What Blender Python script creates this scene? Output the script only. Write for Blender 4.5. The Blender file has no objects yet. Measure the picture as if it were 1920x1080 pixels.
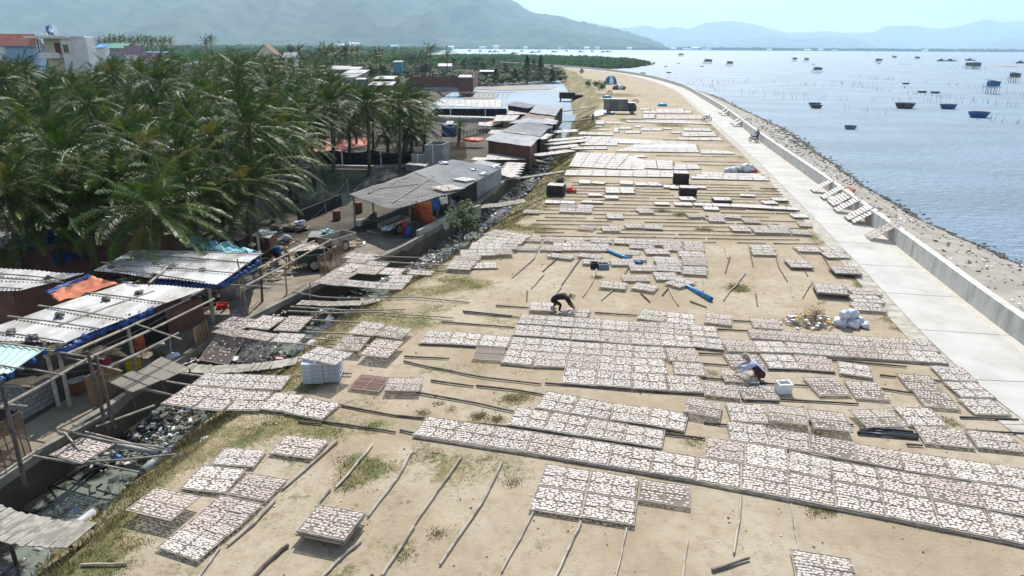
import bpy, math, random
from mathutils import Vector, Matrix, noise
random.seed(7)
R = math.radians
sc = bpy.context.scene
col = sc.collection
# ---------------------------------------------------------------- camera
F = 1300.0; H = 12.0; ROLL = R(0.35); PITCH = math.atan(452 / F)
cam_d = bpy.data.cameras.new('camera'); cam = bpy.data.objects.new('camera', cam_d); col.objects.link(cam)
cam_d.sensor_width = 36; cam_d.lens = 36 * F / 1920; cam_d.clip_start = 0.3; cam_d.clip_end = 40000
cam.matrix_world = Matrix.Translation((0, 0, H)) @ Matrix.Rotation(R(90) - PITCH, 4, 'X') @ Matrix.Rotation(ROLL, 4, 'Z')
sc.camera = cam
# ---------------------------------------------------------------- light
SUN_EL = R(50); SUN_AZ = R(5)
w = bpy.data.worlds.new('World'); sc.world = w; w.use_nodes = True
wn = w.node_tree; wn.nodes.clear()
sky = wn.nodes.new('ShaderNodeTexSky'); sky.sky_type = 'NISHITA'; sky.sun_disc = False
sky.sun_elevation = SUN_EL; sky.sun_rotation = SUN_AZ; sky.air_density = 1.0; sky.dust_density = 1.2; sky.ozone_density = 1.0
bg = wn.nodes.new('ShaderNodeBackground'); bg.inputs[1].default_value = 0.095
wo = wn.nodes.new('ShaderNodeOutputWorld')
tcw = wn.nodes.new('ShaderNodeTexCoord'); mpw = wn.nodes.new('ShaderNodeMapping'); mpw.inputs['Scale'].default_value = (1.0, 1.0, 7.0)
nzw = wn.nodes.new('ShaderNodeTexNoise'); nzw.inputs['Scale'].default_value = 2.6; nzw.inputs['Detail'].default_value = 7; nzw.inputs['Roughness'].default_value = 0.62
rmw = wn.nodes.new('ShaderNodeMapRange'); rmw.inputs[1].default_value = 0.40; rmw.inputs[2].default_value = 0.72; rmw.inputs[3].default_value = 0.35; rmw.inputs[4].default_value = 1.0
mxw = wn.nodes.new('ShaderNodeMixRGB'); mxw.inputs[2].default_value = (10.2, 10.4, 10.4, 1)
L = wn.links.new
L(tcw.outputs['Generated'], mpw.inputs[0]); L(mpw.outputs[0], nzw.inputs[0]); L(nzw.outputs[0], rmw.inputs[0]); 
sxw = wn.nodes.new('ShaderNodeSeparateXYZ'); L(tcw.outputs['Generated'], sxw.inputs[0])
elw = wn.nodes.new('ShaderNodeMapRange'); elw.inputs[1].default_value = 0.10; elw.inputs[2].default_value = 0.45; elw.inputs[3].default_value = 1.0; elw.inputs[4].default_value = 0.12; L(sxw.outputs[2], elw.inputs[0])
mlw = wn.nodes.new('ShaderNodeMath'); mlw.operation = 'MULTIPLY'; L(rmw.outputs[0], mlw.inputs[0]); L(elw.outputs[0], mlw.inputs[1])
L(mlw.outputs[0], mxw.inputs[0])
L(sky.outputs[0], mxw.inputs[1]); L(mxw.outputs[0], bg.inputs[0]); L(bg.outputs[0], wo.inputs[0])
S = Vector((math.sin(SUN_AZ) * math.cos(SUN_EL), math.cos(SUN_AZ) * math.cos(SUN_EL), math.sin(SUN_EL)))
sl = bpy.data.lights.new('sun', 'SUN'); sl.energy = 5.0; sl.angle = R(0.5); sl.color = (1.0, 0.955, 0.88)
so = bpy.data.objects.new('sun', sl); col.objects.link(so); so.rotation_euler = S.to_track_quat('Z', 'Y').to_euler()
sc.view_settings.view_transform = 'Standard'; sc.view_settings.look = 'None'; sc.view_settings.gamma = 1; sc.view_settings.exposure = 0.55
sc.cycles.max_bounces = 6; sc.cycles.transparent_max_bounces = 10; sc.cycles.volume_bounces = 2
sc.cycles.caustics_reflective = False; sc.cycles.caustics_refractive = False

# ---------------------------------------------------------------- helpers
def G(px, py, z=0.0):
    x = px - 960; y = py - 540
    c, s = math.cos(ROLL), math.sin(ROLL)
    x, y = x * c + y * s, -x * s + y * c
    dx = x / F; dy = -y / F
    cp, sp = math.cos(PITCH), math.sin(PITCH)
    t = (z - H) / (-sp + dy * cp)
    return Vector((dx * t, (cp + dy * sp) * t, z))
def ray(px, py, D):
    """point on the photo ray at ground distance y = D"""
    x = px - 960; y = py - 540
    c, s = math.cos(ROLL), math.sin(ROLL)
    x, y = x * c + y * s, -x * s + y * c
    dx = x / F; dy = -y / F
    cp, sp = math.cos(PITCH), math.sin(PITCH)
    t = D / (cp + dy * sp)
    return Vector((dx * t, D, H + (-sp + dy * cp) * t))
def proj(p):
    cp, sp = math.cos(PITCH), math.sin(PITCH)
    zz = p[2] - H; d = p[1] * cp - zz * sp; u = p[1] * sp + zz * cp
    if d <= 0.1: return (-9999, -9999)
    X = F * p[0] / d; Y = -F * u / d; c, s = math.cos(ROLL), math.sin(ROLL)
    return (960 + X * c - Y * s, 540 + X * s + Y * c)
def lerp(a, b, t): return a + (b - a) * t
def interp(tab, y):
    if y <= tab[0][0]: return tab[0][1]
    for (a, u), (b, v) in zip(tab, tab[1:]):
        if y <= b:
            return u + (v - u) * (y - a) / (b - a)
    return tab[-1][1]
def smooth(tab, w=2.5):
    return lambda y: (interp(tab, y - w * max(1, y / 30)) + 2 * interp(tab, y) + interp(tab, y + w * max(1, y / 30))) / 4
def rnd(a, b): return random.uniform(a, b)
def nz(x, y, z=0.0): return noise.noise(Vector((x, y, z)))

MATS = {}
def M(name, c, rough=0.85, c2=None, scale=3.0, lo=0.42, hi=0.58, bump=0.0, bscale=None, spec=0.3, metal=0.0, rand=0.0, trans=0.0, detail=5, coat=None, stretch=None):
    if name in MATS: return MATS[name]
    m = bpy.data.materials.new(name); m.use_nodes = True; MATS[name] = m
    t = m.node_tree; b = t.nodes['Principled BSDF']; l = t.links.new
    b.inputs['Roughness'].default_value = rough; b.inputs['Metallic'].default_value = metal
    b.inputs['Specular IOR Level'].default_value = spec
    b.inputs['Base Color'].default_value = (*c, 1)
    tc = t.nodes.new('ShaderNodeTexCoord'); src = tc.outputs['Object']
    if stretch:
        mp = t.nodes.new('ShaderNodeMapping'); mp.inputs['Scale'].default_value = stretch; l(src, mp.inputs[0]); src = mp.outputs[0]
    out = None
    if c2:
        n = t.nodes.new('ShaderNodeTexNoise'); n.inputs['Scale'].default_value = scale; n.inputs['Detail'].default_value = detail; n.inputs['Roughness'].default_value = 0.65
        l(src, n.inputs[0])
        r = t.nodes.new('ShaderNodeMapRange'); r.inputs[1].default_value = lo; r.inputs[2].default_value = hi; l(n.outputs[0], r.inputs[0])
        x = t.nodes.new('ShaderNodeMixRGB'); x.inputs[1].default_value = (*c, 1); x.inputs[2].default_value = (*c2, 1); l(r.outputs[0], x.inputs[0]); out = x.outputs[0]
    if rand:
        oi = t.nodes.new('ShaderNodeObjectInfo'); mr = t.nodes.new('ShaderNodeMapRange'); mr.inputs[3].default_value = 1 - rand; mr.inputs[4].default_value = 1 + rand
        l(oi.outputs['Random'], mr.inputs[0])
        v = t.nodes.new('ShaderNodeVectorMath'); v.operation = 'SCALE'
        if out: l(out, v.inputs[0])
        else: v.inputs[0].default_value = c
        l(mr.outputs[0], v.inputs['Scale']); out = v.outputs[0]
    if out: l(out, b.inputs['Base Color'])
    if bump:
        n2 = t.nodes.new('ShaderNodeTexNoise'); n2.inputs['Scale'].default_value = bscale or scale * 3; n2.inputs['Detail'].default_value = 6; l(src, n2.inputs[0])
        bp = t.nodes.new('ShaderNodeBump'); bp.inputs['Strength'].default_value = 0.6; bp.inputs['Distance'].default_value = bump; l(n2.outputs[0], bp.inputs['Height']); l(bp.outputs[0], b.inputs['Normal'])
    if trans:
        tr = t.nodes.new('ShaderNodeBsdfTranslucent'); mx = t.nodes.new('ShaderNodeMixShader'); mx.inputs[0].default_value = trans
        if out: l(out, tr.inputs[0])
        else: tr.inputs[0].default_value = (*c, 1)
        o = t.nodes['Material Output']; l(b.outputs[0], mx.inputs[1]); l(tr.outputs[0], mx.inputs[2]); l(mx.outputs[0], o.inputs[0])
    return m
def netmat(name, c, open_=0.45):
    m = bpy.data.materials.new(name); m.use_nodes = True; t = m.node_tree; b = t.nodes['Principled BSDF']
    b.inputs['Base Color'].default_value = (*c, 1); b.inputs['Roughness'].default_value = 0.8
    tr = t.nodes.new('ShaderNodeBsdfTransparent'); mx = t.nodes.new('ShaderNodeMixShader'); mx.inputs[0].default_value = open_
    t.links.new(b.outputs[0], mx.inputs[1]); t.links.new(tr.outputs[0], mx.inputs[2]); t.links.new(mx.outputs[0], t.nodes['Material Output'].inputs[0])
    return m

class MB:
    def __init__(s): s.v = []; s.f = []; s.m = []
    def add(s, vs, fs, mi=0):
        o = len(s.v); s.v += [tuple(v) for v in vs]
        for f in fs: s.f.append(tuple(o + i for i in f)); s.m.append(mi)
        return s
    def quad(s, a, b, c, d, mi=0): return s.add([a, b, c, d], [(0, 1, 2, 3)], mi)
    def box(s, c, d, rz=0.0, mi=0, rot=None, taper=1.0):
        x, y, z = d[0] / 2, d[1] / 2, d[2] / 2
        q = rot if rot is not None else Matrix.Rotation(rz, 3, 'Z')
        c = Vector(c); vs = []
        for k, (i, j, l) in enumerate([(-1, -1, -1), (1, -1, -1), (1, 1, -1), (-1, 1, -1), (-1, -1, 1), (1, -1, 1), (1, 1, 1), (-1, 1, 1)]):
            tt = taper if l > 0 else 1.0
            vs.append(c + q @ Vector((i * x * tt, j * y * tt, l * z)))
        return s.add(vs, [(0, 3, 2, 1), (4, 5, 6, 7), (0, 1, 5, 4), (1, 2, 6, 5), (2, 3, 7, 6), (3, 0, 4, 7)], mi)
    def tube(s, pts, r, n=6, r2=None, mi=0, caps=True):
        pts = [Vector(p) for p in pts]; r2 = r if r2 is None else r2; rings = []; vs = []
        for i, p in enumerate(pts):
            d = (pts[min(i + 1, len(pts) - 1)] - pts[max(i - 1, 0)])
            if d.length < 1e-6: d = Vector((0, 0, 1))
            d.normalize(); a = d.cross(Vector((0, 0, 1)))
            if a.length < 0.05: a = d.cross(Vector((0, 1, 0)))
            a.normalize(); b = d.cross(a); rr = lerp(r, r2, i / (len(pts) - 1))
            for k in range(n):
                t = 2 * math.pi * k / n; vs.append(p + a * math.cos(t) * rr + b * math.sin(t) * rr)
        fs = []
        for i in range(len(pts) - 1):
            for k in range(n): fs.append((i * n + k, i * n + (k + 1) % n, (i + 1) * n + (k + 1) % n, (i + 1) * n + k))
        if caps: fs += [tuple(range(n - 1, -1, -1)), tuple((len(pts) - 1) * n + k for k in range(n))]
        return s.add(vs, fs, mi)
    def prism(s, poly, z0, z1, mi=0):
        n = len(poly); a = sum(poly[i][0] * poly[(i + 1) % n][1] - poly[(i + 1) % n][0] * poly[i][1] for i in range(n))
        if a < 0: poly = poly[::-1]
        vs = [(p[0], p[1], z0) for p in poly] + [(p[0], p[1], z1) for p in poly]
        fs = [tuple(range(n - 1, -1, -1)), tuple(range(n, 2 * n))] + [(i, (i + 1) % n, n + (i + 1) % n, n + i) for i in range(n)]
        return s.add(vs, fs, mi)
    def lathe(s, prof, n, c=(0, 0, 0), sx=1, sy=1, mi=0):
        vs = [(c[0] + r * math.cos(2 * math.pi * k / n) * sx, c[1] + r * math.sin(2 * math.pi * k / n) * sy, c[2] + z) for r, z in prof for k in range(n)]
        fs = [(i * n + k, i * n + (k + 1) % n, (i + 1) * n + (k + 1) % n, (i + 1) * n + k) for i in range(len(prof) - 1) for k in range(n)]
        return s.add(vs, fs, mi)
    def blob(s, c, r, seed=0, n=9, m=6, amp=0.25, sq=(1, 1, 1), mi=0):
        vs = []
        for i in range(m + 1):
            th = math.pi * i / m
            for k in range(n):
                ph = 2 * math.pi * k / n; d = Vector((math.sin(th) * math.cos(ph), math.sin(th) * math.sin(ph), math.cos(th)))
                q = r * (1 + amp * noise.noise(d * 1.7 + Vector((seed * 3.1, seed, 0))) * 2)
                vs.append((c[0] + d.x * q * sq[0], c[1] + d.y * q * sq[1], c[2] + d.z * q * sq[2]))
        return s.add(vs, [(i * n + k, (i + 1) * n + k, (i + 1) * n + (k + 1) % n, i * n + (k + 1) % n) for i in range(m) for k in range(n)], mi)
    def grid(s, fn, nu, nv, mi=0):
        vs = [fn(i / nu, j / nv) for j in range(nv + 1) for i in range(nu + 1)]
        return s.add(vs, [(j * (nu + 1) + i, j * (nu + 1) + i + 1, (j + 1) * (nu + 1) + i + 1, (j + 1) * (nu + 1) + i) for j in range(nv) for i in range(nu)], mi)
    def mesh(s, name, mats, off=(0, 0, 0), sm=False):
        me = bpy.data.meshes.new(name)
        if off != (0, 0, 0): me.from_pydata([(a - off[0], b - off[1], c - off[2]) for a, b, c in s.v], [], s.f)
        else: me.from_pydata(s.v, [], s.f)
        for m in (mats if isinstance(mats, (list, tuple)) else [mats]): me.materials.append(m)
        if any(s.m): me.polygons.foreach_set('material_index', s.m)
        if sm: me.polygons.foreach_set('use_smooth', [True] * len(s.f))
        me.update(); return me
    def build(s, name, mats, parent=None, sm=False, label=None, cat=None, group=None, kind=None, origin=True):
        if parent is not None:
            off = tuple(WL[parent]); o = bpy.data.objects.new(name, s.mesh(name, mats, off, sm)); col.objects.link(o); o.parent = parent
            WL[o] = WL[parent]
        else:
            if origin and s.v:
                xs = [v[0] for v in s.v]; ys = [v[1] for v in s.v]; off = ((min(xs) + max(xs)) / 2, (min(ys) + max(ys)) / 2, min(v[2] for v in s.v))
            else: off = (0, 0, 0)
            o = bpy.data.objects.new(name, s.mesh(name, mats, off, sm)); col.objects.link(o); o.location = off; WL[o] = Vector(off)
        if label: o['label'] = label
        if cat: o['category'] = cat
        if group: o['group'] = group
        if kind: o['kind'] = kind
        return o
WL = {}     # world location each object's mesh is relative to
def E(name, loc, label, cat, group=None, rz=0.0):
    o = bpy.data.objects.new(name, None); col.objects.link(o); o.location = loc; o['label'] = label; o['category'] = cat
    o.empty_display_size = 0.3
    if group: o['group'] = group
    o.rotation_euler = (0, 0, rz); WL[o] = Vector(loc); return o
def L0(name, label, cat, group=None):   # a thing whose parts are modelled about (0,0,0) and then placed
    return E(name, (0, 0, 0), label, cat, group)
def dup(root, loc=None, rz=None, scale=None, label=None, mat=None):
    r = root.copy(); col.objects.link(r)
    if mat is not None: r.matrix_world = mat
    else:
        r.location = loc if loc is not None else root.location
        if rz is not None: r.rotation_euler = (0, 0, rz)
        if scale is not None: r.scale = (scale, scale, scale)
    if label: r['label'] = label
    def rec(src, dst):
        for ch in KIDS.get(src.name, ()):
            c = ch.copy(); col.objects.link(c); c.parent = dst; rec(ch, c)
    rec(root, r); return r
KIDS = {}
def reg(root):
    """remember a thing's parts so dup() can copy them"""
    for o in list(col.objects):
        if o.parent is not None: KIDS.setdefault(o.parent.name, [])
    KIDS[root.name] = [o for o in col.objects if o.parent == root]
    for k in KIDS[root.name]: KIDS[k.name] = [o for o in col.objects if o.parent == k]
    return root

# ---------------------------------------------------------------- materials
m_bamboo = M('bamboo', (0.38, 0.34, 0.29), 0.75, (0.24, 0.21, 0.17), 2.5, rand=0.2)
m_bamboo_d = M('weathered_bamboo', (0.13, 0.11, 0.10), 0.8, (0.06, 0.05, 0.045), 3, rand=0.25)
m_wood = M('old_wood', (0.24, 0.20, 0.15), 0.85, (0.12, 0.10, 0.08), 4, bump=0.004)
m_plank = M('grey_plank', (0.36, 0.34, 0.29), 0.85, (0.22, 0.20, 0.17), 3, rand=0.1)
m_conc = M('concrete', (0.44, 0.43, 0.40), 0.85, (0.30, 0.29, 0.27), 1.2, bump=0.004)
m_conc_d = M('mouldy_concrete', (0.16, 0.155, 0.14), 0.9, (0.07, 0.07, 0.06), 1.1, bump=0.006)
m_cement = M('cement_render', (0.30, 0.31, 0.32), 0.85, (0.22, 0.23, 0.24), 0.9, bump=0.003)
m_black = M('black_net_cloth', (0.012, 0.013, 0.018), 0.8, (0.03, 0.03, 0.035), 4)
m_dark = M('dark_interior', (0.03, 0.028, 0.026), 0.9)  # near-black on shed walls paints in the shade of open interiors; also eyes, mouth
m_blue = M('blue_tarp', (0.03, 0.09, 0.30), 0.5, (0.02, 0.05, 0.16), 3, bump=0.02, bscale=5)
m_orange = M('orange_tarp', (0.50, 0.15, 0.07), 0.6, (0.34, 0.09, 0.045), 2, bump=0.02, bscale=4)
m_cyan = M('pale_cyan_tarp', (0.30, 0.55, 0.60), 0.4, (0.18, 0.42, 0.48), 2, bump=0.03, bscale=3)
m_bluep = M('blue_paint', (0.03, 0.16, 0.36), 0.5, (0.02, 0.09, 0.22), 5)
m_lbluep = M('pale_blue_paint', (0.10, 0.28, 0.40), 0.5, (0.07, 0.2, 0.3), 5)
m_white = M('white_paint', (0.74, 0.75, 0.75), 0.7, (0.66, 0.67, 0.68), 0.5)
m_foam = M('white_foam', (0.80, 0.82, 0.84), 0.6, (0.65, 0.68, 0.7), 6)
m_metal = M('grey_metal', (0.35, 0.36, 0.37), 0.4, metal=0.6)
m_rust = M('rusty_metal', (0.22, 0.09, 0.05), 0.8, (0.12, 0.05, 0.03), 8)
m_rubber = M('black_rubber', (0.02, 0.02, 0.02), 0.8)
m_red = M('red_plastic', (0.5, 0.03, 0.03), 0.45)
m_yellow = M('yellow_plastic', (0.65, 0.42, 0.03), 0.45)
m_plbag = M('white_plastic_sack', (0.66, 0.68, 0.74), 0.45, (0.52, 0.54, 0.60), 5, bump=0.03, bscale=9)
def corr(name, c, c2, rough=0.5, metal=0.0, sc_=0.7, lo=0.45, hi=0.65): return M(name, c, rough, c2, sc_, lo, hi, metal=metal, spec=0.4)
m_roofw = M('white_fibre_roof', (0.42, 0.43, 0.43), 0.55, (0.19, 0.175, 0.16), 0.9, 0.44, 0.62, stretch=(1, .45, 1), detail=8)
m_roofg = corr('grey_fibre_roof', (0.20, 0.205, 0.21), (0.12, 0.12, 0.12))
m_roofd = M('dark_roof', (0.17, 0.17, 0.17), 0.7, (0.03, 0.03, 0.03), 3.0, 0.42, 0.60, bump=0.03, stretch=(0.35, 2.2, 1))
m_roofl = corr('light_grey_roof', (0.33, 0.335, 0.34), (0.20, 0.20, 0.20))
m_mint = corr('mint_roof', (0.36, 0.52, 0.48), (0.30, 0.44, 0.41), 0.35)
m_rustroof = corr('rusty_roof', (0.24, 0.17, 0.13), (0.10, 0.07, 0.055), 0.8)
m_roofr = corr('red_tile_roof', (0.34, 0.11, 0.09), (0.22, 0.08, 0.07), 0.7)
m_roofb = corr('blue_sheet_roof', (0.08, 0.28, 0.55), (0.05, 0.2, 0.42), 0.5)
def brickmat(name, c1, c2, mort, s=1.0):
    m = bpy.data.materials.new(name); m.use_nodes = True; t = m.node_tree; b = t.nodes['Principled BSDF']; l = t.links.new
    tc = t.nodes.new('ShaderNodeTexCoord'); sx = t.nodes.new('ShaderNodeSeparateXYZ'); l(tc.outputs['Object'], sx.inputs[0])
    ad = t.nodes.new('ShaderNodeMath'); ad.operation = 'ADD'; l(sx.outputs[0], ad.inputs[0]); l(sx.outputs[1], ad.inputs[1])
    cx = t.nodes.new('ShaderNodeCombineXYZ'); l(ad.outputs[0], cx.inputs[0]); l(sx.outputs[2], cx.inputs[1])
    br = t.nodes.new('ShaderNodeTexBrick'); br.inputs['Color1'].default_value = (*c1, 1); br.inputs['Color2'].default_value = (*c2, 1); br.inputs['Mortar'].default_value = (*mort, 1)
    br.inputs['Scale'].default_value = 1.0; br.inputs['Brick Width'].default_value = 0.24 * s; br.inputs['Row Height'].default_value = 0.11 * s; br.inputs['Mortar Size'].default_value = 0.012 * s
    l(cx.outputs[0], br.inputs['Vector'])
    n = t.nodes.new('ShaderNodeTexNoise'); n.inputs['Scale'].default_value = 1.6; n.inputs['Detail'].default_value = 5; l(tc.outputs['Object'], n.inputs[0])
    mx = t.nodes.new('ShaderNodeMixRGB'); mx.blend_type = 'MULTIPLY'; mx.inputs[0].default_value = 0.7; l(br.outputs[0], mx.inputs[1]); l(n.outputs[0], mx.inputs[2])
    l(mx.outputs[0], b.inputs['Base Color']); b.inputs['Roughness'].default_value = 0.9; return m
m_brick = brickmat('red_brick', (0.30, 0.12, 0.08), (0.22, 0.09, 0.065), (0.16, 0.14, 0.12))
m_block = brickmat('concrete_block', (0.42, 0.43, 0.42), (0.33, 0.34, 0.34), (0.16, 0.16, 0.15), 1.7)
m_trunk = M('palm_bark', (0.16, 0.13, 0.10), 0.9, (0.08, 0.065, 0.05), 6, stretch=(1, 1, 4))
m_leafs = [M('palm_leaf', (0.014, 0.048, 0.006), 0.42, (0.062, 0.105, 0.010), 0.8, spec=0.2, rand=0.35, trans=0.32),
           M('yellowing_palm_leaf', (0.11, 0.13, 0.02), 0.4, (0.17, 0.15, 0.03), 1.5, spec=0.5, trans=0.28)]
m_rachis = M('palm_rib', (0.13, 0.14, 0.04), 0.5)
m_bush = M('bush_leaf', (0.05, 0.10, 0.02), 0.5, (0.10, 0.16, 0.03), 2, trans=0.25, rand=0.2)
m_fir = M('casuarina_leaf', (0.035, 0.055, 0.025), 0.7, (0.055, 0.075, 0.03), 1, rand=0.15)
m_grass = M('grass_blade', (0.10, 0.12, 0.035), 0.85, (0.29, 0.23, 0.12), 0.45, 0.38, 0.58, trans=0.25)
m_mang = M('mangrove_leaf', (0.035, 0.085, 0.022), 0.9, (0.06, 0.12, 0.03), 0.05, spec=0.05, trans=0.3)
m_skin = M('skin', (0.36, 0.20, 0.13), 0.6)

# ---------------------------------------------------------------- profile lines of the site: x as a function of y
embTop = smooth([(6, -11.2), (13.7, -10.4), (18, -10.2), (20.6, -9.3), (24.8, -8.4), (31.6, -6.8), (37.2, -4.3), (43.4, -2.1), (50.2, 1.0), (66.8, 5.1), (78.6, 7.2), (100, 10.8), (124, 14.3), (156, 18.5), (250, 26), (336, 29), (410, 30), (470, 20), (540, -4), (620, -40)])
foot = smooth([(6, -14.4), (16, -13.4), (21.8, -12.7), (26, -11.9), (31.9, -10.4), (35.6, -9.1), (44.5, -5.0), (53, -2.5), (73, 2.2), (96, 6.1), (156, 13.3), (250, 19), (327, 21), (410, 19), (470, 8), (540, -14), (620, -50)])
canL = smooth([(6, -17), (17.4, -15.6), (20.5, -15.2), (22.7, -14.6), (26, -14.1), (28.6, -13.6), (31.8, -12.6), (35.6, -11.2), (41.2, -8.3), (44.9, -6.9), (51.6, -4.8), (64, -1.5), (83.6, 2.0), (114, 5.8), (142, 9.0), (150, 10.0)])
roadL = smooth([(6, 17.4), (14, 16.8), (20.2, 16.6), (23, 16.7), (27.8, 17.3), (35.3, 18.8), (49, 21.4), (71, 25.4), (89.6, 28.5), (107, 31.2), (150.7, 38.4), (208.8, 47.4), (267, 52.4), (330, 53.2), (380, 48.5), (430, 38), (480, 22), (540, 0), (620, -35)])
wallB = smooth([(6, 21.4), (20, 20.9), (29.4, 22.2), (44.6, 25.0), (63.5, 28.4), (95, 33.4), (144.5, 42.3), (229, 54.4), (290, 57.8), (340, 57.4), (398, 50.5), (430, 43.5), (480, 27), (540, 5), (620, -30)])
shore = smooth([(6, 30), (30, 34.3), (46, 35.3), (51.5, 34.8), (61, 35.6), (77, 37.9), (99, 43), (134, 50.3), (161, 53.5), (231, 63), (290, 64.5), (340, 63), (398, 55.0), (430, 48), (480, 31), (540, 9), (620, -26)])
landR = lambda y: interp([(0, -15), (150, 10), (151, -24), (326, -20), (334, 15), (470, 2), (620, -50), (900, -120), (3200, -300), (5200, -520)], y) if y > 150 else canL(y)
def stations(y0, y1, k=0.02, mn=0.5):
    out = [y0]
    while out[-1] < y1: out.append(out[-1] + max(mn, out[-1] * k))
    return out
WZ = -2.2      # water level
LZ = -0.8      # level of the village ground
YS = stations(6, 600)

# sea, one sheet to the horizon
def water_mat(name, c, rough, wscale, bump, c2=None, streak=None):
    m = bpy.data.materials.new(name); m.use_nodes = True; t = m.node_tree; b = t.nodes['Principled BSDF']; l = t.links.new
    b.inputs['Base Color'].default_value = (*c, 1); b.inputs['Roughness'].default_value = rough; b.inputs['IOR'].default_value = 1.45
    ge = t.nodes.new('ShaderNodeNewGeometry'); mp = t.nodes.new('ShaderNodeMapping'); mp.inputs['Scale'].default_value = (0.8, 1.5, 1); mp.inputs['Rotation'].default_value = (0, 0, R(-12)); l(ge.outputs['Position'], mp.inputs[0])
    n1 = t.nodes.new('ShaderNodeTexNoise'); n1.inputs['Scale'].default_value = wscale; n1.inputs['Detail'].default_value = 7; n1.inputs['Roughness'].default_value = 0.62; n1.inputs['Distortion'].default_value = 0.4; l(mp.outputs[0], n1.inputs[0])
    bp = t.nodes.new('ShaderNodeBump'); bp.inputs['Strength'].default_value = 1.0; bp.inputs['Distance'].default_value = bump; l(n1.outputs[0], bp.inputs['Height']); l(bp.outputs[0], b.inputs['Normal'])
    n2 = t.nodes.new('ShaderNodeTexNoise'); n2.inputs['Scale'].default_value = 0.05; n2.inputs['Detail'].default_value = 5; l(mp.outputs[0], n2.inputs[0])
    r = t.nodes.new('ShaderNodeMapRange'); r.inputs[1].default_value = 0.4; r.inputs[2].default_value = 0.62; l(n2.outputs[0], r.inputs[0])
    x = t.nodes.new('ShaderNodeMixRGB'); x.inputs[1].default_value = (*c, 1); x.inputs[2].default_value = (*(c2 or [k * 0.8 for k in c]), 1); l(r.outputs[0], x.inputs[0]); l(x.outputs[0], b.inputs['Base Color'])
    return m
m_sea = water_mat('sea_water', (0.165, 0.255, 0.345), 0.55, 1.1, 0.7)
mb = MB(); mb.quad((-30000, -200, WZ), (30000, -200, WZ), (30000, 30000, WZ), (-30000, 30000, WZ))
mb.build('sea', m_sea, kind='structure', origin=False)

# village ground on the left
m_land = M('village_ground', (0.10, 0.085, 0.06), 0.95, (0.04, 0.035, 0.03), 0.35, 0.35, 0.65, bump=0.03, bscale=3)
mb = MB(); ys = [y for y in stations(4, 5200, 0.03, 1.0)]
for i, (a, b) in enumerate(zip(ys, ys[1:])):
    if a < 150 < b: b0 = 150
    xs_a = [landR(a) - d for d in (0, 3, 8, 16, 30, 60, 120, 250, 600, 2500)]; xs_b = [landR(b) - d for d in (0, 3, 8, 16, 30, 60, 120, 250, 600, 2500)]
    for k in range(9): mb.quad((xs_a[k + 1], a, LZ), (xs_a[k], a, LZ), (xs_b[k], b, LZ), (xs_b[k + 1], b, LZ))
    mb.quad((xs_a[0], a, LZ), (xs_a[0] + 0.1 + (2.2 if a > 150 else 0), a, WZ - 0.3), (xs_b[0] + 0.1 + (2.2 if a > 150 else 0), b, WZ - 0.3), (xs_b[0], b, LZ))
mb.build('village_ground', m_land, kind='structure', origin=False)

# dirty canal water
m_canal = M('canal_water', (0.014, 0.015, 0.014), 0.12, (0.17, 0.19, 0.16), 0.5, 0.46, 0.54, bump=0.01, bscale=8, spec=0.6, detail=8)
mb = MB(); ys = stations(6, 152, 0.02, 1)
for a, b in zip(ys, ys[1:]): mb.quad((canL(a) - 0.6, a, -1.78), (foot(a) + 0.9, a, -1.78), (foot(b) + 0.9, b, -1.78), (canL(b) - 0.6, b, -1.78))
mb.build('canal', m_canal, kind='structure', origin=False)
m_mud = M('mud_flat', (0.09, 0.075, 0.06), 0.55, (0.15, 0.13, 0.11), 0.2)
mb = MB()
for poly in ([(870, 160), (960, 158), (1045, 163), (1030, 168), (940, 170), (890, 168)], [(868, 176), (900, 172), (935, 178), (925, 186), (870, 186)]):
    P = [G(px, py, WZ) for px, py in poly]; mb.prism([(p.x, p.y) for p in P], WZ - 0.3, WZ + 0.12)
mb.build('mud_flat', m_mud, kind='structure', origin=False)

# embankment: slope and flat top
PATCH = []
for px, py, r in [(760, 600, 2.2), (810, 575, 1.5), (700, 640, 1.4), (590, 720, 0.9), (560, 800, 2.0), (620, 800, 1.5), (480, 800, 1.6), (180, 1050, 1.5), (90, 1060, 1.6), (240, 1020, 0.8), (400, 850, 1.2), (790, 845, 0.9), (880, 880, 1.3), (920, 862, 0.6), (665, 870, 0.8), (655, 905, 0.7), (960, 745, 0.55), (985, 748, 0.55), (845, 768, 0.28), (898, 780, 0.25), (795, 775, 0.22), (930, 786, 0.2), (825, 757, 0.22), (815, 1000, 0.22), (1528, 962, 0.3), (1555, 958, 0.2), (960, 905, 0.3),
                  (1555, 455, 0.5), (1605, 520, 0.6), (1620, 535, 0.6), (1680, 600, 1.0), (1690, 620, 0.6), (1780, 790, 0.6), (1370, 245, 2.4), (1385, 262, 2.0), (1460, 355, 1.2), (1480, 375, 0.9), (1430, 320, 1.4), (1240, 395, 0.8), (1275, 402, 0.8), (870, 530, 1.5), (830, 545, 1.3), (1000, 430, 1.5), (960, 425, 1.6), (1140, 300, 3), (1100, 215, 5), (1130, 190, 7), (1090, 235, 5), (1155, 178, 8), (1320, 430, 0.7), (1380, 540, 0.8), (1530, 815, 0.4), (1300, 830, 0.6), (1330, 700, 0.5), (700, 880, 1.2), (760, 1040, 0.5), (700, 800, 0.8), (1120, 520, 0.3), (1190, 225, 3.5), (1260, 235, 3)]:
    p = G(px, py); PATCH.append((p.x, p.y, r))
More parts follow.
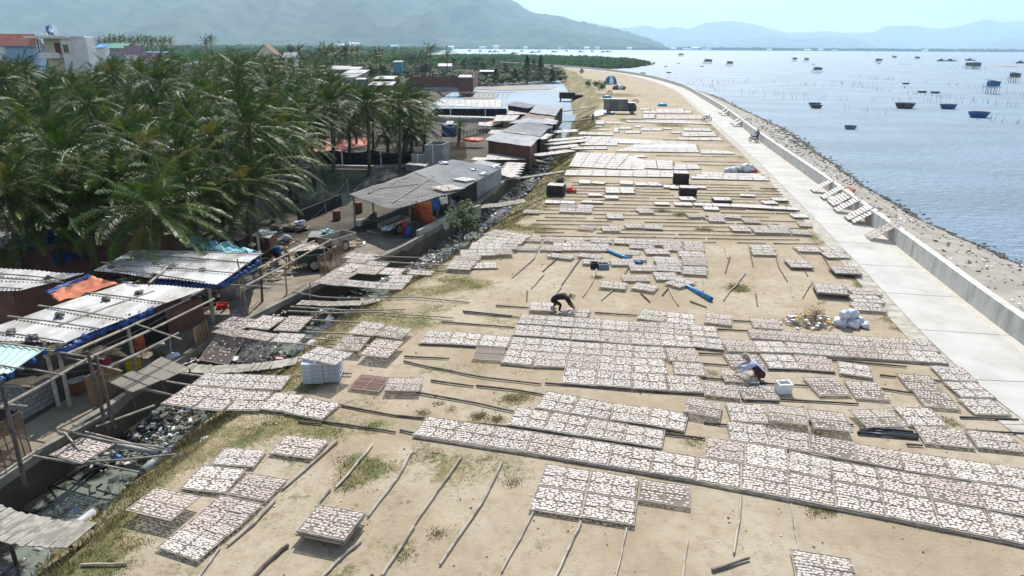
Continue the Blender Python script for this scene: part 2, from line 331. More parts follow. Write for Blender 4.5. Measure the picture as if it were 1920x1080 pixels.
def gval(x, y, u):
    e = embTop(y); d = x - e
    g = max(0, 0.85 - max(0, d) / (1.2 + 0.01 * y)) if u >= 0 else 0.85
    if u < 0: g = 0.75 + 0.25 * nz(x * 0.5, y * 0.5)
    for (a, b, r) in PATCH:
        q = ((x - a) ** 2 + (y - b) ** 2) / (r * r)
        if q < 2.5: g = max(g, (0.78 if u > 0.03 and y < 34 else 1.0) - q * 0.5)
    rr = roadL(y) - x
    if 0 < rr < 2.0 and 40 < y < 130: g = max(g, 0.7 - rr * 0.3)
    if u >= 0 and y < 36 and x < 2 + 0.0 * y: g = max(g, 0.30 + 0.35 * nz(x * 0.35, y * 0.35, 3) - max(0, x) * 0.1)
    g += 0.45 * nz(x * 0.7, y * 0.7, 4) + 0.25 * nz(x * 2.1, y * 2.1, 9)
    if y > 170 and 0 < d < 0.3 * (roadL(y) - e): g += 0.15
    return max(0, min(1, g))
vs = []; fs = []; gv = []
SL = [i / 9 for i in range(10)]; TP = [i / 64 for i in range(1, 65)]; NC = len(SL) + len(TP)
for y in YS:
    f, e, r = foot(y), embTop(y), roadL(y) + 0.1
    for s in SL:
        x = lerp(f - 0.3, e, s); zz = lerp(-2.35, 0, s ** 0.85) + (0.10 * nz(x * 0.8, y * 0.8) if 0 < s < 1 else 0); vs.append((x, y, zz)); gv.append(gval(x, y, -1 if s < 0.9 else 0))
    for s in TP:
        x = lerp(e, r, s); vs.append((x, y, 0.018 * nz(x * 0.6, y * 0.6) - 0.01)); gv.append(gval(x, y, s))
for j in range(len(YS) - 1):
    for i in range(NC - 1): fs.append((j * NC + i, j * NC + i + 1, (j + 1) * NC + i + 1, (j + 1) * NC + i))
me = bpy.data.meshes.new('embankment'); me.from_pydata(vs, [], fs); at = me.attributes.new('g', 'FLOAT', 'POINT'); at.data.foreach_set('value', gv)
me.polygons.foreach_set('use_smooth', [True] * len(fs))
m = bpy.data.materials.new('sandy_soil'); m.use_nodes = True; t = m.node_tree; b = t.nodes['Principled BSDF']; l = t.links.new
b.inputs['Roughness'].default_value = 0.95; b.inputs['Specular IOR Level'].default_value = 0.15
ge = t.nodes.new('ShaderNodeNewGeometry')
def noise_node(scale, detail=6, rough=0.6):
    n = t.nodes.new('ShaderNodeTexNoise'); n.inputs['Scale'].default_value = scale; n.inputs['Detail'].default_value = detail; n.inputs['Roughness'].default_value = rough; l(ge.outputs['Position'], n.inputs[0]); return n.outputs[0]
def rng(src, a, b_, c=0.0, d=1.0):
    r = t.nodes.new('ShaderNodeMapRange'); r.inputs[1].default_value = a; r.inputs[2].default_value = b_; r.inputs[3].default_value = c; r.inputs[4].default_value = d; l(src, r.inputs[0]); return r.outputs[0]
def mix(f, c1, c2):
    x = t.nodes.new('ShaderNodeMixRGB')
    if isinstance(f, float): x.inputs[0].default_value = f
    else: l(f, x.inputs[0])
    for k, c in ((1, c1), (2, c2)):
        if isinstance(c, tuple): x.inputs[k].default_value = (*c, 1)
        else: l(c, x.inputs[k])
    return x.outputs[0]
c = mix(rng(noise_node(0.22, 8, 0.7), 0.40, 0.60), (0.315, 0.255, 0.175), (0.40, 0.345, 0.265))
c = mix(rng(noise_node(2.3, 8, 0.7), 0.48, 0.68, 0, 0.8), c, (0.27, 0.21, 0.14))
c = mix(rng(noise_node(14, 4, 0.7), 0.60, 0.72, 0, 0.8), c, (0.15, 0.11, 0.07))
an = t.nodes.new('ShaderNodeAttribute'); an.attribute_name = 'g'
ad = t.nodes.new('ShaderNodeMath'); ad.operation = 'ADD'; l(an.outputs['Fac'], ad.inputs[0]); l(rng(noise_node(5, 8, 0.75), 0.3, 0.7, -0.35, 0.35), ad.inputs[1])
gc = mix(rng(noise_node(0.9, 6, 0.7), 0.4, 0.6), (0.085, 0.10, 0.03), (0.23, 0.185, 0.095))
c = mix(rng(ad.outputs[0], 0.45, 0.75, 0, 0.9), c, gc)
l(c, b.inputs['Base Color'])
bp = t.nodes.new('ShaderNodeBump'); bp.inputs['Strength'].default_value = 0.7; bp.inputs['Distance'].default_value = 0.07; l(noise_node(3.5, 10, 0.78), bp.inputs['Height']); l(bp.outputs[0], b.inputs['Normal'])
me.materials.append(m); o = bpy.data.objects.new('embankment', me); col.objects.link(o); o['kind'] = 'structure'

# concrete road with joints, paved shoulder
m_road = M('road_concrete', (0.46, 0.455, 0.43), 0.85, (0.34, 0.33, 0.305), 0.45, 0.42, 0.75, detail=9, bump=0.003, bscale=25)
m_joint = M('joint_tar', (0.14, 0.13, 0.12), 0.9)
m_should = M('shoulder_paving', (0.44, 0.42, 0.37), 0.9, (0.32, 0.29, 0.24), 1.5)
mb = MB()
for a, b_ in zip(YS, YS[1:]):
    ra, rb, wa, wb = roadL(a), roadL(b_), wallB(a), wallB(b_)
    sa = 0.85; n = 3
    mb.quad((ra, a, 0.02), (ra + sa, a, 0.02), (rb + sa, b_, 0.02), (rb, b_, 0.02), 2)
    mb.quad((ra, a, -0.2), (ra, a, 0.02), (rb, b_, 0.02), (rb, b_, -0.2), 2)
    mb.quad((ra + sa, a, 0.05), (wa, a, 0.05), (wb, b_, 0.05), (rb + sa, b_, 0.05), 0)
    mb.quad((ra + sa, a, 0.02), (ra + sa, a, 0.05), (rb + sa, b_, 0.05), (rb + sa, b_, 0.02), 0)
    mb.quad((wa - 0.5, a, 0.054), (wa, a, 0.054), (wb, b_, 0.054), (wb - 0.5, b_, 0.054), 3)
y = 9.0
def slope_dir(fn, y): return (fn(y + 1) - fn(y - 1)) / 2
while y < 420:
    k = slope_dir(roadL, y); x0 = roadL(y) + 0.85; x1 = wallB(y); ww = 0.03 if y < 70 else 0.05
    mb.quad((x0, y, 0.057), (x1, y - k * (x1 - x0), 0.057), (x1, y - k * (x1 - x0) + ww, 0.057), (x0, y + ww, 0.057), 1); y += 5.0
y = 9.0
while y < 110:
    k = slope_dir(roadL, y); x0 = roadL(y); mb.quad((x0 + 0.02, y, 0.026), (x0 + 0.83, y - k * 0.8, 0.026), (x0 + 0.83, y - k * 0.8 + 0.025, 0.026), (x0 + 0.02, y + 0.025, 0.026), 1); y += 0.9
m_sandstrip = M('wind_blown_sand', (0.44, 0.41, 0.35), 0.95, (0.47, 0.455, 0.42), 1.2, 0.45, 0.55)
mb.build('road', [m_road, m_joint, m_should, m_sandstrip], kind='structure', origin=False)

# sea wall
m_wall = M('sea_wall_concrete', (0.55, 0.54, 0.50), 0.85, (0.36, 0.35, 0.31), 1.6, 0.45, 0.7, stretch=(1, 1, 0.25))
mb = MB(); WH = 1.08; WT = 0.42
ringp = lambda y: [(wallB(y), 0.0), (wallB(y), WH), (wallB(y) + WT, WH), (wallB(y) + WT, -0.6)]
for a, b_ in zip(YS, YS[1:]):
    A = ringp(a); B = ringp(b_)
    for k in range(3): mb.quad((A[k][0], a, A[k][1]), (A[k + 1][0], a, A[k + 1][1]), (B[k + 1][0], b_, B[k + 1][1]), (B[k][0], b_, B[k][1]))
A = ringp(YS[0]); mb.quad(*[(p[0], YS[0], p[1]) for p in A])
sw = mb.build('sea_wall', m_wall, label='long low concrete sea wall curving along the shore side of the road', cat='wall')

# revetment, beach
m_rev = M('revetment_concrete', (0.30, 0.29, 0.265), 0.9, (0.20, 0.19, 0.175), 2)
mb = MB(); ys = [y for y in YS if y > 6]
rx = lambda y, s: wallB(y) + WT + 2.6 * s
for a, b_ in zip(ys, ys[1:]): mb.quad((rx(a, 0), a, -0.25), (rx(a, 1), a, -1.15), (rx(b_, 1), b_, -1.15), (rx(b_, 0), b_, -0.25), 1)
y = 8.0
while y < 175:
    for k in range(5):
        s = (k + 0.5) / 5; k2 = 0.5 * (k % 2) * 0.42; yy = y + k2 - slope_dir(wallB, y) * 2.6 * s; x = rx(y + k2, s)
        mb.box((x, yy, lerp(-0.25, -1.15, s) + 0.05), (0.26, 0.24, 0.14), -math.atan(slope_dir(wallB, y)), 0, taper=0.75)
    y += 0.42 if y < 80 else 0.7
mb.build('revetment', [M('armour_block', (0.40, 0.385, 0.35), 0.9, (0.28, 0.27, 0.25), 2), m_rev], kind='structure', origin=False)
m_beach = M('beach_sand', (0.34, 0.315, 0.27), 0.95, (0.26, 0.24, 0.205), 0.5, 0.4, 0.6, bump=0.04, bscale=3)
m_beachd = M('wet_beach', (0.05, 0.045, 0.04), 0.5, (0.12, 0.105, 0.085), 1.2, 0.45, 0.6, bump=0.05, bscale=4)
mb = MB()
def bx_(y, s): return lerp(rx(y, 1) - 0.2, shore(y) + 1.2, s) + (0.5 * nz(y * 0.25, s * 3) + 0.25 * nz(y * 0.9, s * 3) if s > 0.5 else 0)
def bz(s): return interp([(0, -1.12), (0.5, -1.45), (0.8, -1.95), (0.9, -2.17), (1.0, -2.45)], s)
ys = stations(6, 470, 0.015, 0.6)
for a, b_ in zip(ys, ys[1:]):
    for i in range(12):
        s0, s1 = i / 12, (i + 1) / 12
        mb.quad((bx_(a, s0), a, bz(s0)), (bx_(a, s1), a, bz(s1)), (bx_(b_, s1), b_, bz(s1)), (bx_(b_, s0), b_, bz(s0)), 1 if i >= 10 else 0)
mb.build('beach', [m_beach, m_beachd], kind='structure', origin=False)
# ---------------------------------------------------------------- far land: mountain, hills, shore
m_mtn = M('forested_slope', (0.018, 0.045, 0.014), 0.95, (0.075, 0.10, 0.04), 0.006, 0.42, 0.60, bump=14, bscale=0.03, detail=9, spec=0.05)
RID = [(-2600, -30), (-1100, -90), (-500, -60), (0, -4), (60, -14), (300, -60), (700, -70), (850, -40), (935, -14), (962, 0), (985, 17), (1010, 25), (1040, 27), (1062, 34), (1100, 44), (1140, 52), (1180, 63), (1215, 74), (1243, 86), (1262, 93)]
def hfn(RID, D, base, u, v):
    px = lerp(RID[0][0], RID[-1][0], u); top = ray(px, interp(RID, px), D)
    return px, top
mb = MB(); NU, NV = 420, 46
def mtn(u, v):
    px = lerp(-2600, 1262, u); top = ray(px, interp(RID, px), 7200); h = max(2, top.z)
    vv = v / 0.8
    y = lerp(4700, 7200, min(1, vv)) + max(0, vv - 1) * 8000
    x = ray(px, 80, y).x
    prof = (min(1, vv) ** 1.25) if vv <= 1 else 1 - (vv - 1) * 1.2
    n = noise.fractal(Vector((x * 0.0011, y * 0.00045, 3)), 0.9, 2.1, 6)
    rdg = 1 - abs(noise.noise(Vector((x * 0.00175 + 0.3 * n, y * 0.0004, 1)))) * 2
    env = math.sin(math.pi * min(1, max(0, vv * 0.97)))
    z = h * prof + env * (220 * n + 190 * rdg - 60) * min(1, h / 500) + (14 * noise.noise(Vector((x * 0.02, y * 0.02, 0))) if h > 40 else 0)
    return (x, y, max(z, -1.6) if vv > 0.02 else -1.6)
mb.grid(mtn, NU, NV); mb.build('mountain', m_mtn, sm=True, kind='structure', origin=False)
m_hill = M('distant_hill_forest', (0.06, 0.09, 0.045), 0.95, (0.09, 0.11, 0.06), 0.004)
def ridge(name, pts, D, depth, base=-1.5):
    mb = MB(); a, b = pts[0][0], pts[-1][0]
    def fn(u, v):
        px = lerp(a, b, u); top = ray(px, interp(pts, px), D); k = 1 - abs(v - 0.5) * 2
        y = D + (v - 0.5) * depth; x = top.x * y / D
        return (x, y, base + (top.z - base) * k ** 0.8 * (1 + 0.05 * nz(x * 0.002, y * 0.004)) + 18 * k * (1 - k) * nz(x * 0.006, y * 0.003, 2) * 2)
    mb.grid(fn, 170, 10); return mb.build(name, m_hill, sm=True, kind='structure', origin=False)
ridge('far_hills', [(1040, 70), (1110, 55), (1180, 52), (1210, 47), (1240, 54), (1262, 50), (1290, 55), (1320, 43), (1370, 39), (1395, 43), (1420, 47), (1480, 62), (1520, 60), (1560, 58), (1590, 62), (1640, 60), (1660, 50), (1710, 48), (1760, 54), (1800, 49), (1820, 43), (1850, 36), (1880, 42), (1920, 40), (2050, 50), (2300, 60)], 16500, 3500)
ridge('middle_hills', [(1240, 90), (1256, 79), (1300, 74), (1345, 82), (1380, 76), (1440, 67), (1490, 72), (1540, 70), (1600, 71), (1625, 80), (1640, 88)], 11500, 2500)
ridge('right_hill', [(1810, 92), (1850, 84), (1895, 71), (1940, 77), (2060, 84), (2200, 93)], 11000, 2000)
mb = MB()
mb.grid(lambda u, v: (lerp(300, 14000, u), lerp(4900, 16000, v) + (120 * nz(u * 40, 1) if v == 0 else 0), -2.6 if v == 0 else -1.2), 60, 3)
mb.build('far_shore', m_hill, kind='structure', origin=False)
# tree belts: leaf-clump volumes (far off, read as one mass)
def clump_tree(mb, x, y, z, h, w, n, rng_):
    for i in range(n):
        a = rng_.uniform(0, 6.28); r = w * math.sqrt(rng_.random()); zz = z + h * rng_.uniform(0.15, 1) * (1 - 0.4 * r / w)
        s = w * rng_.uniform(0.18, 0.38); q = Matrix.Rotation(rng_.uniform(0, 3), 3, 'Z') @ Matrix.Rotation(rng_.uniform(-1.2, 1.2), 3, 'X')
        c = Vector((x + r * math.cos(a), y + r * math.sin(a), zz))
        mb.add([c + q @ Vector(p) for p in ((-s, -s * .6, 0), (s, -s * .5, 0), (s * .7, s * .6, s * .3), (-s * .8, s * .7, -s * .2))], [(0, 1, 2, 3)])
rg = random.Random(3)
mb = MB()
for i in range(1500):
    px = rg.uniform(1246, 1935); D = rg.uniform(4950, 5400); p = ray(px, 90, D); clump_tree(mb, p.x, D, -1.5, rg.uniform(12, 24), rg.uniform(18, 30), 7, rg)
mb.build('far_shore_woods', m_mang, kind='stuff', label='hazy belt of trees along the far shore at the foot of the hills', cat='woodland')
mb = MB()
for i in range(900):
    px = rg.uniform(560, 1245); D = rg.uniform(4600, 4950); p = ray(px, 90, D); clump_tree(mb, p.x, D, -1.5, rg.uniform(9, 20), rg.uniform(18, 34), 6, rg)
for i in range(260):
    px = rg.uniform(1090, 1245)
    D = 7150; q = ray(px, interp(RID, px), D); clump_tree(mb, q.x, D, q.z - 16, rg.uniform(25, 48), rg.uniform(11, 20), 8, rg)
mb.build('mountain_foot_woods', m_mang, kind='stuff', label='dark trees along the foot and seaward ridge of the mountain', cat='woodland')
# small far buildings
m_fb = [M('far_white_wall', (0.75, 0.75, 0.72)), M('far_cyan_roof', (0.25, 0.55, 0.65)), M('far_red_roof', (0.4, 0.15, 0.1))]
for i, (px, D, w_, h_, mi) in enumerate([(a_, (4550 if b_ < 2500 else b_ + 250), c_ * (2 if b_ < 2500 else 1), d_ * (1.9 if b_ < 2500 else 1), e_) for a_, b_, c_, d_, e_ in [(1262, 4560, 60, 16, 0), (1290, 4560, 110, 12, 1), (1303, 4555, 70, 22, 0), (1325, 4560, 90, 10, 1), (1443, 4550, 50, 12, 0), (1514, 4550, 60, 12, 0), (1539, 4550, 50, 14, 0), (1565, 4560, 55, 10, 1), (1735, 4560, 60, 12, 0),
        (640, 2310, 34, 14, 0), (665, 2310, 50, 18, 0), (740, 2310, 40, 12, 1), (800, 2310, 28, 9, 0), (845, 2310, 34, 9, 0), (905, 2300, 34, 9, 1), (930, 2300, 26, 12, 0), (985, 2300, 22, 9, 0), (1050, 2300, 20, 9, 2), (1100, 2300, 26, 9, 0), (1120, 2300, 22, 10, 1), (1180, 2300, 22, 9, 0)]]):
    p = ray(px, 90, D); t_ = E('building', (p.x, D, -1.4), ['pale', 'cyan roofed', 'red roofed'][mi] + ' small building on the ' + ('hazy far shore' if D > 4000 else 'shore under the mountain'), 'building', 'tiny buildings on the distant shores')
    a = MB(); a.box((p.x, D, -1.4 + h_ * 0.35), (w_ * 0.6, w_ * 0.4, h_ * 0.7)); a.build('wall', m_fb[0], t_)
    a = MB(); x0, x1 = p.x - w_ * 0.33, p.x + w_ * 0.33; y0, y1 = D - w_ * .22, D + w_ * .22; z0 = -1.4 + h_ * 0.7; z1 = -1.4 + h_
    a.add([(x0, y0, z0), (x1, y0, z0), (x1, y1, z0), (x0, y1, z0), (x0, D, z1), (x1, D, z1)], [(0, 1, 5, 4), (3, 4, 5, 2), (0, 4, 3), (1, 2, 5), (0, 3, 2, 1)]); a.build('roof', m_fb[mi], t_)
mb = MB()
for i in range(3600):
    px = rg.uniform(-900, 1000) if i % 3 == 0 else rg.uniform(-150, 1000); D = 330 * math.exp(rg.random() ** .8 * 2.5); q = ray(px, 95, D)
    if q.x > landR(D) - 6 or (D < 480 and px > 560): continue
    clump_tree(mb, q.x, D, LZ - .5, rg.uniform(3, 8) * (1 + D / 2500), rg.uniform(4, 9) * (1 + D / 900), 6, rg)
mb.build('village_woods', m_mang, kind='stuff', label='continuous green tree belt on the plain between the grove and the mountain', cat='woodland')
# mangrove spit
mb = MB()
MP = [(780, 108), (850, 103), (960, 104), (1080, 107), (1180, 112), (1222, 121), (1180, 128), (1130, 130), (1080, 128), (1040, 131), (960, 134), (880, 136), (800, 130)]
def inpoly(x, y, P):
    r = False; n = len(P)
    for i in range(n):
        (a, b), (c, d) = P[i], P[(i + 1) % n]
        if (b > y) != (d > y) and x < (c - a) * (y - b) / (d - b) + a: r = not r
    return r
cnt = 0
while cnt < 7000:
    px, py = rg.uniform(780, 1230), rg.uniform(103, 137)
    if inpoly(px, py, MP):
        p = G(px, py, WZ); clump_tree(mb, p.x, p.y, WZ - 0.2, rg.uniform(2.2, 4.0), rg.uniform(2.6, 4.6) * (p.y / 600) ** 0.5, 8, rg); cnt += 1
mb.build('mangrove', m_mang, kind='stuff', label='flat green mangrove spit reaching into the lagoon', cat='mangrove')
# scrub and grass on the land between lagoon pond and mangrove
m_scrub = M('scrub_leaf', (0.05, 0.08, 0.03), 0.9, (0.10, 0.11, 0.05), 0.1)
mb = MB(); cnt = 0
SP = [(640, 112), (780, 106), (830, 112), (1060, 130), (1050, 142), (1056, 150), (880, 156), (870, 146), (700, 142), (560, 150), (540, 118)]
while cnt < 3600:
    px, py = rg.uniform(540, 1060), rg.uniform(104, 158)
    if inpoly(px, py, SP) and nz(px * 0.02, py * 0.08) > -0.3:
        p = G(px, py, LZ); clump_tree(mb, p.x, p.y, LZ - 0.3, rg.uniform(0.8, 2.6), rg.uniform(1.5, 4.0), 7, rg); cnt += 1
mb.build('scrub', m_scrub, kind='stuff', label='low green scrub on the flat land behind the long brick wall', cat='scrub')

# ---------------------------------------------------------------- palms
def frond(mb, rg, az, el, Lf, droop, wind, npair, lw, mi):
    d = Vector((math.cos(az) * math.cos(el), math.sin(az) * math.cos(el), math.sin(el))); p = Vector((0, 0, 0)); pts = [p.copy()]; n = 9; st = Lf / n; dirs = [d.copy()]
    for i in range(n):
        p = p + d * st; pts.append(p.copy()); d = (d + Vector((0, 0, -droop * (0.25 + i / n))) + wind * (0.09 + 0.15 * i / n)).normalized(); dirs.append(d.copy())
    mb.tube(pts, 0.035, 3, 0.008, 1 if mi == 0 else 1, caps=False)
    for k in range(npair):
        t = 0.12 + 0.88 * k / npair; f = t * n; i = min(n - 1, int(f)); q = pts[i].lerp(pts[i + 1], f - i); dd = dirs[i].lerp(dirs[i + 1], f - i).normalized()
        side = dd.cross(Vector((0, 0, 1)))
        if side.length < 0.1: side = Vector((1, 0, 0))
        side.normalize(); up = side.cross(dd)
        ll = 0.74 * math.sin(math.pi * min(1, 0.18 + t * 0.80)) ** 0.7 * rg.uniform(0.85, 1.1)
        for sgn in (-1, 1):
            a = (side * sgn * 0.75 + dd * 0.6 + up * rg.uniform(-0.05, 0.30) + wind * 0.22 + Vector((0, 0, rg.uniform(-.12, .12)))).normalized()
            m1 = q + a * ll * 0.5; e = m1 + (a + Vector((0, 0, -1.0)) + wind * 0.5).normalized() * ll * 0.55
            wv = dd * lw
            mb.add([q - wv * .5, q + wv * .5, m1 + wv * .5, m1 - wv * .5, e], [(0, 1, 2, 3), (3, 2, 4)], mi)
def crown_mesh(seed, nf, npair, lw, name):
    rg = random.Random(seed); mb = MB(); wind = Vector((0.75, -0.45, 0.0))
    for i in range(nf):
        t = i / nf; az = i * 2.39996 + rg.uniform(-.25, .25); el = lerp(1.25, -0.75, t ** 0.85) + rg.uniform(-.12, .12)
        frond(mb, rg, az, el, rg.uniform(3.7, 4.7) * (0.8 if t < 0.12 else 1), lerp(0.12, 0.24, t), wind * rg.uniform(0.6, 1.3), npair, lw, 2 if rg.random() < 0.10 + (0.15 if t > .85 else 0) else 0)
    for k in range(7):   # coconuts
        a = rg.uniform(0, 6.28); mb.blob((0.28 * math.cos(a), 0.28 * math.sin(a), -0.28 + rg.uniform(-.12, .1)), 0.13, k, 6, 4, 0.05, mi=3)
    return mb.mesh(name, [m_leafs[0], m_rachis, m_leafs[1], M('coconut_husk', (0.12, 0.13, 0.03), 0.6)])
crowns = [crown_mesh(s, 30, 36, 0.06, 'palm_crown') for s in range(5)]
crowns_far = [crown_mesh(20 + s, 22, 15, 0.13, 'palm_crown_far') for s in range(3)]
trunks = []
for s in range(3):
    mb = MB(); rg2 = random.Random(s); a = rg2.uniform(0, 6.28); b = rg2.uniform(0.1, 0.45)
    pts = [(-b * math.cos(a) * (1 - t) ** 2, -b * math.sin(a) * (1 - t) ** 2, -1.0 * (1 - t)) for t in [i / 8 for i in range(9)]]
    mb.tube(pts, 0.17, 8, 0.11); trunks.append(mb.mesh('palm_trunk', m_trunk, sm=True))
def palm(cx, cy, cz, label, near=True, sc_=1.0, ground=LZ, group='coconut palms of the grove'):
    r = E('coconut_palm', (cx, cy, ground), label, 'palm tree', group)
    t = bpy.data.objects.new('trunk', random.choice(trunks)); col.objects.link(t); t.parent = r; t.location = (0, 0, cz - ground); t.scale = (1.15, 1.15, cz - ground)
    c = bpy.data.objects.new('crown', random.choice(crowns if near else crowns_far)); col.objects.link(c); c.parent = r; c.location = (0, 0, cz - ground); c.rotation_euler = (0, 0, rnd(-0.5, 0.5)); c.scale = (sc_, sc_, sc_ * rnd(0.9, 1.05))
    return r
KP = []
def kp(px, py, cz, label, sc_=1.0):
    p = G(px, py, cz); KP.append((p.x, p.y)); palm(p.x, p.y, cz, label, True, sc_, group=None)
kp(287, 392, 3.9, 'coconut palm with its trunk rising through the white corrugated roof', 1.08)
kp(462, 345, 4.0, 'coconut palm beside the alley, nearest the pond corner', 0.95)
kp(355, 345, 4.4, 'tall coconut palm just behind the roof palm', 1.0)
kp(215, 350, 4.2, 'coconut palm behind the left end of the white roofs', 1.0)
kp(120, 345, 4.3, 'coconut palm over the dark tarpaulin shelter', 1.05)
kp(10, 352, 4.8, 'coconut palm at the left edge, one long frond hanging over the shelter roof', 1.05)
kp(400, 262, 5.6, 'coconut palm standing over the middle of the grove edge', 1.0)
kp(625, 205, 4.6, 'coconut palm in front of the pink drying sheet', 0.9)
kp(692, 212, 4.4, 'coconut palm behind the pond fence, between two leaning palms', 0.9)
kp(757, 226, 3.8, 'bushy coconut palm above the cement tank', 0.9)
kp(797, 236, 3.1, 'coconut palm at the right tip of the grove', 0.8)
kp(728, 246, 2.8, 'short coconut palm behind the pond fence, left of the cement tank', 0.8)
kp(862, 240, 1.6, 'small young palm alone among the drying racks', 0.45)
kp(555, 262, 4.4, 'coconut palm leaning over the left end of the pond', 0.95)
kp(560, 212, 5.0, 'coconut palm with pale dead fronds left of the pink sheet', 1.0)
GP = [(-700, 420), (-240, 330), (60, 300), (200, 290), (300, 295), (430, 290), (500, 280), (560, 235), (650, 198), (780, 205), (805, 198), (790, 188), (700, 195), (640, 165), (600, 130), (560, 118), (480, 116), (330, 120), (200, 126), (176, 152), (66, 152), (60, 128), (-700, 120)]
pts = list(KP); tries = 0
kp(60, 392, 3.4, 'low coconut palm close to the roof of the grey shelter', 1.05)
kp(165, 392, 3.3, 'low coconut palm between the shelter and the roof palm', 1.0)
kp(400, 372, 3.6, 'coconut palm right behind the roof palm, over the yard', 0.9)
kp(655, 240, 2.9, 'short coconut palm just right of the pink sheet', 0.8)
kp(772, 250, 2.6, 'short coconut palm crowding the tank side of the grove', 0.75)
kp(598, 232, 3.8, 'coconut palm left of the pink sheet, fronds over the pond fence', 0.85)
kp(510, 300, 4.0, 'coconut palm overhanging the left side of the pond', 0.95)
pts = list(KP); PALMS = []
while len(pts) < 1100 and tries < 110000:
    tries += 1
    px, py = rnd(-700, 815), rnd(116, 400); cz = interp([(116, 8.6), (150, 7.2), (200, 5.8), (330, 4.6)], py) + 0.9 * nz(px * 0.02, py * 0.02) + (rnd(-1.5, 1.5) if py < 240 else rnd(-.7, .3))
    if not inpoly(px, py, GP) or (px > 470 and py > 255): continue
    if px > 540: cz -= 1.2
    p = G(px, py, cz); dmin = 3.1 + p.y * 0.013
    if all((p.x - a) ** 2 + (p.y - b) ** 2 > dmin * dmin for a, b in pts):
        pts.append((p.x, p.y)); PALMS.append((p.y, p.x, cz))
PALMS.sort(); PALMS = [q for q in PALMS if proj((q[1], q[0], q[2]))[0] > -70] + [q for q in PALMS if proj((q[1], q[0], q[2]))[0] <= -70]; mb = MB()
for i, (y, x, cz) in enumerate(PALMS):
    if i < 250: palm(x, y, cz, 'windswept coconut palm in the crowded grove between the white house and the ponds', y < 110, rnd(0.66, 1.05))
    else:
        me_ = random.choice(crowns_far); a = rnd(-.5, .5); c_, s_ = math.cos(a), math.sin(a); mb.add([(x + v.co.x * c_ - v.co.y * s_, y + v.co.x * s_ + v.co.y * c_, cz + v.co.z) if False else (x + (v.co.x * c_ - v.co.y * s_) * .85, y + (v.co.x * s_ + v.co.y * c_) * .85, cz + v.co.z * .85) for v in me_.vertices], [tuple(p_.vertices) for p_ in me_.polygons]); mb.tube([(x, y, LZ), (x, y, cz)], .16, 5)
if mb.v: mb.build('palm_grove', m_leafs[0], kind='stuff', origin=False, label='farthest palms of the grove merging into one green mass', cat='palm grove')
print('palms', len(pts))
# far palm lines
for i, px in enumerate([185, 196, 205, 215, 224, 232, 243, 250, 258, 266, 275, 283, 291, 300, 308, 318, 385, 395, 560, 600, 612, 624, 636, 648, 660, 670, 712, 806, 838, 1070 - 365]):
    D = rnd(330, 420) if px < 400 else rnd(230, 300); p = ray(px, 76 if px < 400 else 98, D)
    palm(p.x, D, p.z - 0.5 + rnd(-1, 1), 'distant coconut palm in the row behind the village houses', False, rnd(1.0, 1.3), group='distant coconut palms')
# broadleaf and casuarina trees
def leaf_tree(name, px, py, z0, hgt, wid, label, mat=None, n=900, ls=0.16, cat='tree', group=None, conif=False, seed=0):
    p = G(px, py, z0); rg = random.Random(seed + int(px)); r = E(name, p, label, cat, group)
    mb = MB(); mb.tube([p, p + Vector((wid * .05, 0, hgt * 0.5)), p + Vector((0, 0, hgt * 0.85))], 0.03 * hgt * 0.6 + 0.02, 6, 0.02)
    tips = []
    for k in range(7):
        a = k * 2.4; q = p + Vector((0, 0, hgt * (0.3 + 0.06 * k))); e = q + Vector((math.cos(a), math.sin(a), 0.7)) * wid * 0.6; mb.tube([q, q.lerp(e, .5) + Vector((0, 0, .05)), e], 0.012 * hgt + 0.008, 4, 0.008); tips.append(e)
    mb.build('trunk', m_trunk, r)
    mb = MB(); lobes = [(rg.uniform(-.6, .6) * wid, rg.uniform(-.6, .6) * wid, rg.uniform(0.4, 0.95) * hgt, rg.uniform(0.25, 0.5) * wid) for _ in range(11)]
    for i in range(n):
        if conif:
            t = rg.random() ** 0.8; rr = wid * (1.05 - t) * rg.random() ** 0.5; a = rg.uniform(0, 6.28); c = p + Vector((rr * math.cos(a), rr * math.sin(a), hgt * (0.12 + 0.9 * t)))
        else:
            lx, ly, lz, lr = rg.choice(lobes); d = Vector((rg.gauss(0, 1), rg.gauss(0, 1), rg.gauss(0, 1))).normalized() * lr * rg.uniform(0.5, 1.1); c = p + Vector((lx, ly, lz)) + d * 1.0
            if c.z < p.z + 0.15 * hgt: continue
        s = ls * rg.uniform(.6, 1.4); q = Matrix.Rotation(rg.uniform(0, 6), 3, 'Z') @ Matrix.Rotation(rg.uniform(-1, 1), 3, 'X')
        mb.add([c + q @ Vector(v) for v in ((-s, 0, 0), (0, -s * .5, 0), (s, 0, 0), (0, s * .5, s * .2))], [(0, 1, 2, 3)])
    mb.build('crown', mat or m_bush, r); return r
leaf_tree('bush_tree', 868, 452, -1.3, 3.0, 1.3, 'small bright green leafy tree growing by the canal slope', None, 2600, 0.075)
leaf_tree('broadleaf_tree', 547, 112, LZ, 12, 5.0, 'single dark round tree rising above the grove skyline', m_fir, 1800, 0.55)
leaf_tree('broadleaf_tree', 690, 152, LZ, 5.5, 6, 'dense green bushy tree between the grey shed and the brick hut', None, 1800, 0.4)
leaf_tree('broadleaf_tree', 715, 146, LZ, 5.0, 5, 'rounded green tree touching the left end of the brick wall', None, 1500, 0.4)
leaf_tree('broadleaf_tree', 748, 168, LZ, 3.8, 2.6, 'small green tree right beside the left end of the brick wall', None, 900, 0.25)
leaf_tree('broadleaf_tree', 800, 140, LZ, 5.0, 6, 'olive green tree standing behind the brick wall', m_fir, 1500, 0.4)
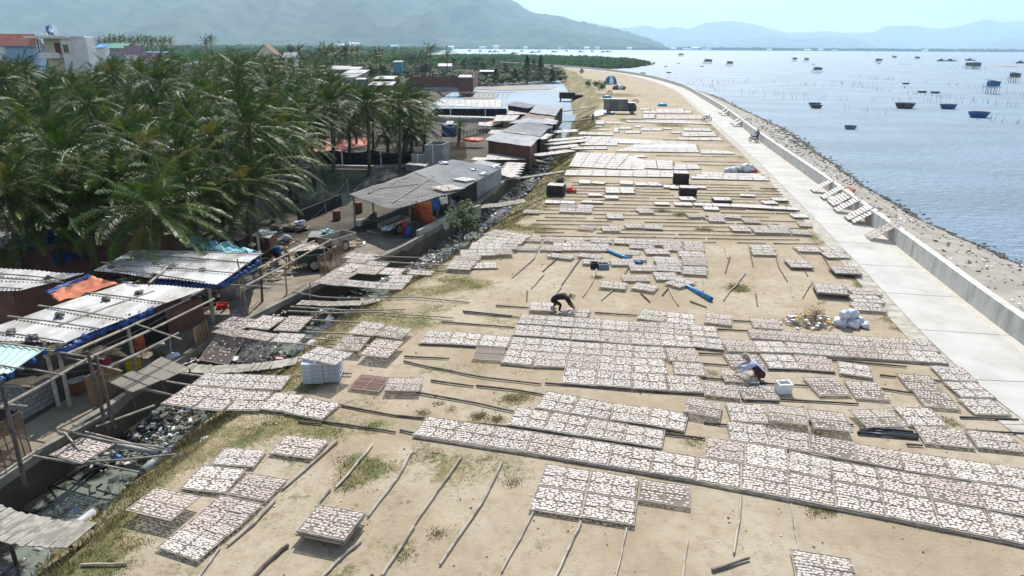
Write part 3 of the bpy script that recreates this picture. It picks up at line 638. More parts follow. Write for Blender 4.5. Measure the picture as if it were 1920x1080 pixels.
leaf_tree('broadleaf_tree', 772, 122, LZ, 8.0, 7, 'grey green feathery tree far behind the brick wall', m_fir, 1600, 0.5)
for i, (px, py, h_, w_) in enumerate([(988, 150, 9.5, 3.2), (1013, 150, 9.5, 2.8), (930, 152, 4.5, 3), (948, 140, 5, 3), (1035, 148, 4, 3.0), (965, 152, 4.5, 3.5), (905, 138, 5, 4), (870, 132, 6, 4), (850, 128, 6, 5), (893, 132, 5, 4), (925, 128, 6, 4), (1000, 140, 7, 3)]):
    leaf_tree('casuarina_tree', px, py, LZ, h_, w_, ['tallest feathery casuarina at the lagoon bank', 'dark upright casuarina second from the embankment corner'][i] if i < 2 else 'feathery casuarina on the bank behind the shallow lagoon', m_fir, 1100 if i < 2 else 700, 0.32, 'tree', None if i < 2 else 'casuarinas behind the lagoon', True)
for i, (px, py) in enumerate([(1104, 165), (1128, 172), (1132, 168), (1090, 140), (1118, 170), (1065, 128)]):
    leaf_tree('shrub', px, py, -0.5, 2.6, 1.6, 'green shrub on the far grassy shoulder left of the tent', None, 400, 0.22, 'shrub', 'shrubs on the embankment shoulder')
# ---------------------------------------------------------------- drying trays
m_fish = M('dried_fish', (0.59, 0.55, 0.51), 0.9, (0.46, 0.405, 0.37), 5.0, 0.42, 0.70, rand=0.07, spec=0.08)
m_fishp = M('pinkish_fish', (0.56, 0.49, 0.45), 0.9, (0.44, 0.37, 0.335), 6.0, rand=0.08)
m_fishr = M('red_brown_fish', (0.26, 0.11, 0.09), 0.7, (0.14, 0.06, 0.05), 12)
m_net = netmat('tray_netting', (0.22, 0.175, 0.16), 0.42)
TW, TD = 1.42, 1.28
def tray_parts(seed, kind):
    rg = random.Random(seed); fr = MB(); x, y = TW / 2, TD / 2; t = 0.024
    for s in (-1, 1):
        fr.box((0, s * (y - t / 2), 0), (TW, t, 0.03)); fr.box((s * (x - t / 2), 0, 0.004), (t, TD + 0.04, 0.03))
    fr.box((0, 0, 0.015), (t * .8, TD, 0.03)); fr.box((0, 0, 0.011), (TW, t * .8, 0.03))
    nt = MB(); nt.quad((-x, -y, 0.006), (x, -y, 0.006), (x, y, 0.006), (-x, y, 0.006))
    fi = MB(); nx, ny = rg.choice([(13, 11), (12, 11), (13, 12), (12, 10)]) if kind in ('full', 'pink') else (10, 8)
    if kind == 'red': nx, ny = 26, 22
    for j in range(ny):
        for i in range(nx):
            if kind == 'sparse' and nz(i * 0.35 + seed, j * 0.4) < -0.22: continue
            if kind == 'few' and (nz(i * 0.5 + seed, j * 0.5) < 0.12): continue
            if kind in ('full', 'pink') and rg.random() < 0.03: continue
            px = (i + 0.5) / nx * (TW - 0.12) - (TW - 0.12) / 2 + rg.uniform(-.028, .028) + (0.5 * (TW - .12) / nx * (0.35 if j % 2 else -0.35) if kind != 'red' else 0)
            py = (j + 0.5) / ny * (TD - 0.12) - (TD - 0.12) / 2 + rg.uniform(-.024, .024)
            px += (0.022 if px > 0 else -0.022) * (1 - abs(px) / .7); py += (0.022 if py > 0 else -0.022) * (1 - abs(py) / .64)
            a = rg.uniform(0, 6.28); rx_, ry_ = (rg.uniform(0.047, 0.061), rg.uniform(0.042, 0.054)) if kind != 'red' else (0.028, 0.018)
            hx, hy = rg.uniform(-.01, .01), rg.uniform(-.01, .01); vs = [(px + hx, py + hy, 0.024)]
            for k in range(7):
                th = a + 6.2832 * k / 7; q = rg.uniform(0.86, 1.12)
                vs.append((px + rx_ * q * math.cos(th), py + ry_ * q * math.sin(th), 0.014 + rg.uniform(0, 0.008)))
            fi.add(vs, [(0, k, k % 7 + 1) for k in range(1, 8)])
    return fr.mesh('tray_frame', m_bamboo), nt.mesh('tray_net', m_net), (fi.mesh('tray_fish', {'pink': m_fishp, 'red': m_fishr}.get(kind, m_fish)) if fi.f else None)
VAR = {'full': [tray_parts(s, 'full') for s in range(6)], 'pink': [tray_parts(s + 10, 'pink') for s in range(2)], 'sparse': [tray_parts(s + 20, 'sparse') for s in range(3)],
       'red': [tray_parts(31, 'red')], 'empty': [tray_parts(40, 'few')], 'bare': [(tray_parts(41, 'few')[0], tray_parts(41, 'few')[1], None)]}
TR_ = []    # specs: (matrix, kind, label, distance)
ORD = ['first', 'second', 'third', 'fourth', 'fifth', 'sixth', 'seventh', 'eighth', 'ninth', 'tenth', 'eleventh', 'twelfth', 'thirteenth', 'fourteenth', 'fifteenth', 'sixteenth']
def add_tray(a, b, c, d, kind='full', label=None, jit=True):
    """a BL, b BR, c TR, d TL in world space"""
    cx = (a + b + c + d) / 4; ex = (b - a + c - d) / 2; ey = (d - a + c - b) / 2
    lx = ex.length; ux = ex.normalized(); ly = (ey - ux * ey.dot(ux)).length; un = ux.cross(ey).normalized(); uy = un.cross(ux)
    sx = min(1.5, max(0.6, lx / TW * 1.0)); sy = min(1.5, max(0.6, max(ly, ey.length * 0.9) / TD * 0.99))
    if jit: cx = cx + Vector((0, 0, rnd(0, 0.014)))
    m = Matrix.Translation(cx) @ Matrix((ux, uy, un)).transposed().to_4x4() @ Matrix.Diagonal((sx, sy, 1, 1))
    TR_.append((m, kind, label, (cx - Vector((0, 0, H))).length)); return m
def pick(k):
    if k != 'full': return k
    r = random.random(); return 'pink' if r < 0.16 else ('sparse' if r < 0.2 else 'full')
def strip(bot, top, n, z=0.08, desc=None, kind='full', rail=False):
    """one line of trays between two photo polylines"""
    B = [G(*p, z) for p in bot]; T = [G(*p, z) for p in top]; tot = sum(n); k = 0
    for s, m in enumerate(n):
        for i in range(m):
            f0, f1 = i / m, (i + 1) / m
            add_tray(B[s].lerp(B[s + 1], f0), B[s].lerp(B[s + 1], f1), T[s].lerp(T[s + 1], f1), T[s].lerp(T[s + 1], f0), pick(kind),
                     (f'fish tray, {ORD[k]} from left in {desc}' if desc and tot > 1 else desc)); k += 1
    if rail: rail_pole([b + Vector((0, 0, 0.045 - z)) for b in B])
def quad(bl, br, tr, tl, nx=0, ny=0, z=0.08, desc=None, kind='full'):
    a, b, c, d = (G(*p, z) for p in (bl, br, tr, tl))
    nx = nx or max(1, round(((b - a).length + (c - d).length) / 2 / 1.40)); ny = ny or max(1, round(((d - a).length + (c - b).length) / 2 / 1.32))
    k = 0
    for j in range(ny):
        for i in range(nx):
            P = lambda u, v: a.lerp(b, u).lerp(d.lerp(c, u), v)
            lab = None
            if desc: lab = desc if nx * ny == 1 else f'fish tray, {ORD[k % 16]} from near left in {desc}'
            add_tray(P(i / nx, j / ny), P((i + 1) / nx, j / ny), P((i + 1) / nx, (j + 1) / ny), P(i / nx, (j + 1) / ny), pick(kind), lab); k += 1
POLES = []
def rail_pole(P, r=0.035, label=None, mat=None): POLES.append((P, r, label, mat))

# near rows (photo coordinates of the tray joints)
strip([(775, 817), (985, 849), (1300, 901), (1475, 935), (1660, 970), (1872, 1012), (1990, 1038)], [(799, 780), (1002, 810), (1310, 857), (1479, 885), (1652, 920), (1845, 957), (1950, 980)], [3, 4, 2, 2, 2, 1], desc='the longest front row', rail=True)
strip([(950, 797), (1017, 807), (1091, 819), (1166, 830), (1239, 842)], [(970, 764), (1035, 772), (1106, 784), (1177, 797), (1250, 808)], [1] * 4, desc='the short row behind the longest front row', rail=True)
strip([(1320, 857), (1397, 872), (1477, 885), (1559, 900), (1650, 919), (1742, 936), (1845, 955), (1950, 975)], [(1325, 820), (1397, 830), (1477, 843), (1559, 865), (1645, 877), (1732, 893), (1826, 906), (1918, 918)], [1] * 7, desc='the middle of three stacked rows at the right', rail=True)
strip([(1366, 826), (1440, 836), (1517, 849), (1606, 865), (1693, 883), (1786, 898), (1882, 911), (1985, 930)], [(1365, 791), (1439, 797), (1518, 812), (1602, 831), (1684, 845), (1771, 857), (1862, 870), (1955, 886)], [1] * 7, desc='the rearmost of three stacked rows at the right', rail=True)
strip([(1002, 766), (1068, 777), (1141, 788), (1214, 797), (1281, 811)], [(1026, 733), (1086, 744), (1153, 757), (1223, 765), (1294, 776)], [1] * 4, desc='the top stepped row below the central block', rail=True)
quad((990, 956), (1191, 987), (1196, 896), (1025, 870), 2, 2, desc='the square group of four at the front')
Q1 = lambda P, d, k='full', z=0.08: quad(*P, 1, 1, z=z, desc=d, kind=k)
Q1([(1197, 938), (1292, 955), (1297, 911), (1200, 899)], 'tray of white fish attached to the right side of the square front group')
Q1([(1365, 790), (1439, 795), (1435, 760), (1365, 755)], 'tray of white fish left of the two raised trays, behind the rearmost right row')
Q1([(1282, 773), (1350, 786), (1354, 755), (1286, 744)], 'half filled tray alone behind the end of the stepped rows', 'sparse', 0.2)
Q1([(1441, 789), (1516, 800), (1509, 765), (1438, 758)], 'raised tray with gappy fish, left one of the raised pair', 'sparse', 0.28)
Q1([(1524, 804), (1597, 811), (1585, 775), (1514, 767)], 'raised tray with gappy fish, right one of the raised pair', 'sparse', 0.28)
Q1([(1622, 803), (1698, 800), (1676, 766), (1594, 768)], 'doubled dark netted tray of fish beside a bundle of black pipes', 'sparse', 0.2)
Q1([(1700, 799), (1771, 800), (1751, 767), (1677, 762)], 'tray of big white fish touching the doubled tray on its right')
Q1([(1730, 831), (1824, 842), (1806, 805), (1715, 797)], 'tray of neatly lined round fish at the end of the black pipe bundle')
Q1([(1830, 840), (1925, 850), (1895, 815), (1810, 806)], 'tray of white fish at the right picture edge beside the road shoulder')
Q1([(1705, 731), (1767, 736), (1747, 705), (1678, 700)], 'slanting tray of fish, far one of the slanting pair before the road', 'sparse')
Q1([(1730, 763), (1801, 770), (1775, 736), (1712, 731)], 'slanting tray of fish, near one of the slanting pair before the road', 'sparse')
strip([(1771, 714), (1835, 717)], [(1740, 685), (1804, 690)], [1], desc='farthest tray of the slanting column along the road shoulder')
strip([(1797, 747), (1862, 747)], [(1771, 715), (1835, 718)], [1], desc='middle tray of the slanting column along the road shoulder')
strip([(1823, 777), (1894, 781)], [(1797, 748), (1862, 748)], [1], desc='nearest tray of the slanting column along the road shoulder')
Q1([(1572, 701), (1637, 710), (1631, 686), (1570, 677)], 'single tray of white fish on pale poles below the long double row')
Q1([(1534, 744), (1594, 742), (1566, 708), (1506, 707)], 'slanting tray with light wood frame right of the foam box', 'sparse')
Q1([(1599, 747), (1666, 752), (1647, 717), (1587, 714)], 'half empty tray beside the slanting light framed one', 'sparse')
strip([(1406, 635), (1762, 661)], [(1402, 617), (1744, 639)], [6], desc='the upper of two long rows ending roadside', rail=True)
strip([(1360, 660), (1480, 662), (1597, 671), (1780, 683)], [(1356, 637), (1470, 641), (1577, 648), (1755, 660)], [2, 2, 3], desc='the lower of two long rows ending roadside', rail=True)
Q1([(1366, 689), (1430, 690), (1425, 665), (1360, 664)], 'gappy tray just behind the hat of the worker in pale blue', 'sparse')
strip([(1439, 691), (1502, 693), (1567, 698)], [(1427, 664), (1487, 665), (1547, 669)], [1, 1], desc='the pair right behind the worker in pale blue', rail=True)
Q1([(1362, 716), (1425, 719), (1410, 695), (1346, 692)], 'tray being laid out by the crouching worker in pale blue', 'sparse', 0.2)
Q1([(1321, 743), (1387, 748), (1384, 722), (1320, 714)], 'tray left of the half filled one in front of the worker in pale blue')
Q1([(1390, 748), (1459, 752), (1449, 723), (1385, 723)], 'half filled tray in front of the worker in pale blue', 'sparse')
strip([(969, 607), (1074, 614), (1177, 621), (1232, 626), (1297, 630), (1349, 634)], [(977, 589), (1080, 595), (1182, 603), (1236, 604), (1291, 609), (1342, 612)], [2, 2, 1, 1, 1], desc='the first full row below the woman in black', rail=True)
strip([(1194, 598), (1246, 605), (1302, 611)], [(1202, 579), (1253, 585), (1304, 589)], [1, 1], desc='the pair behind the middle of the central block')
Q1([(1318, 605), (1371, 612), (1375, 591), (1325, 586)], 'doubled tray standing alone behind the central block')
Q1([(1410, 615), (1465, 619), (1461, 599), (1407, 596)], 'single tray just left of the rubbish heap')
strip([(959, 629), (1012, 632), (1069, 637), (1125, 641), (1182, 646), (1239, 649), (1296, 651), (1360, 657)], [(969, 609), (1020, 612), (1074, 616), (1127, 618), (1180, 623), (1237, 626), (1297, 630), (1352, 636)], [1] * 7, desc='the second full row of the central block', rail=True)
strip([(785, 644), (839, 646), (894, 649), (950, 652)], [(804, 620), (851, 622), (906, 627), (961, 632)], [1] * 3, desc='the left arm of the central block', rail=True)
L0_ = [(961, 632), (1017, 635), (1074, 641), (1130, 644), (1187, 648), (1247, 651)]; L1_ = [(951, 656), (1008, 660), (1066, 664), (1124, 667), (1187, 672), (1249, 674)]
L2_ = [(939, 680), (996, 687), (1059, 689), (1120, 695), (1185, 700), (1249, 702)]; L3_ = [(1052, 719), (1116, 724), (1183, 729), (1251, 734)]
strip(L1_, L0_, [1] * 5, desc='the third row of the central block'); strip(L2_, L1_, [1] * 5, desc='the fourth row of the central block', rail=True); strip(L3_, L2_[2:], [1] * 3, desc='the nearest row of the central block', rail=True)
Q1([(1250, 677), (1309, 680), (1306, 654), (1251, 652)], 'tray at the right end behind the small notch of the central block')
Q1([(1262, 702), (1322, 707), (1320, 682), (1262, 679)], 'tray shifted right beside the small notch of the central block')
Q1([(1252, 734), (1317, 737), (1314, 707), (1252, 704)], 'nearest right corner tray of the central block')
Q1([(884, 675), (939, 676), (949, 654), (895, 649)], 'dark nearly empty tray with a few reddish shrimp', 'bare')
Q1([(991, 582), (1039, 584), (1039, 567), (994, 566)], 'raised tray left of the woman in the conical hat', z=0.2)
Q1([(1054, 591), (1104, 597), (1106, 581), (1059, 576)], 'tray in front of the woman in the conical hat')
# left side
Q1([(654, 627), (705, 631), (722, 607), (675, 601)], 'tray of white fish, far left one of four beside the planks slope', z=0.25)
Q1([(706, 631), (754, 637), (774, 617), (722, 609)], 'tray with an empty dark strip across it on the grassy slope top', 'sparse', 0.25)
Q1([(622, 655), (674, 660), (695, 632), (647, 631)], 'gappy tray behind the white box stack', 'sparse', 0.3)
Q1([(676, 667), (729, 672), (756, 641), (702, 634)], 'raised pinkish tray with thick frame right of the white box stack', 'pink', 0.3)
Q1([(650, 730), (710, 734), (734, 710), (679, 701)], 'tray of dark red brown dried fish right of the white box stack', 'red')
Q1([(714, 734), (780, 734), (800, 709), (734, 707)], 'pinkish tray touching the dark red one', 'pink', 0.2)
quad((569, 675), (636, 687), (656, 662), (587, 647), 2, 1, z=0.92, desc='the pair topping the white box stack')
strip([(302, 757), (360, 767), (417, 772), (482, 769), (540, 773)], [(354, 722), (408, 727), (460, 731), (517, 735), (574, 742)], [1] * 4, desc='the near line of the big slope rack')
strip([(354, 722), (410, 727), (464, 730), (520, 732)], [(389, 700), (445, 702), (500, 704), (554, 705)], [1] * 3, desc='the far line of the big slope rack')
Q1([(541, 775), (604, 790), (639, 756), (567, 745)], 'last tray at the right end of the big rack over the rubbish slope')
for P, k, d in [([(465, 614), (509, 621), (532, 594), (485, 591)], 'full', 'far middle tray on the pole rack over the alley bend'), ([(515, 621), (562, 622), (585, 595), (540, 592)], 'pink', 'far right tray on the pole rack over the alley bend'),
                ([(407, 615), (460, 620), (478, 600), (430, 592)], 'sparse', 'far left tray on the pole rack over the alley bend'), ([(507, 640), (556, 646), (577, 626), (525, 626)], 'full', 'near right tray on the pole rack over the alley bend'),
                ([(448, 632), (502, 641), (522, 627), (466, 618)], 'pink', 'near middle tray on the pole rack over the alley bend'), ([(400, 622), (446, 634), (462, 620), (418, 613)], 'sparse', 'near left tray on the pole rack over the alley bend')]: Q1(P, d, k, 0.05)
add_tray(G(380, 680, -.75), G(430, 682, -.75), G(460, 637, -.05), G(400, 622, -.05), 'empty', 'dark netted tray leaning by the curved footbridge, the left of two', False)
add_tray(G(442, 680, -.75), G(497, 680, -.75), G(515, 637, -.05), G(464, 632, -.05), 'empty', 'dark netted tray leaning by the curved footbridge, the right of two', False)
strip([(580, 531), (640, 536), (705, 542), (750, 544)], [(612, 517), (650, 525), (717, 530), (767, 531)], [1] * 3, z=0.05, desc='the near edge of the rack above the canal')
for i, P in enumerate([[(607, 517), (650, 525), (670, 512), (626, 509)], [(632, 509), (667, 514), (676, 496), (652, 492)], [(669, 514), (707, 515), (720, 501), (676, 496)], [(709, 515), (745, 516), (765, 505), (722, 501)], [(757, 514), (802, 517), (822, 509), (775, 507)],
                       [(720, 530), (762, 531), (780, 517), (742, 516)], [(650, 492), (682, 495), (692, 486), (657, 484)], [(685, 496), (725, 499), (732, 492), (692, 490)], [(640, 484), (668, 486), (690, 476), (660, 474)], [(668, 486), (700, 488), (712, 478), (690, 476)]]):
    Q1(P, ORD[i] + ' inner tray, counted from the near left, of the rack above the canal', 'full', 0.05)
quad((836, 504), (880, 507), (905, 481), (853, 480), 1, 3, z=0.2, desc='the tail of the bright tilted sheet of trays'); quad((853, 483), (955, 477), (995, 442), (925, 429), 3, 4, z=0.2, desc='the wide end of the bright tilted sheet'); Q1([(872, 504), (925, 503), (940, 491), (886, 492)], 'single tray below the square gap in the bright sheet of trays')
Q1([(92, 855), (157, 870), (212, 834), (155.6, 817.5)], 'tray hanging on poles over the grey canal water', 'pink', -0.45)
Q1([(236, 960), (318, 976), (378, 934), (294, 912)], 'tray propped at the edge of the slope in the lower left', z=0.3)
Q1([(383, 872), (472, 876), (505.5, 845), (430.5, 840)], 'far left tray of the slanting column in the lower left'); Q1([(336, 917), (417, 927), (469, 880), (380, 873)], 'second left tray of the slanting column in the lower left')
Q1([(422, 927), (500, 941), (540, 899), (469, 887)], 'right bulging tray of the slanting column in the lower left', 'pink'); Q1([(364, 970), (444, 992), (497, 944), (414, 930)], 'third tray of the slanting column in the lower left', 'pink')
Q1([(336, 991), (408, 1022), (439, 994), (369, 972)], 'fourth tray of the slanting column in the lower left'); Q1([(300, 1027), (378, 1048), (408, 1023), (332, 994)], 'nearest tray of the slanting column in the lower left')
Q1([(504, 851), (586, 862), (618, 826), (536, 816)], 'lone tray of white fish left of the first long bare pole')
for k in range(4):
    dx = [0, 2, -3, 1][k]; Q1([(551 + dx, 994 + k * 3), (644 + dx, 1015 + k * 3), (686 + dx, 961 + k * 2), (603 + dx, 947 + k * 2)], ['top', 'second', 'third', 'bottom'][k] + ' tray in the small stack standing alone in the foreground', 'pink' if k == 0 else 'full', 0.38 - 0.07 * k)
Q1([(1486, 1086), (1606, 1104), (1602, 1050), (1486, 1030)], 'tray of white fish cut off by the bottom picture edge')

# middle ground, coordinates read in enlarged crops: (origin, scale, [TL, TR, BR, BL], nx, ny)
def crop(ox, oy, s): return lambda x, y: (ox + x / s, oy + y / s)
C1 = crop(960, 320, 4); C2 = crop(1360, 300, 3.43); C3 = crop(1160, 180, 8); C4 = crop(980, 180, 8)
def cq(C, tl, tr, br, bl, nx=0, ny=0, kind='full', z=0.12): quad(C(*bl), C(*br), C(*tr), C(*tl), nx, ny, z=z, kind=kind)
for q in [((245, 490), (400, 505), (400, 540), (240, 535), 1, 1), ((400, 500), (545, 500), (545, 545), (400, 545), 1, 1), ((590, 500), (755, 505), (745, 545), (585, 540), 1, 1), ((765, 505), (1270, 530), (1275, 570), (760, 545), 3, 1), ((1285, 530), (1435, 535), (1445, 605), (1290, 600), 1, 2),
          ((215, 560), (380, 570), (370, 605), (210, 600), 1, 1), ((240, 535), (590, 545), (590, 600), (380, 600), 2, 1), ((600, 545), (770, 550), (700, 600), (560, 605), 1, 1), ((880, 555), (1080, 560), (1060, 590), (875, 580), 1, 1), ((980, 590), (1180, 590), (1180, 630), (1010, 625), 1, 1),
          ((1130, 560), (1270, 565), (1275, 600), (1140, 600), 1, 1), ((1220, 600), (1440, 610), (1450, 650), (1270, 645), 1, 1), ((1270, 645), (1460, 655), (1465, 715), (1280, 710), 1, 2), ((800, 590), (970, 600), (950, 640), (850, 630), 1, 1), ((280, 615), (480, 640), (440, 670), (270, 645), 1, 1),
          ((500, 615), (690, 640), (660, 665), (490, 645), 1, 1), ((540, 665), (700, 670), (700, 705), (515, 700), 1, 1), ((735, 665), (925, 660), (910, 715), (735, 705), 1, 1), ((900, 640), (1010, 645), (1000, 675), (920, 670), 1, 1), ((1040, 640), (1250, 655), (1240, 690), (1080, 685), 1, 1),
          ((885, 705), (1075, 710), (1065, 755), (875, 755), 1, 1), ((1080, 680), (1270, 680), (1270, 765), (1080, 750), 1, 2), ((1280, 720), (1465, 720), (1465, 790), (1275, 775), 1, 2), ((820, 780), (1030, 785), (1030, 830), (825, 830), 1, 1), ((1065, 760), (1240, 770), (1240, 820), (1070, 825), 1, 1),
          ((680, 835), (880, 840), (840, 900), (640, 870), 1, 1), ((925, 835), (1100, 865), (1070, 910), (895, 885), 1, 1), ((1170, 830), (1300, 800), (1360, 840), (1220, 895), 1, 1), ((670, 415), (805, 415), (805, 455), (670, 455), 1, 1), ((505, 405), (640, 415), (600, 450), (490, 440), 1, 1),
          ((840, 400), (980, 400), (985, 430), (850, 430), 1, 1), ((990, 405), (1140, 415), (1120, 440), (990, 435), 1, 1), ((1635, 415), (1780, 420), (1785, 455), (1645, 455), 1, 1), ((1725, 360), (1850, 360), (1860, 395), (1740, 390), 1, 1), ((705, 320), (835, 325), (835, 360), (710, 360), 1, 1),
          ((925, 285), (1040, 285), (1070, 315), (950, 320), 1, 1), ((1300, 320), (1430, 322), (1455, 350), (1325, 350), 1, 1), ((1465, 325), (1590, 325), (1600, 385), (1470, 380), 1, 2), ((1600, 325), (1720, 335), (1720, 360), (1600, 350), 1, 1), ((250, 220), (475, 230), (475, 250), (245, 245), 2, 1),
          ((360, 252), (480, 255), (475, 315), (350, 310), 1, 2), ((490, 255), (615, 257), (600, 318), (475, 313), 1, 2), ((85, 295), (215, 295), (205, 325), (85, 318), 1, 1), ((1060, 235), (1190, 235), (1170, 260), (1075, 255), 1, 1), ((1215, 235), (1350, 240), (1350, 265), (1210, 262), 1, 1),
          ((1360, 240), (1920, 260), (1920, 285), (1365, 262), 4, 1), ((1435, 267), (1555, 272), (1550, 298), (1430, 293), 1, 1), ((1255, 195), (1370, 195), (1370, 225), (1255, 222), 1, 1), ((1705, 175), (1820, 180), (1830, 195), (1715, 192), 1, 1), ((700, 125), (915, 125), (920, 170), (700, 168), 2, 2),
          ((570, 170), (680, 170), (675, 192), (570, 190), 1, 1), ((500, 68), (590, 70), (590, 100), (505, 97), 1, 1), ((600, 75), (700, 88), (700, 102), (600, 98), 1, 1), ((800, 72), (905, 75), (915, 108), (820, 105), 1, 1), ((920, 90), (1110, 85), (1125, 115), (920, 110), 2, 1),
          ((1130, 105), (1230, 107), (1230, 130), (1135, 127), 1, 1), ((1340, 110), (1455, 115), (1460, 133), (1350, 130), 1, 1)]: cq(C1, *q)
cq(C1, (520, 225), (680, 230), (690, 245), (515, 240), 1, 1, 'red'); cq(C1, (695, 187), (800, 188), (800, 212), (695, 210), 1, 1, 'sparse'); cq(C1, (40, 565), (200, 570), (190, 600), (30, 600), 1, 1, 'sparse'); cq(C1, (100, 500), (230, 505), (215, 535), (100, 530), 1, 1, 'sparse')
for q in [((155, 545), (305, 550), (330, 615), (170, 610), 1, 2), ((165, 430), (295, 435), (295, 470), (180, 468), 1, 1), ((270, 415), (400, 420), (420, 475), (300, 470), 1, 2), ((420, 445), (540, 455), (550, 480), (425, 478), 1, 1), ((455, 395), (555, 400), (555, 430), (480, 425), 1, 1),
          ((140, 288), (470, 305), (475, 325), (145, 308), 4, 1), ((290, 240), (390, 242), (405, 265), (305, 262), 1, 1), ((230, 262), (320, 262), (340, 285), (240, 283), 1, 1), ((420, 345), (520, 348), (530, 372), (425, 370), 1, 1), ((440, 560), (610, 562), (615, 595), (465, 588), 1, 1),
          ((605, 558), (740, 560), (800, 632), (640, 630), 1, 2), ((790, 820), (980, 825), (1030, 980), (815, 965), 1, 3)]: cq(C2, *q)
for P, n, d in [([(390, 640), (540, 645), (550, 695), (405, 690)], 2, 'the two tray stack on bare sand near the road'), ([(680, 682), (840, 690), (870, 735), (690, 730)], 3, 'the low stack tilted at the road shoulder'), ([(580, 795), (775, 810), (780, 865), (570, 850)], 4, 'the stack behind the white sacks')]:
    for k in range(n):
        a = [C2(x, y + k * 3) for x, y in P]; quad(a[3], a[2], a[1], a[0], 1, 1, z=0.10 + 0.07 * (n - 1 - k), desc=f'{ORD[k]} tray from the top in {d}')
# racks leaning on the sea wall
for i, (a, b, c, d) in enumerate([((648, 285), (700, 300), (760, 235), (700, 215)), ((620, 240), (655, 255), (725, 205), (690, 185)), ((570, 190), (620, 215), (690, 170), (640, 150)), ((700, 270), (735, 285), (790, 235), (740, 195)), ((760, 375), (800, 388), (905, 315), (850, 300)), ((715, 315), (765, 345), (850, 290), (790, 250)), ((815, 395), (845, 405), (950, 330), (910, 315)), ((905, 490), (945, 515), (1090, 450), (1040, 420))]):
    A = G(*C2(*a), 0.09); B = G(*C2(*b), 0.09); y0, y1 = A.y, B.y
    x1 = wallB((y0 + y1) / 2) + 0.15; k = slope_dir(wallB, A.y); n_ = Vector((1, -k, 0)).normalized(); tt = Vector((k, 1, 0)).normalized()
    P0 = Vector((x1 - 1.45 - 0.12 * (i % 3), (y0 + y1) / 2, 0.09)); top = P0 + n_ * 1.75 + Vector((0, 0, 1.16)); hw = 0.68
    add_tray(P0 + tt * hw, P0 - tt * hw, top - tt * hw, top + tt * hw, 'pink', f'{ORD[i]} tray leaning from the road over the sea wall in the near groups')
for i, (px, py) in enumerate([(1352, 212), (1358, 216), (1378, 232), (1388, 236)]):
    p = G(px, py, 0.09); k = slope_dir(wallB, p.y); n_ = Vector((1, -k, 0)).normalized(); tt = Vector((k, 1, 0)).normalized(); P0 = Vector((wallB(p.y) - 1.35, p.y, 0.09)); top = P0 + n_ * 1.8 + Vector((0, 0, 1.16))
    add_tray(P0 + tt, P0 - tt, top - tt, top + tt, 'pink', f'{ORD[i]} tray leaning over the far part of the sea wall beyond the walker')
# far blocks
for P in [((1066, 312), (1155, 317), (1181, 289), (1081, 286)), ((1155, 317), (1210, 319), (1200, 300), (1181, 291)), ((1204, 315), (1262, 318), (1262, 301), (1198, 300)), ((1262, 318), (1315, 317), (1308, 309), (1266, 307)), ((1058, 329), (1290, 333), (1290, 320), (1062, 319)), ((1290, 335), (1445, 339), (1425, 326), (1320, 323)),
          ((1152, 284), (1312, 286), (1305, 270), (1190, 271)), ((1312, 288), (1380, 289), (1365, 283), (1315, 281)), ((1160, 269), (1296, 272), (1285, 266), (1160, 261)), ((1186, 276), (1310, 278), (1300, 272), (1188, 271)), ((1280, 256), (1346, 255), (1338, 248), (1278, 248)), ((1270, 262), (1356, 264), (1350, 259), (1270, 258)),
          ((1280, 245), (1335, 246), (1330, 241), (1282, 240)), ((1175, 229), (1340, 233), (1280, 226), (1172, 226)), ((1230, 223), (1322, 223), (1316, 218), (1232, 216)), ((1205, 212), (1297, 212), (1297, 208), (1205, 208)), ((1200, 206), (1218, 206), (1218, 203), (1200, 203)), ((1230, 208), (1282, 208), (1282, 204), (1230, 204)), ((1205, 222), (1228, 222), (1228, 214), (1205, 214)),
          ((1083, 252), (1150, 254), (1150, 249), (1088, 247)), ((1080, 266), (1220, 270), (1220, 263), (1095, 255)), ((1085, 272), (1158, 273), (1158, 268), (1100, 267)), ((1070, 280), (1138, 280), (1138, 275), (1070, 275)), ((1117, 233), (1134, 233), (1134, 226), (1117, 226)), ((1135, 232), (1164, 232), (1164, 229), (1135, 228)), ((1116, 238), (1130, 238), (1130, 236), (1116, 236)),
          ((1110, 219), (1150, 211), (1136, 205), (1120, 207)), ((1110, 214), (1150, 213), (1150, 209), (1115, 210)), ((1405, 331), (1440, 337), (1425, 326), (1400, 324)), ((1258, 250), (1277, 250), (1277, 247), (1258, 247)), ((1189, 239), (1203, 239), (1203, 236), (1189, 236)), ((1201, 245), (1242, 245), (1242, 240), (1201, 240)), ((1246, 242), (1260, 243), (1260, 240), (1246, 240)), ((1172, 250), (1201, 250), (1201, 246), (1172, 246)), ((1150, 248), (1160, 248), (1160, 240), (1150, 240)), ((1160, 242), (1184, 242), (1184, 238), (1160, 238)), ((1120, 311 - 66), (1140, 245), (1140, 243), (1120, 243)), ((1190, 295), (1212, 295), (1207, 291), (1188, 291))]: quad(*P)
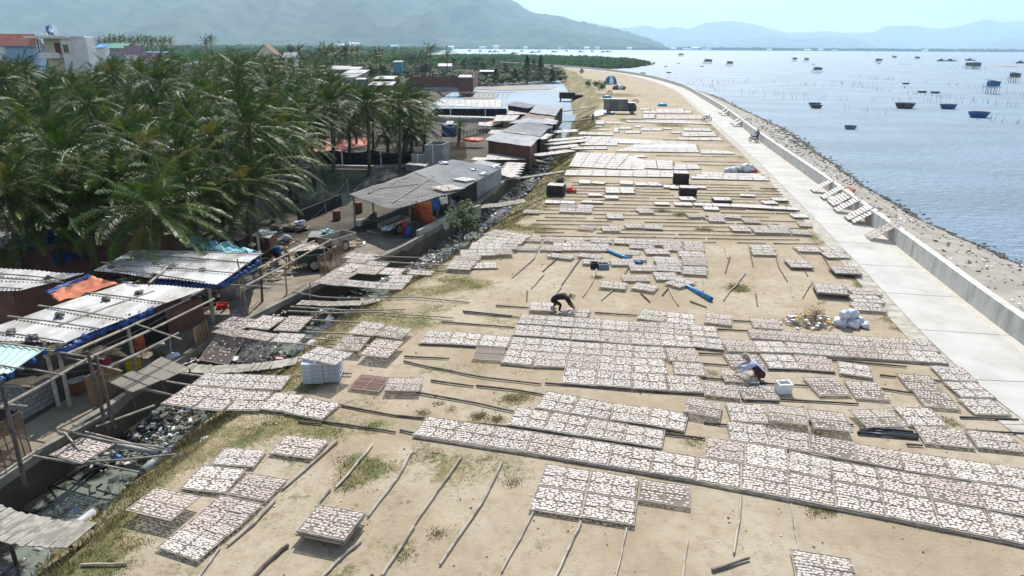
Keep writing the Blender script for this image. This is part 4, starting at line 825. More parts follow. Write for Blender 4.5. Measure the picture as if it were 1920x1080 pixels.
# trays carried on poles from the embankment edge over the slope and canal (further off), and on racks in the village
for P, z in [(((1022, 266), (1095, 260), (1095, 256), (1025, 262)), 0.15), (((1020, 273), (1090, 266), (1090, 262), (1023, 270)), .15), (((1028, 280), (1085, 275), (1085, 270), (1032, 276)), .15), (((1000, 294), (1075, 284), (1070, 280), (1003, 289)), .15), (((1035, 250), (1083, 247), (1083, 242), (1038, 245)), .15),
             (((905, 300), (985, 300), (992, 290), (918, 288)), -.1), (((935, 325), (965, 335), (985, 306), (950, 304)), -.1), (((885, 300), (905, 303), (915, 296), (888, 295)), -.1), (((820, 198), (940, 202), (940, 187), (815, 187)), .4), (((950, 215), (1000, 214), (1000, 203), (955, 203)), .3), (((925, 228), (965, 226), (975, 216), (930, 216)), .3),
             (((820, 218), (930, 222), (930, 219), (820, 216)), 0), (((897, 235), (922, 237), (925, 229), (897, 229)), .2), (((835, 233), (848, 233), (852, 227), (838, 227)), .2), (((945, 246), (985, 252), (1000, 243), (965, 240)), 1.45), (((1015, 230), (1040, 234), (1043, 226), (1022, 222)), 1.3), (((985, 258), (1022, 262), (1036, 252), (1002, 248)), 1.3), (((915, 251), (950, 250), (957, 244), (920, 244)), .2)]:
    quad(*P, z=z)
for P, d in [([(812, 353), (840, 363), (866, 350), (838, 344)], 'larger tray of fish lying on the near edge of the dark shed roof'), ([(853, 337), (880, 342), (890, 335), (862, 331)], 'smaller tray of fish lying higher on the grey shed roof')]:
    Q1(P, d, 'full', 1.75)
Q1([(548, 478), (592, 482), (590, 455), (553, 452)], 'tray of fish tilted up beside the worker in blue', 'full', -0.1)
# high stacks of black framed trays
m_stack = M('dark_stacked_frames', (0.035, 0.033, 0.035), 0.8, (0.07, 0.06, 0.055), 9)
def stack(P, n, label, z0=0.0):
    a, b, c, d = (G(*q, 0.0) for q in P)     # footprint
    cx = (a + b + c + d) / 4; ex = ((b - a) + (c - d)) / 2; rz = math.atan2(ex.y, ex.x)
    for k in range(n):
        t_ = dup(TRAY_DARK, loc=(cx.x + rnd(-.03, .03), cx.y + rnd(-.03, .03), 0.05 + k * 0.07), rz=rz + rnd(-.03, .03), label=f'{label}, {ORD[k]} from bottom')
        t_['group'] = 'stacked dark trays'
    for s in (-.47, .47):
        pass
    u = ex.normalized(); v = Vector((-u.y, u.x, 0)); z = 0.05 + n * 0.07 + 0.02; a, b, c, d = (cx + u * i * .71 + v * j * .64 + Vector((0, 0, z)) for i, j in ((-1, -1), (1, -1), (1, 1), (-1, 1)))
    add_tray(a, b, c, d, 'full', f'tray of white fish lying on top of {label.replace("dark tray in ", "")}', False)
TRAY_DARK = L0('drying_tray', 'spare', 'tray'); a = MB()
for s in (-1, 1): a.box((0, s * .625, 0), (1.42, .03, .05)); a.box((s * .695, 0, 0.002), (.03, 1.28, .05))
a.build('frame', m_stack, TRAY_DARK); a = MB(); a.box((0, 0, 0.0), (1.38, 1.2, 0.03)); a.build('net', m_stack, TRAY_DARK); reg(TRAY_DARK)
stack([(1262, 346), (1290, 347), (1288, 340), (1263, 339)], 13, 'dark tray in the tall black stack behind the other')
stack([(1274, 369), (1306, 370), (1303, 362), (1272, 361)], 9, 'dark tray in the black stack on the poles')
stack([(1020, 368), (1060, 371), (1065, 363), (1025, 361)], 12, 'dark tray in the black stack beside the red bag')
stack([(1338, 382), (1370, 382), (1366, 377), (1336, 376)], 3, 'dark tray in the low black stack among the bare poles')
stack([(1258, 357), (1285, 358), (1283, 352), (1258, 351)], 1, 'dark tray in the flat pile between the two black stacks')
for c_ in KIDS[TRAY_DARK.name]: bpy.data.objects.remove(c_)
bpy.data.objects.remove(TRAY_DARK)

# build them: the 300 largest in view as things, the rest as one mass
def inview(m):
    q = proj(m.translation); return -60 < q[0] < 1980 and q[1] < 1120
TR_ = [s for s in TR_ if inview(s[0])]; TR_.sort(key=lambda s: s[3]); near = TR_[:262]; rest = TR_[262:]
print('trays', len(TR_))
auto = [s for s in near if s[2] is None]; auto.sort(key=lambda s: s[0].translation.y); lines = []
for s in auto:
    y = s[0].translation.y - 0.15 * s[0].translation.x * -1
    if lines and y - lines[-1][0] < 0.9: lines[-1][1].append(s)
    else: lines.append((y, [s]))
LAB = {}
for j, (y, ss) in enumerate(lines):
    ss.sort(key=lambda s: s[0].translation.x)
    for i, s in enumerate(ss):
        LAB[id(s)] = f'{"dark red" if s[1] == "red" else "white"} fish tray, {ORD[min(i, 15)]} from left in line {j + 1} beyond the woman in black'
for s in near:
    m, kind, lab, d = s; fr, nt, fi = random.choice(VAR[kind])
    r = bpy.data.objects.new('drying_tray', None); col.objects.link(r); r.matrix_world = m; r.empty_display_size = 0.3
    r['label'] = lab or LAB[id(s)]; r['category'] = 'tray'; r['group'] = 'fish drying trays'
    for nm, me_ in (('frame', fr), ('net', nt), ('fish', fi)):
        if me_ is None: continue
        o = bpy.data.objects.new(nm, me_); col.objects.link(o); o.parent = r
        if nm == 'fish': o['kind'] = 'stuff'
mb = MB()
for m, kind, lab, d in rest:
    x, y = TW / 2, TD / 2; mb.quad(*[m @ Vector(v) for v in ((-x, -y, 0), (x, -y, 0), (x, y, 0), (-x, y, 0))], 1)
    for s in (-1, 1): mb.quad(*[m @ Vector(v) for v in ((-x, s * y, -0.05), (x, s * y, -0.05), (x, s * y, 0.012), (-x, s * y, 0.012))], 0)
    mb.quad(*[m @ Vector(v) for v in ((-x, -y, .006), (-x, -y + .05, .006), (x, -y + .05, .006), (x, -y, .006))], 0)
    mb.quad(*[m @ Vector(v) for v in ((x - .05, -y, .008), (x, -y, .008), (x, y, .008), (x - .05, y, .008))], 0)
    mb.quad(*[m @ Vector(v) for v in ((-.02, -y, .008), (.02, -y, .008), (.02, y, .008), (-.02, y, .008))], 0)
    for j in range(8):
        for i in range(10):
            if random.random() < 0.04: continue
            cx, cy = (i + .5) / 10 * 1.34 - .67 + rnd(-.015, .015), (j + .5) / 8 * 1.2 - .6 + rnd(-.015, .015); a = rnd(0, 1.5); r = 0.082
            mb.add([m @ Vector((cx + r * math.cos(a + k * 1.5708), cy + r * .9 * math.sin(a + k * 1.5708), 0.022)) for k in range(4)], [(0, 1, 2, 3)], 2)
mb.build('distant_drying_trays', [m_bamboo_d, m_net, M('far_fish', (0.66, 0.63, 0.60), 0.6)], kind='stuff', origin=False, label='far off drying trays of white fish beyond the nearest rows', cat='trays')

# ---------------------------------------------------------------- bare poles lying on the ground
def PL(pts, r=0.04, label=None, z=0.05, mat=None): rail_pole([G(x, y, z) for x, y in pts], r, label, mat)
FG = [([(632, 827), (585, 868), (529, 917)], .05), ([(698, 834), (660, 880), (629, 914)], .045), ([(619, 917), (604, 935), (592, 950)], .045), ([(773, 845), (745, 895), (690, 968)], .05), ([(865, 856), (820, 920), (776, 984)], .042), ([(776, 986), (745, 1035), (717, 1078)], .05), ([(941, 865), (905, 940), (825, 1058)], .05),
      ([(1000, 960), (975, 1010), (940, 1072)], .028), ([(1089, 978), (1070, 1020), (1040, 1085)], .045), ([(1175, 990), (1165, 1040), (1153, 1085)], .028), ([(1289, 1012), (1283, 1050), (1279, 1088)], .032), ([(1389, 930), (1385, 980), (1376, 1037)], .042), ([(1484, 945), (1490, 985), (1497, 1030)], .028), ([(1335, 1069), (1405, 1046)], .05),
      ([(515, 938), (475, 982), (427, 1022)], .05), ([(412, 1026), (370, 1085)], .035), ([(540, 1022), (505, 1050), (470, 1085)], .06), ([(677, 1013), (640, 1045), (600, 1085)], .045), ([(152, 1059), (238, 1056)], .04)]
names = ['leftmost near pole beside the lone tray', 'short thick pole right of the leftmost pole', 'stub of pole leading under the foreground tray stack', 'long crooked pale pole reaching the foreground tray stack', 'upper half of the jointed pole', 'lower half of the jointed pole', 'long straight pole with a short cross stick at its head', 'thin pole left below the square front group', 'thick bent pole below the middle of the square front group', 'thin pole below the right of the square front group', 'pale pole running out of the bottom edge', 'split bamboo pole below the longest front row', 'thin white stick above the cut off tray', 'short black pole lying alone at the bottom', 'pole beside the slanting column of trays', 'thin pole below the slanting column', 'thick dark pole left of the foreground tray stack', 'pole in front of the foreground tray stack', 'short pale stick in the grass at lower left']
for (P, r), nm in zip(FG, names): PL(P, r * .9, nm, 0.05, m_bamboo_d if 'black' in nm or 'dark' in nm else m_bamboo)
for P in [[(604, 790), (742, 810)], [(640, 760), (745, 780)], [(757, 677), (800, 687), (905, 707), (1015, 720)], [(808, 713), (888, 724)], [(893, 723), (960, 730), (1020, 740)], [(780, 735), (880, 753), (965, 772)], [(1022, 718), (1225, 734)], [(1225, 734), (1320, 740)], [(1460, 748), (1610, 757)], [(1390, 749), (1460, 754)],
          [(870, 586), (975, 595)], [(930, 573), (993, 577)], [(868, 583), (960, 592)], [(1115, 586), (1195, 591)], [(1375, 601), (1407, 603)], [(1345, 617), (1405, 620)], [(1310, 681), (1365, 685)], [(1317, 708), (1362, 712)], [(1425, 718), (1515, 723)], [(1650, 728), (1712, 737)], [(1650, 703), (1680, 706)], [(1740, 711), (1775, 716)], [(828, 603), (965, 614)], [(758, 668), (842, 672)],
          [(750, 806), (780, 812)], [(1240, 812), (1322, 822)], [(1515, 792), (1600, 796)], [(1700, 833), (1730, 835)], [(1612, 812), (1722, 822)], [(1612, 808), (1720, 817)], [(1800, 782), (1910, 786)], [(1310, 662), (1360, 664)], [(1320, 792), (1368, 797)], [(745, 779), (960, 800)], [(560, 790), (604, 795)], [(1560, 675), (1700, 687)], [(1810, 806), (1920, 812)]]:
    PL(P, 0.04, None, 0.05, m_bamboo_d)
for P in [[(215, 550), (165, 660), (0, 800)], [(335, 660), (230, 755)], [(515, 655), (370, 860)], [(370, 870), (320, 935)], [(240, 775), (145, 880)], [(635, 735), (600, 840), (530, 945)], [(115, 900), (110, 975)], [(765, 885), (670, 970)], [(965, 915), (1035, 985)], [(1180, 880), (1200, 930), (1250, 1010)], [(1170, 880), (1125, 935)], [(1435, 820), (1435, 905)], [(1335, 980), (1460, 1025)],
          [(1750, 765), (1680, 860), (1635, 900), (1585, 975)], [(1590, 555), (1620, 655)], [(1635, 645), (1600, 765)], [(1785, 590), (1810, 720)], [(1805, 730), (1830, 920)], [(1830, 925), (1840, 1010)], [(880, 715), (845, 775)]]:
    PL([C1(*q) for q in P], 0.04)
for P in [[(325, 620), (345, 690), (400, 780)], [(560, 780), (497, 885)], [(430, 562), (510, 625)], [(500, 690), (530, 745)], [(590, 920), (650, 908)], [(420, 800), (435, 880)], [(610, 590), (700, 730)], [(780, 640), (795, 690)]]: PL([C2(*q) for q in P], 0.03)
rg = random.Random(11)
for y in [341, 346, 351, 357, 362, 368, 374, 381, 387, 393, 400, 407, 413, 420, 428, 435, 442, 449, 298, 304, 258, 288]:
    x = interp([(230, 1100), (300, 1075), (340, 1062), (400, 1000), (450, 990)], y) + rg.uniform(0, 25); xe = interp([(230, 1345), (300, 1400), (340, 1455), (400, 1500), (450, 1535)], y)
    if y < 310: x += 130
    while x < xe - 20:
        Lp = rg.uniform(50, 190) * (1 if y > 330 else 0.6); x2 = min(xe, x + Lp); dy = 0.016
        PL([(x, y + (x - 1000) * dy), ((x + x2) / 2, y + ((x + x2) / 2 - 1000) * dy + rg.uniform(-.5, .5)), (x2, y + (x2 - 1000) * dy)], 0.035, None, 0.05, m_bamboo_d); x = x2 + rg.choice([1, 2, 4, 14, 40, 60]) * (1 if y > 330 else 0.6)
print('poles', len(POLES))
for i, (P, r, lab, mt) in enumerate(POLES):
    mb = MB(); q = []
    for a, b in zip(P, P[1:]): q += [a.lerp(b, k / 3) + (Vector((rnd(-.015, .015), rnd(-.015, .015), 0)) if k else Vector()) for k in range(3)]
    q.append(P[-1]); mb.tube(q, r, 6, r * 0.75)
    mb.build('bamboo_pole', mt or random.choice([m_bamboo, m_bamboo_d]), label=('bare bamboo ' + lab) if lab else 'bare bamboo rail pole laid across the sandy embankment for the trays', cat='pole', group='bamboo poles lying on the embankment')
# ---------------------------------------------------------------- village side: walls, sheds, tanks
def corr_sheet(mb, A, B, C, D, amp=0.022, pitch=0.19, ridge=0.0, mi=0, nv=6, sag=0.0):
    """A->B is the corrugated direction, A->D the run of the ribs"""
    A, B, C, D = map(Vector, (A, B, C, D)); n = max(2, min(240, int((B - A).length / pitch * 4))); 
    def fn(u, v):
        p = A.lerp(B, u).lerp(D.lerp(C, u), v); w_ = (B - A).length * u / pitch * 2 * math.pi
        return p + Vector((0, 0, amp * math.sin(w_) + ridge * (1 - abs(v - .5) * 2) + sag * nz(p.x * .5, p.y * .5)))
    return mb.grid(fn, n, nv, mi)
def shed(label, P, z, roofm, wallm=None, ridge=0.0, ground=LZ, poles=(), posts=(), name='shed', inset=0.3, cat='shed', zs=None, open_front=False, sag=0.06, group=None, rough_edge=False):
    zs = zs or (z, z, z, z); W = [G(*p, zz) for p, zz in zip(P, zs)]; c = sum(W, Vector()) / 4
    r = E(name, (c.x, c.y, ground), label, cat, group); mb = MB(); corr_sheet(mb, *W, ridge=ridge, sag=sag); o = mb.build('roof', roofm, r)
    md = o.modifiers.new('t', 'SOLIDIFY'); md.thickness = 0.02
    if wallm:
        poly = [w_.lerp(c, inset * 2 / max(2, (w_ - c).length)) for w_ in W]; zt = min(w_.z for w_ in W) - 0.05
        mb = MB(); n = 4
        for i in range(4):
            a, b = poly[i], poly[(i + 1) % 4]
            if open_front and i == open_front - 1: continue
            d = (b - a); d.z = 0; L_ = d.length; ang = math.atan2(d.y, d.x); mb.box(((a.x + b.x) / 2, (a.y + b.y) / 2, (ground + zt) / 2 - .2), (L_ + (0.15 if i % 2 else -0.152), 0.15, zt - ground + .4), ang)
        mb.build('wall', wallm, r)
    for q in poles:
        mb = MB(); a, b = G(*q[0], z + 0.07), G(*q[1], z + 0.07); mb.tube([a, a.lerp(b, .5) + Vector((0, 0, .03)), b], 0.04, 6, .03); mb.build('roof_pole', m_bamboo, r)
    for q in posts:
        f = G(*q, ground); mb = MB(); mb.tube([(f.x, f.y, ground), (f.x + .03, f.y, z)], 0.08, 7, .07); mb.build('post', m_bamboo, r)
    return r
# retaining wall
mb = MB(); ys = stations(6, 149, 0.02, 0.8)
for a, b in zip(ys, ys[1:]):
    xa, xb = canL(a), canL(b); R_ = [(0, -2.5), (0, -0.5), (-0.28, -0.5), (-0.28, -0.85)]
    for k in range(3): mb.quad((xa + R_[k][0], a, R_[k][1]), (xa + R_[k + 1][0], a, R_[k + 1][1]), (xb + R_[k + 1][0], b, R_[k + 1][1]), (xb + R_[k][0], b, R_[k][1]))
mb.build('retaining_wall', M('canal_wall_concrete', (0.24, 0.225, 0.19), 0.9, (0.10, 0.095, 0.08), 0.9, 0.4, 0.65, bump=0.01, stretch=(1, 1, .4)), label='dark mouldy concrete retaining wall along the village side of the canal', cat='wall')
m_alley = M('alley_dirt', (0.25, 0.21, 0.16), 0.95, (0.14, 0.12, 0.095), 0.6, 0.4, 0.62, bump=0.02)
mb = MB(); ys = stations(8, 56, 0.02, 1)
for a, b in zip(ys, ys[1:]):
    wa, wb = interp([(8, 1.8), (24, 2.2), (34, 3.2), (38, 6), (46, 6.5), (56, 1)], a), interp([(8, 1.8), (24, 2.2), (34, 3.2), (38, 6), (46, 6.5), (56, 1)], b)
    mb.quad((canL(a) - .25 - wa, a, LZ + .02), (canL(a) - .25, a, LZ + .02), (canL(b) - .25, b, LZ + .02), (canL(b) - .25 - wb, b, LZ + .02))
mb.build('alley', m_alley, kind='structure', origin=False)

A_ = shed('long low shed with a sun bleached white corrugated roof held down by poles', [(-100, 622), (-40, 700 - 60), (120, 641), (120, 641)], 1.8, m_roofw) if False else None
r = shed('long shed with a sun bleached white corrugated roof held down by poles', [(-90, 640), (122, 641), (383, 541), (232, 530)], 1.8, m_roofw, None, posts=[(132, 762), (255, 700), (400, 607)],
         poles=[((15, 593), (185, 616)), ((72, 573), (240, 599)), ((-40, 618), (118, 640)), ((160, 548), (310, 568)), ((105, 612), (290, 545))])
mb = MB(); P = [G(x, y, zz) for x, y, zz in [(120, 658, 1.55), (150, 640, 1.6), (178, 625, 1.6), (205, 612, 1.6), (235, 603, 1.6), (262, 592, 1.62), (290, 583, 1.65)]]
for i, p in enumerate(P[:-1]):
    for k in range(3): q = p.lerp(P[i + 1], k / 3); mb.blob((q.x, q.y, q.z + rnd(-.06, .06)), rnd(0.13, 0.22), i * 3 + k, 8, 5, 0.5, (1, 1.6, 0.8))
mb.build('tarp', m_blue, r, sm=True)
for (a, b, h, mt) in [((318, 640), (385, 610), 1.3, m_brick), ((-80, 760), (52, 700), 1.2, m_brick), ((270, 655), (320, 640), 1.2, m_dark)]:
    p, q = G(*a, LZ), G(*b, LZ); d = q - p; mb = MB(); mb.box(((p + q) / 2 + Vector((-.6, .6, h / 2))), (d.length, 0.9, h), math.atan2(d.y, d.x)); mb.build('wall', mt, r)
p, q = G(50, 800, LZ), G(110, 765, LZ); d = q - p; mb = MB(); mb.box(((p + q) / 2 + Vector((-.5, .5, .5))), (d.length, 0.2, 1.0), math.atan2(d.y, d.x)); mb.box(((p + q) / 2 + Vector((-1.2, .5, .5))), (1.5, 0.2, 1.0), math.atan2(d.y, d.x) + 1.57)
mb.build('block_wall', m_block, label='low whitish concrete block wall below the mint green roof', cat='wall')
r = shed('corrugated roof shed with a coconut palm growing up through it', [(175, 508), (408, 533), (494, 474), (245, 470)], 1.85, m_roofw, None, posts=[(400, 590), (492, 530), (300, 575), (450, 560)], poles=[((215, 505), (385, 529)), ((190, 492), (440, 512)), ((262, 477), (470, 493)), ((280, 530), (340, 480)), ((250, 470), (492, 477))])
mb = MB(); P = [G(x, y, 1.55) for x, y in [(300, 528), (330, 533), (360, 534), (390, 537), (415, 533), (440, 520), (465, 505), (488, 488)]]
for i, p in enumerate(P[:-1]):
    for k in range(3): q = p.lerp(P[i + 1], k / 3); mb.blob(q, rnd(.12, .2), i + k, 8, 5, 0.5, (1.4, 1.2, .8))
mb.build('tarp', m_blue, r, sm=True)
shed('brick hut with a white corrugated roof at the left picture edge', [(-160, 545), (38, 546), (158, 514), (-60, 498)], 1.7, m_roofw, m_brick, poles=[((-20, 512), (122, 524)), ((-30, 520), (120, 530)), ((-60, 537), (42, 541))], name='brick_hut', cat='hut')
r = shed('small shed corner with a mint green corrugated roof in front', [(-110, 712), (22, 700), (83, 656), (-70, 638)], 1.9, m_mint, None, posts=[(110, 762)], poles=[((-60, 678), (45, 692)), ((-40, 640), (95, 655))])
mb = MB(); 
for x, y in [(82, 659), (60, 676), (36, 690), (20, 702), (2, 712)]:
    p = G(x, y, 1.8); mb.blob(p, .12, x, 8, 5, .4)
mb.build('tarp', m_blue, r, sm=True)
shed('old grey roofed shelter under the palms at the left edge', [(-120, 470), (60, 462), (98, 438), (-60, 430)], 1.7, m_roofg, None, posts=[(58, 520), (96, 500), (-5, 512)])
def cloth(name, P, mat, label, cat='tarpaulin', n=14, amp=0.12, parent=None, freq=1.3):
    A, B, C, D = [Vector(p) for p in P]; mb = MB()
    mb.grid(lambda u, v: A.lerp(B, u).lerp(D.lerp(C, u), v) + Vector((0.5 * amp * math.sin(u * 9), 0.3 * amp * math.sin(v * 5 + u * 7), amp * nz(u * 4 * freq, v * 4 * freq) * 2 - 0.10 * math.sin(math.pi * u) * math.sin(math.pi * v))), n, n)
    o = mb.build(name, mat, parent, sm=True, label=label, cat=cat if parent is None else None); md = o.modifiers.new('t', 'SOLIDIFY'); md.thickness = 0.015; return o
cloth('tarpaulin', [G(92, 552, 1.75), G(112, 566, 1.7), G(222, 531, 1.75), G(170, 518, 2.0)], m_orange, 'orange tarpaulin stretched between the brick hut and the long white roof', amp=0.06)
cloth('tarpaulin', [G(84, 547, 1.78), G(92, 551, 1.75), G(172, 517, 2.02), G(165, 513, 2.02)], m_blue, 'blue strip of tarpaulin along the far edge of the orange one', amp=0.04)
cloth('tarpaulin', [G(52, 505, -.6), G(105, 505, -.6), G(110, 452, 1.5), G(55, 462, 1.5)], m_blue, 'dark blue tarpaulin hanging under the old grey shelter')
cloth('tarpaulin', [G(98, 500, .4), G(172, 478, .6), G(160, 440, 1.7), G(88, 437, 1.8)], m_blue, 'blue tarpaulin slung between the shelter and the palms', amp=.2)
cloth('tarpaulin', [G(120, 462, 1.2), G(172, 470, .2), G(174, 440, 1.6), G(128, 432, 1.8)], M('brown_orange_tarp', (0.30, 0.09, 0.04), 0.6), 'rusty orange tarpaulin on the right side of the shelter', amp=.2)
cloth('tarpaulin', [G(2, 478, .9), G(50, 476, .9), G(50, 462, 1.5), G(0, 463, 1.5)], m_cyan, 'faded cyan cloth under the eave of the grey shelter')
cloth('tarpaulin', [G(352, 462, 1.7), G(420, 476, 1.5), G(490, 470, 1.5), G(360, 446, 1.7)], m_cyan, 'crumpled pale cyan sheet draped behind the palm roof shed', amp=.22, freq=2)
cloth('tarpaulin', [G(440, 520, .3), G(480, 512, -.2), G(486, 486, 1.6), G(455, 500, 1.6)], m_blue, 'blue and orange cloth hanging at the corner post of the palm roof shed')
# poles over the alley
def PZ(pts, z, label, r=0.045, mat=None):
    mb = MB(); P = [G(x, y, zz if isinstance(zz, (int, float)) else z) for (x, y), zz in zip(pts, z if isinstance(z, (list, tuple)) else [z] * len(pts))]; q = []
    for a, b in zip(P, P[1:]): q += [a.lerp(b, k / 3) for k in range(3)]
    q.append(P[-1]); mb.tube(q, r, 6, r * .8); mb.build('pole', mat or m_bamboo, label=label, cat='pole', group='poles of the racks over the alley and canal')
def UP(foot_, top, z0, label, r=0.06):
    p = G(*foot_, z0); 
    lo = z0
    for i in range(700):
        zt = z0 + i * .01
        if proj((p.x, p.y, zt))[1] <= top[1]: break
    t = G(*top, zt); mb = MB(); mb.tube([p, p.lerp(t, .5) + Vector((.02, 0, 0)), t + Vector((0, 0, .05))], r, 7, r * .75); mb.build('post', m_bamboo_d if r > .05 else m_bamboo, label=label, cat='post', group='upright posts in the alley')
    return zt
for i, (a, b, z) in enumerate([((125, 664), (355, 560), 1.5), ((170, 670), (402, 560), 1.45), ((202, 689), (335, 624), .9), ((0, 765), (164, 672), 1.3), ((412, 535), (590, 451), 1.3), ((451, 541), (621, 449), 1.3), ((340, 562), (402, 532), 1.5)]):
    PZ([a, ((a[0] + b[0]) / 2, (a[1] + b[1]) / 2 + 2), b], z, ['long pale pole parallel to the white roof eave, the nearer to the roof', 'long pale pole parallel to the white roof eave, second from the roof', 'short raised pole ending above the dark rack', 'long pale pole running to the left picture edge', 'pale pole above the stool by the palm roof shed', 'pale pole running over the green cart', 'double pole end at the corner of the white roof'][i], .05)
for i, (a, b, z) in enumerate([((87, 657), (195, 674), 1.6), ((42, 689), (120, 704), 1.5), ((115, 667), (229, 696), 1.2), ((0, 723), (65, 726), 1.2), ((0, 757), (52, 762), 1.1), ((213, 594), (340, 636), 1.5), ((385, 462 + 70), (490, 487 + 50), 1.4)]):
    PZ([a, b], z, 'crosswise pole under the white and mint roofs', .04)
for f, t, l_ in [((200, 806), (164, 661), 'left one of two tall crossed posts'), ((215, 803), (179, 669), 'right one of two tall crossed posts'), ((48, 913), (0, 715), 'tall leaning post at the left picture edge'), ((466, 600), (445, 487), 'thin slanting post at the alley bend'), ((492, 566), (486, 481), 'thick upright post at the alley bend'),
                 ((610, 515), (607, 462), 'thin post beside the green cart'), ((538, 552), (533, 500), 'thin post under the pale poles'), ((320, 672), (318, 632), 'short post above the canal wall'), ((581, 560), (581, 531), 'short post holding the corner of the rack above the canal')]: UP(f, t, LZ, l_, .045 if 'thin' in l_ or 'short' in l_ else .07)
for P, z in [([(548, 547), (600, 557), (650, 559), (780, 557), (880, 567)], [.2, .1, .1, .1, .06, .06]), ([(545, 575), (650, 582), (760, 580)], .1), ([(540, 583), (620, 587), (700, 585), (850, 596)], .1), ([(585, 600), (680, 605)], .15), ([(572, 622), (655, 626)], .15), ([(572, 634), (632, 638)], .15), ([(557, 645), (625, 652)], .1),
             ([(700, 480), (830, 485)], .1), ([(710, 490), (840, 498)], .1), ([(745, 505), (850, 508)], .05), ([(640, 512), (830, 512)], 0), ([(160, 810), (300, 845)], -.5), ([(50, 853), (140, 868), (230, 862), (330, 852)], -.5), ([(200, 775), (60, 850), (0, 890)], -.45), ([(112, 805), (210, 828), (300, 838)], -.4), ([(165, 866), (262, 886)], -.6), ([(150, 845), (120, 810)], -.4),
             ([(265, 730), (345, 745)], -.3), ([(340, 700), (430, 712)], -.1), ([(312, 715), (390, 728)], -.1), ([(268, 728), (320, 740)], -.2), ([(290, 760), (180, 800)], -.5), ([(660, 700), (560, 698)], .1)]:
    PZ(P, z, 'thin pole spanning the canal between the wall and the embankment', .04)
# racks (fish frames standing upright on edge) beside the alley
def leanrack(a, b, h, label, z0=LZ, n=5, mat=None):
    p, q = G(*a, z0), G(*b, z0); mb = MB(); fr = MB()
    for k in range(n + 1): s = p.lerp(q, k / n); fr.tube([s, s + Vector((-.15, .1, h))], .02, 4)
    for z in (0.05, h * .5, h): fr.tube([p + Vector((-.15 * z / h, .1 * z / h, z)), q + Vector((-.15 * z / h, .1 * z / h, z))], .02, 4)
    r = E('fish_rack', tuple((p + q) / 2), label, 'rack'); fr.build('frame', m_bamboo_d, r)
    mb.quad(p + Vector((0, 0.01, .05)), q + Vector((0, .01, .05)), q + Vector((-.15, .11, h)), p + Vector((-.15, .11, h))); mb.build('net', mat or RNET, r)
RNET = netmat('brown_rack_net', (0.22, 0.12, 0.05), 0.35)
leanrack((602, 520), (650, 490), 1.2, 'upright brown netted frame beside the path to the rack above the canal'); leanrack((175, 770), (235, 735), 1.3, 'brown netted frame leaning under the empty double rack'); leanrack((0, 890), (60, 850), 1.5, 'brown netted frame at the left picture edge'); leanrack((372, 665), (398, 640), 1.1, 'dark frame bundle at the head of the curved footbridge')
leanrack((843, 297), (875, 296), 1.9, 'tall openwork fence of sticks right of the cement tank', n=9); leanrack((905, 310), (985, 312), 0.5, 'low stick fence under the bright trays by the brick shed', n=12)
# empty double rack over alley
for i, P in enumerate([[(197, 713), (248, 735), (302, 712), (250, 696)], [(257, 699), (306, 713), (355, 690), (304, 669)]]):
    a, b, c, d = [G(x, y, -.1) for x, y in P]; r = E('drying_rack', tuple((a + c) / 2), ['empty grey netted rack, the nearer of two over the alley', 'empty grey netted rack with a few fish below, the farther of two over the alley'][i], 'rack'); mb = MB()
    for s, e in ((a, b), (b, c), (c, d), (d, a), (a.lerp(b, .5), d.lerp(c, .5)), (a.lerp(d, .5), b.lerp(c, .5))): mb.tube([s, e], .025, 4)
    mb.build('frame', m_bamboo, r); mb = MB(); mb.quad(a, b, c, d); mb.build('net', NETG if i else (globals().__setitem__('NETG', netmat('grey_rack_net', (0.26, 0.24, 0.20), .3)) or NETG), r)
    for k, s in enumerate((a, b, c, d)):
        mb = MB(); mb.tube([(s.x, s.y, LZ), s], .03, 5); mb.build('leg', m_bamboo_d, r)
# footbridges of planks
def bridge(name, P, z, w_, label, pw=0.16, posts=()):
    if not isinstance(z, (list, tuple)): z = [z] * len(P)
    Q = [G(x, y, zz) for (x, y), zz in zip(P, z)]; mid = Q[len(Q) // 2]; r = E(name, tuple(mid), label, 'footbridge'); mb = MB()
    for a, b in zip(Q, Q[1:]):
        L_ = (b - a).length; n = max(1, int(L_ / pw)); d = (b - a).normalized(); ang = math.atan2(d.y, d.x)
        for k in range(n): c = a.lerp(b, (k + .5) / n); mb.box(c + Vector((rnd(-.02, .02), 0, rnd(-.01, .01))), (L_ / n * .92, w_ * rnd(.92, 1.06), .03), ang + rnd(-.03, .03))
    mb.build('deck', m_plank, r); mb = MB()
    for s in (-1, 1):
        for a, b in zip(Q, Q[1:]): n_ = Vector((-(b - a).y, (b - a).x, 0)).normalized() * w_ * .35 * s; mb.tube([a + n_ - Vector((0, 0, .07)), b + n_ - Vector((0, 0, .07))], .045, 5)
    mb.build('beam', m_bamboo_d, r)
    for i in posts:
        mb = MB(); mb.tube([(Q[i].x, Q[i].y, -2.3), Q[i] - Vector((0, 0, .05))], .06, 6); mb.build('post', m_bamboo_d, r)
bridge('footbridge', [(-60, 960), (10, 985), (80, 1000), (155, 1003)], [-.5, -.5, -.4, -.25], 1.1, 'plank footbridge at the lower left corner over the grey canal', posts=[1])
bridge('footbridge', [(345, 690), (400, 693), (450, 691), (510, 685), (570, 674)], [-.62, -.6, -.55, -.4, -.2], .75, 'long sagging footbridge of short grey slats below the leaning dark trays', .13, posts=[2])
bridge('footbridge', [(560, 567), (620, 570), (680, 568), (755, 550)], [-.6, -.55, -.4, -.15], .7, 'footbridge of slats leading up to the embankment below the rack above the canal', .13)
bridge('footbridge', [(945, 337), (1000, 330), (1058, 321)], [-.55, -.3, 0], .8, 'straight plank ramp from the far canal wall up to the embankment')
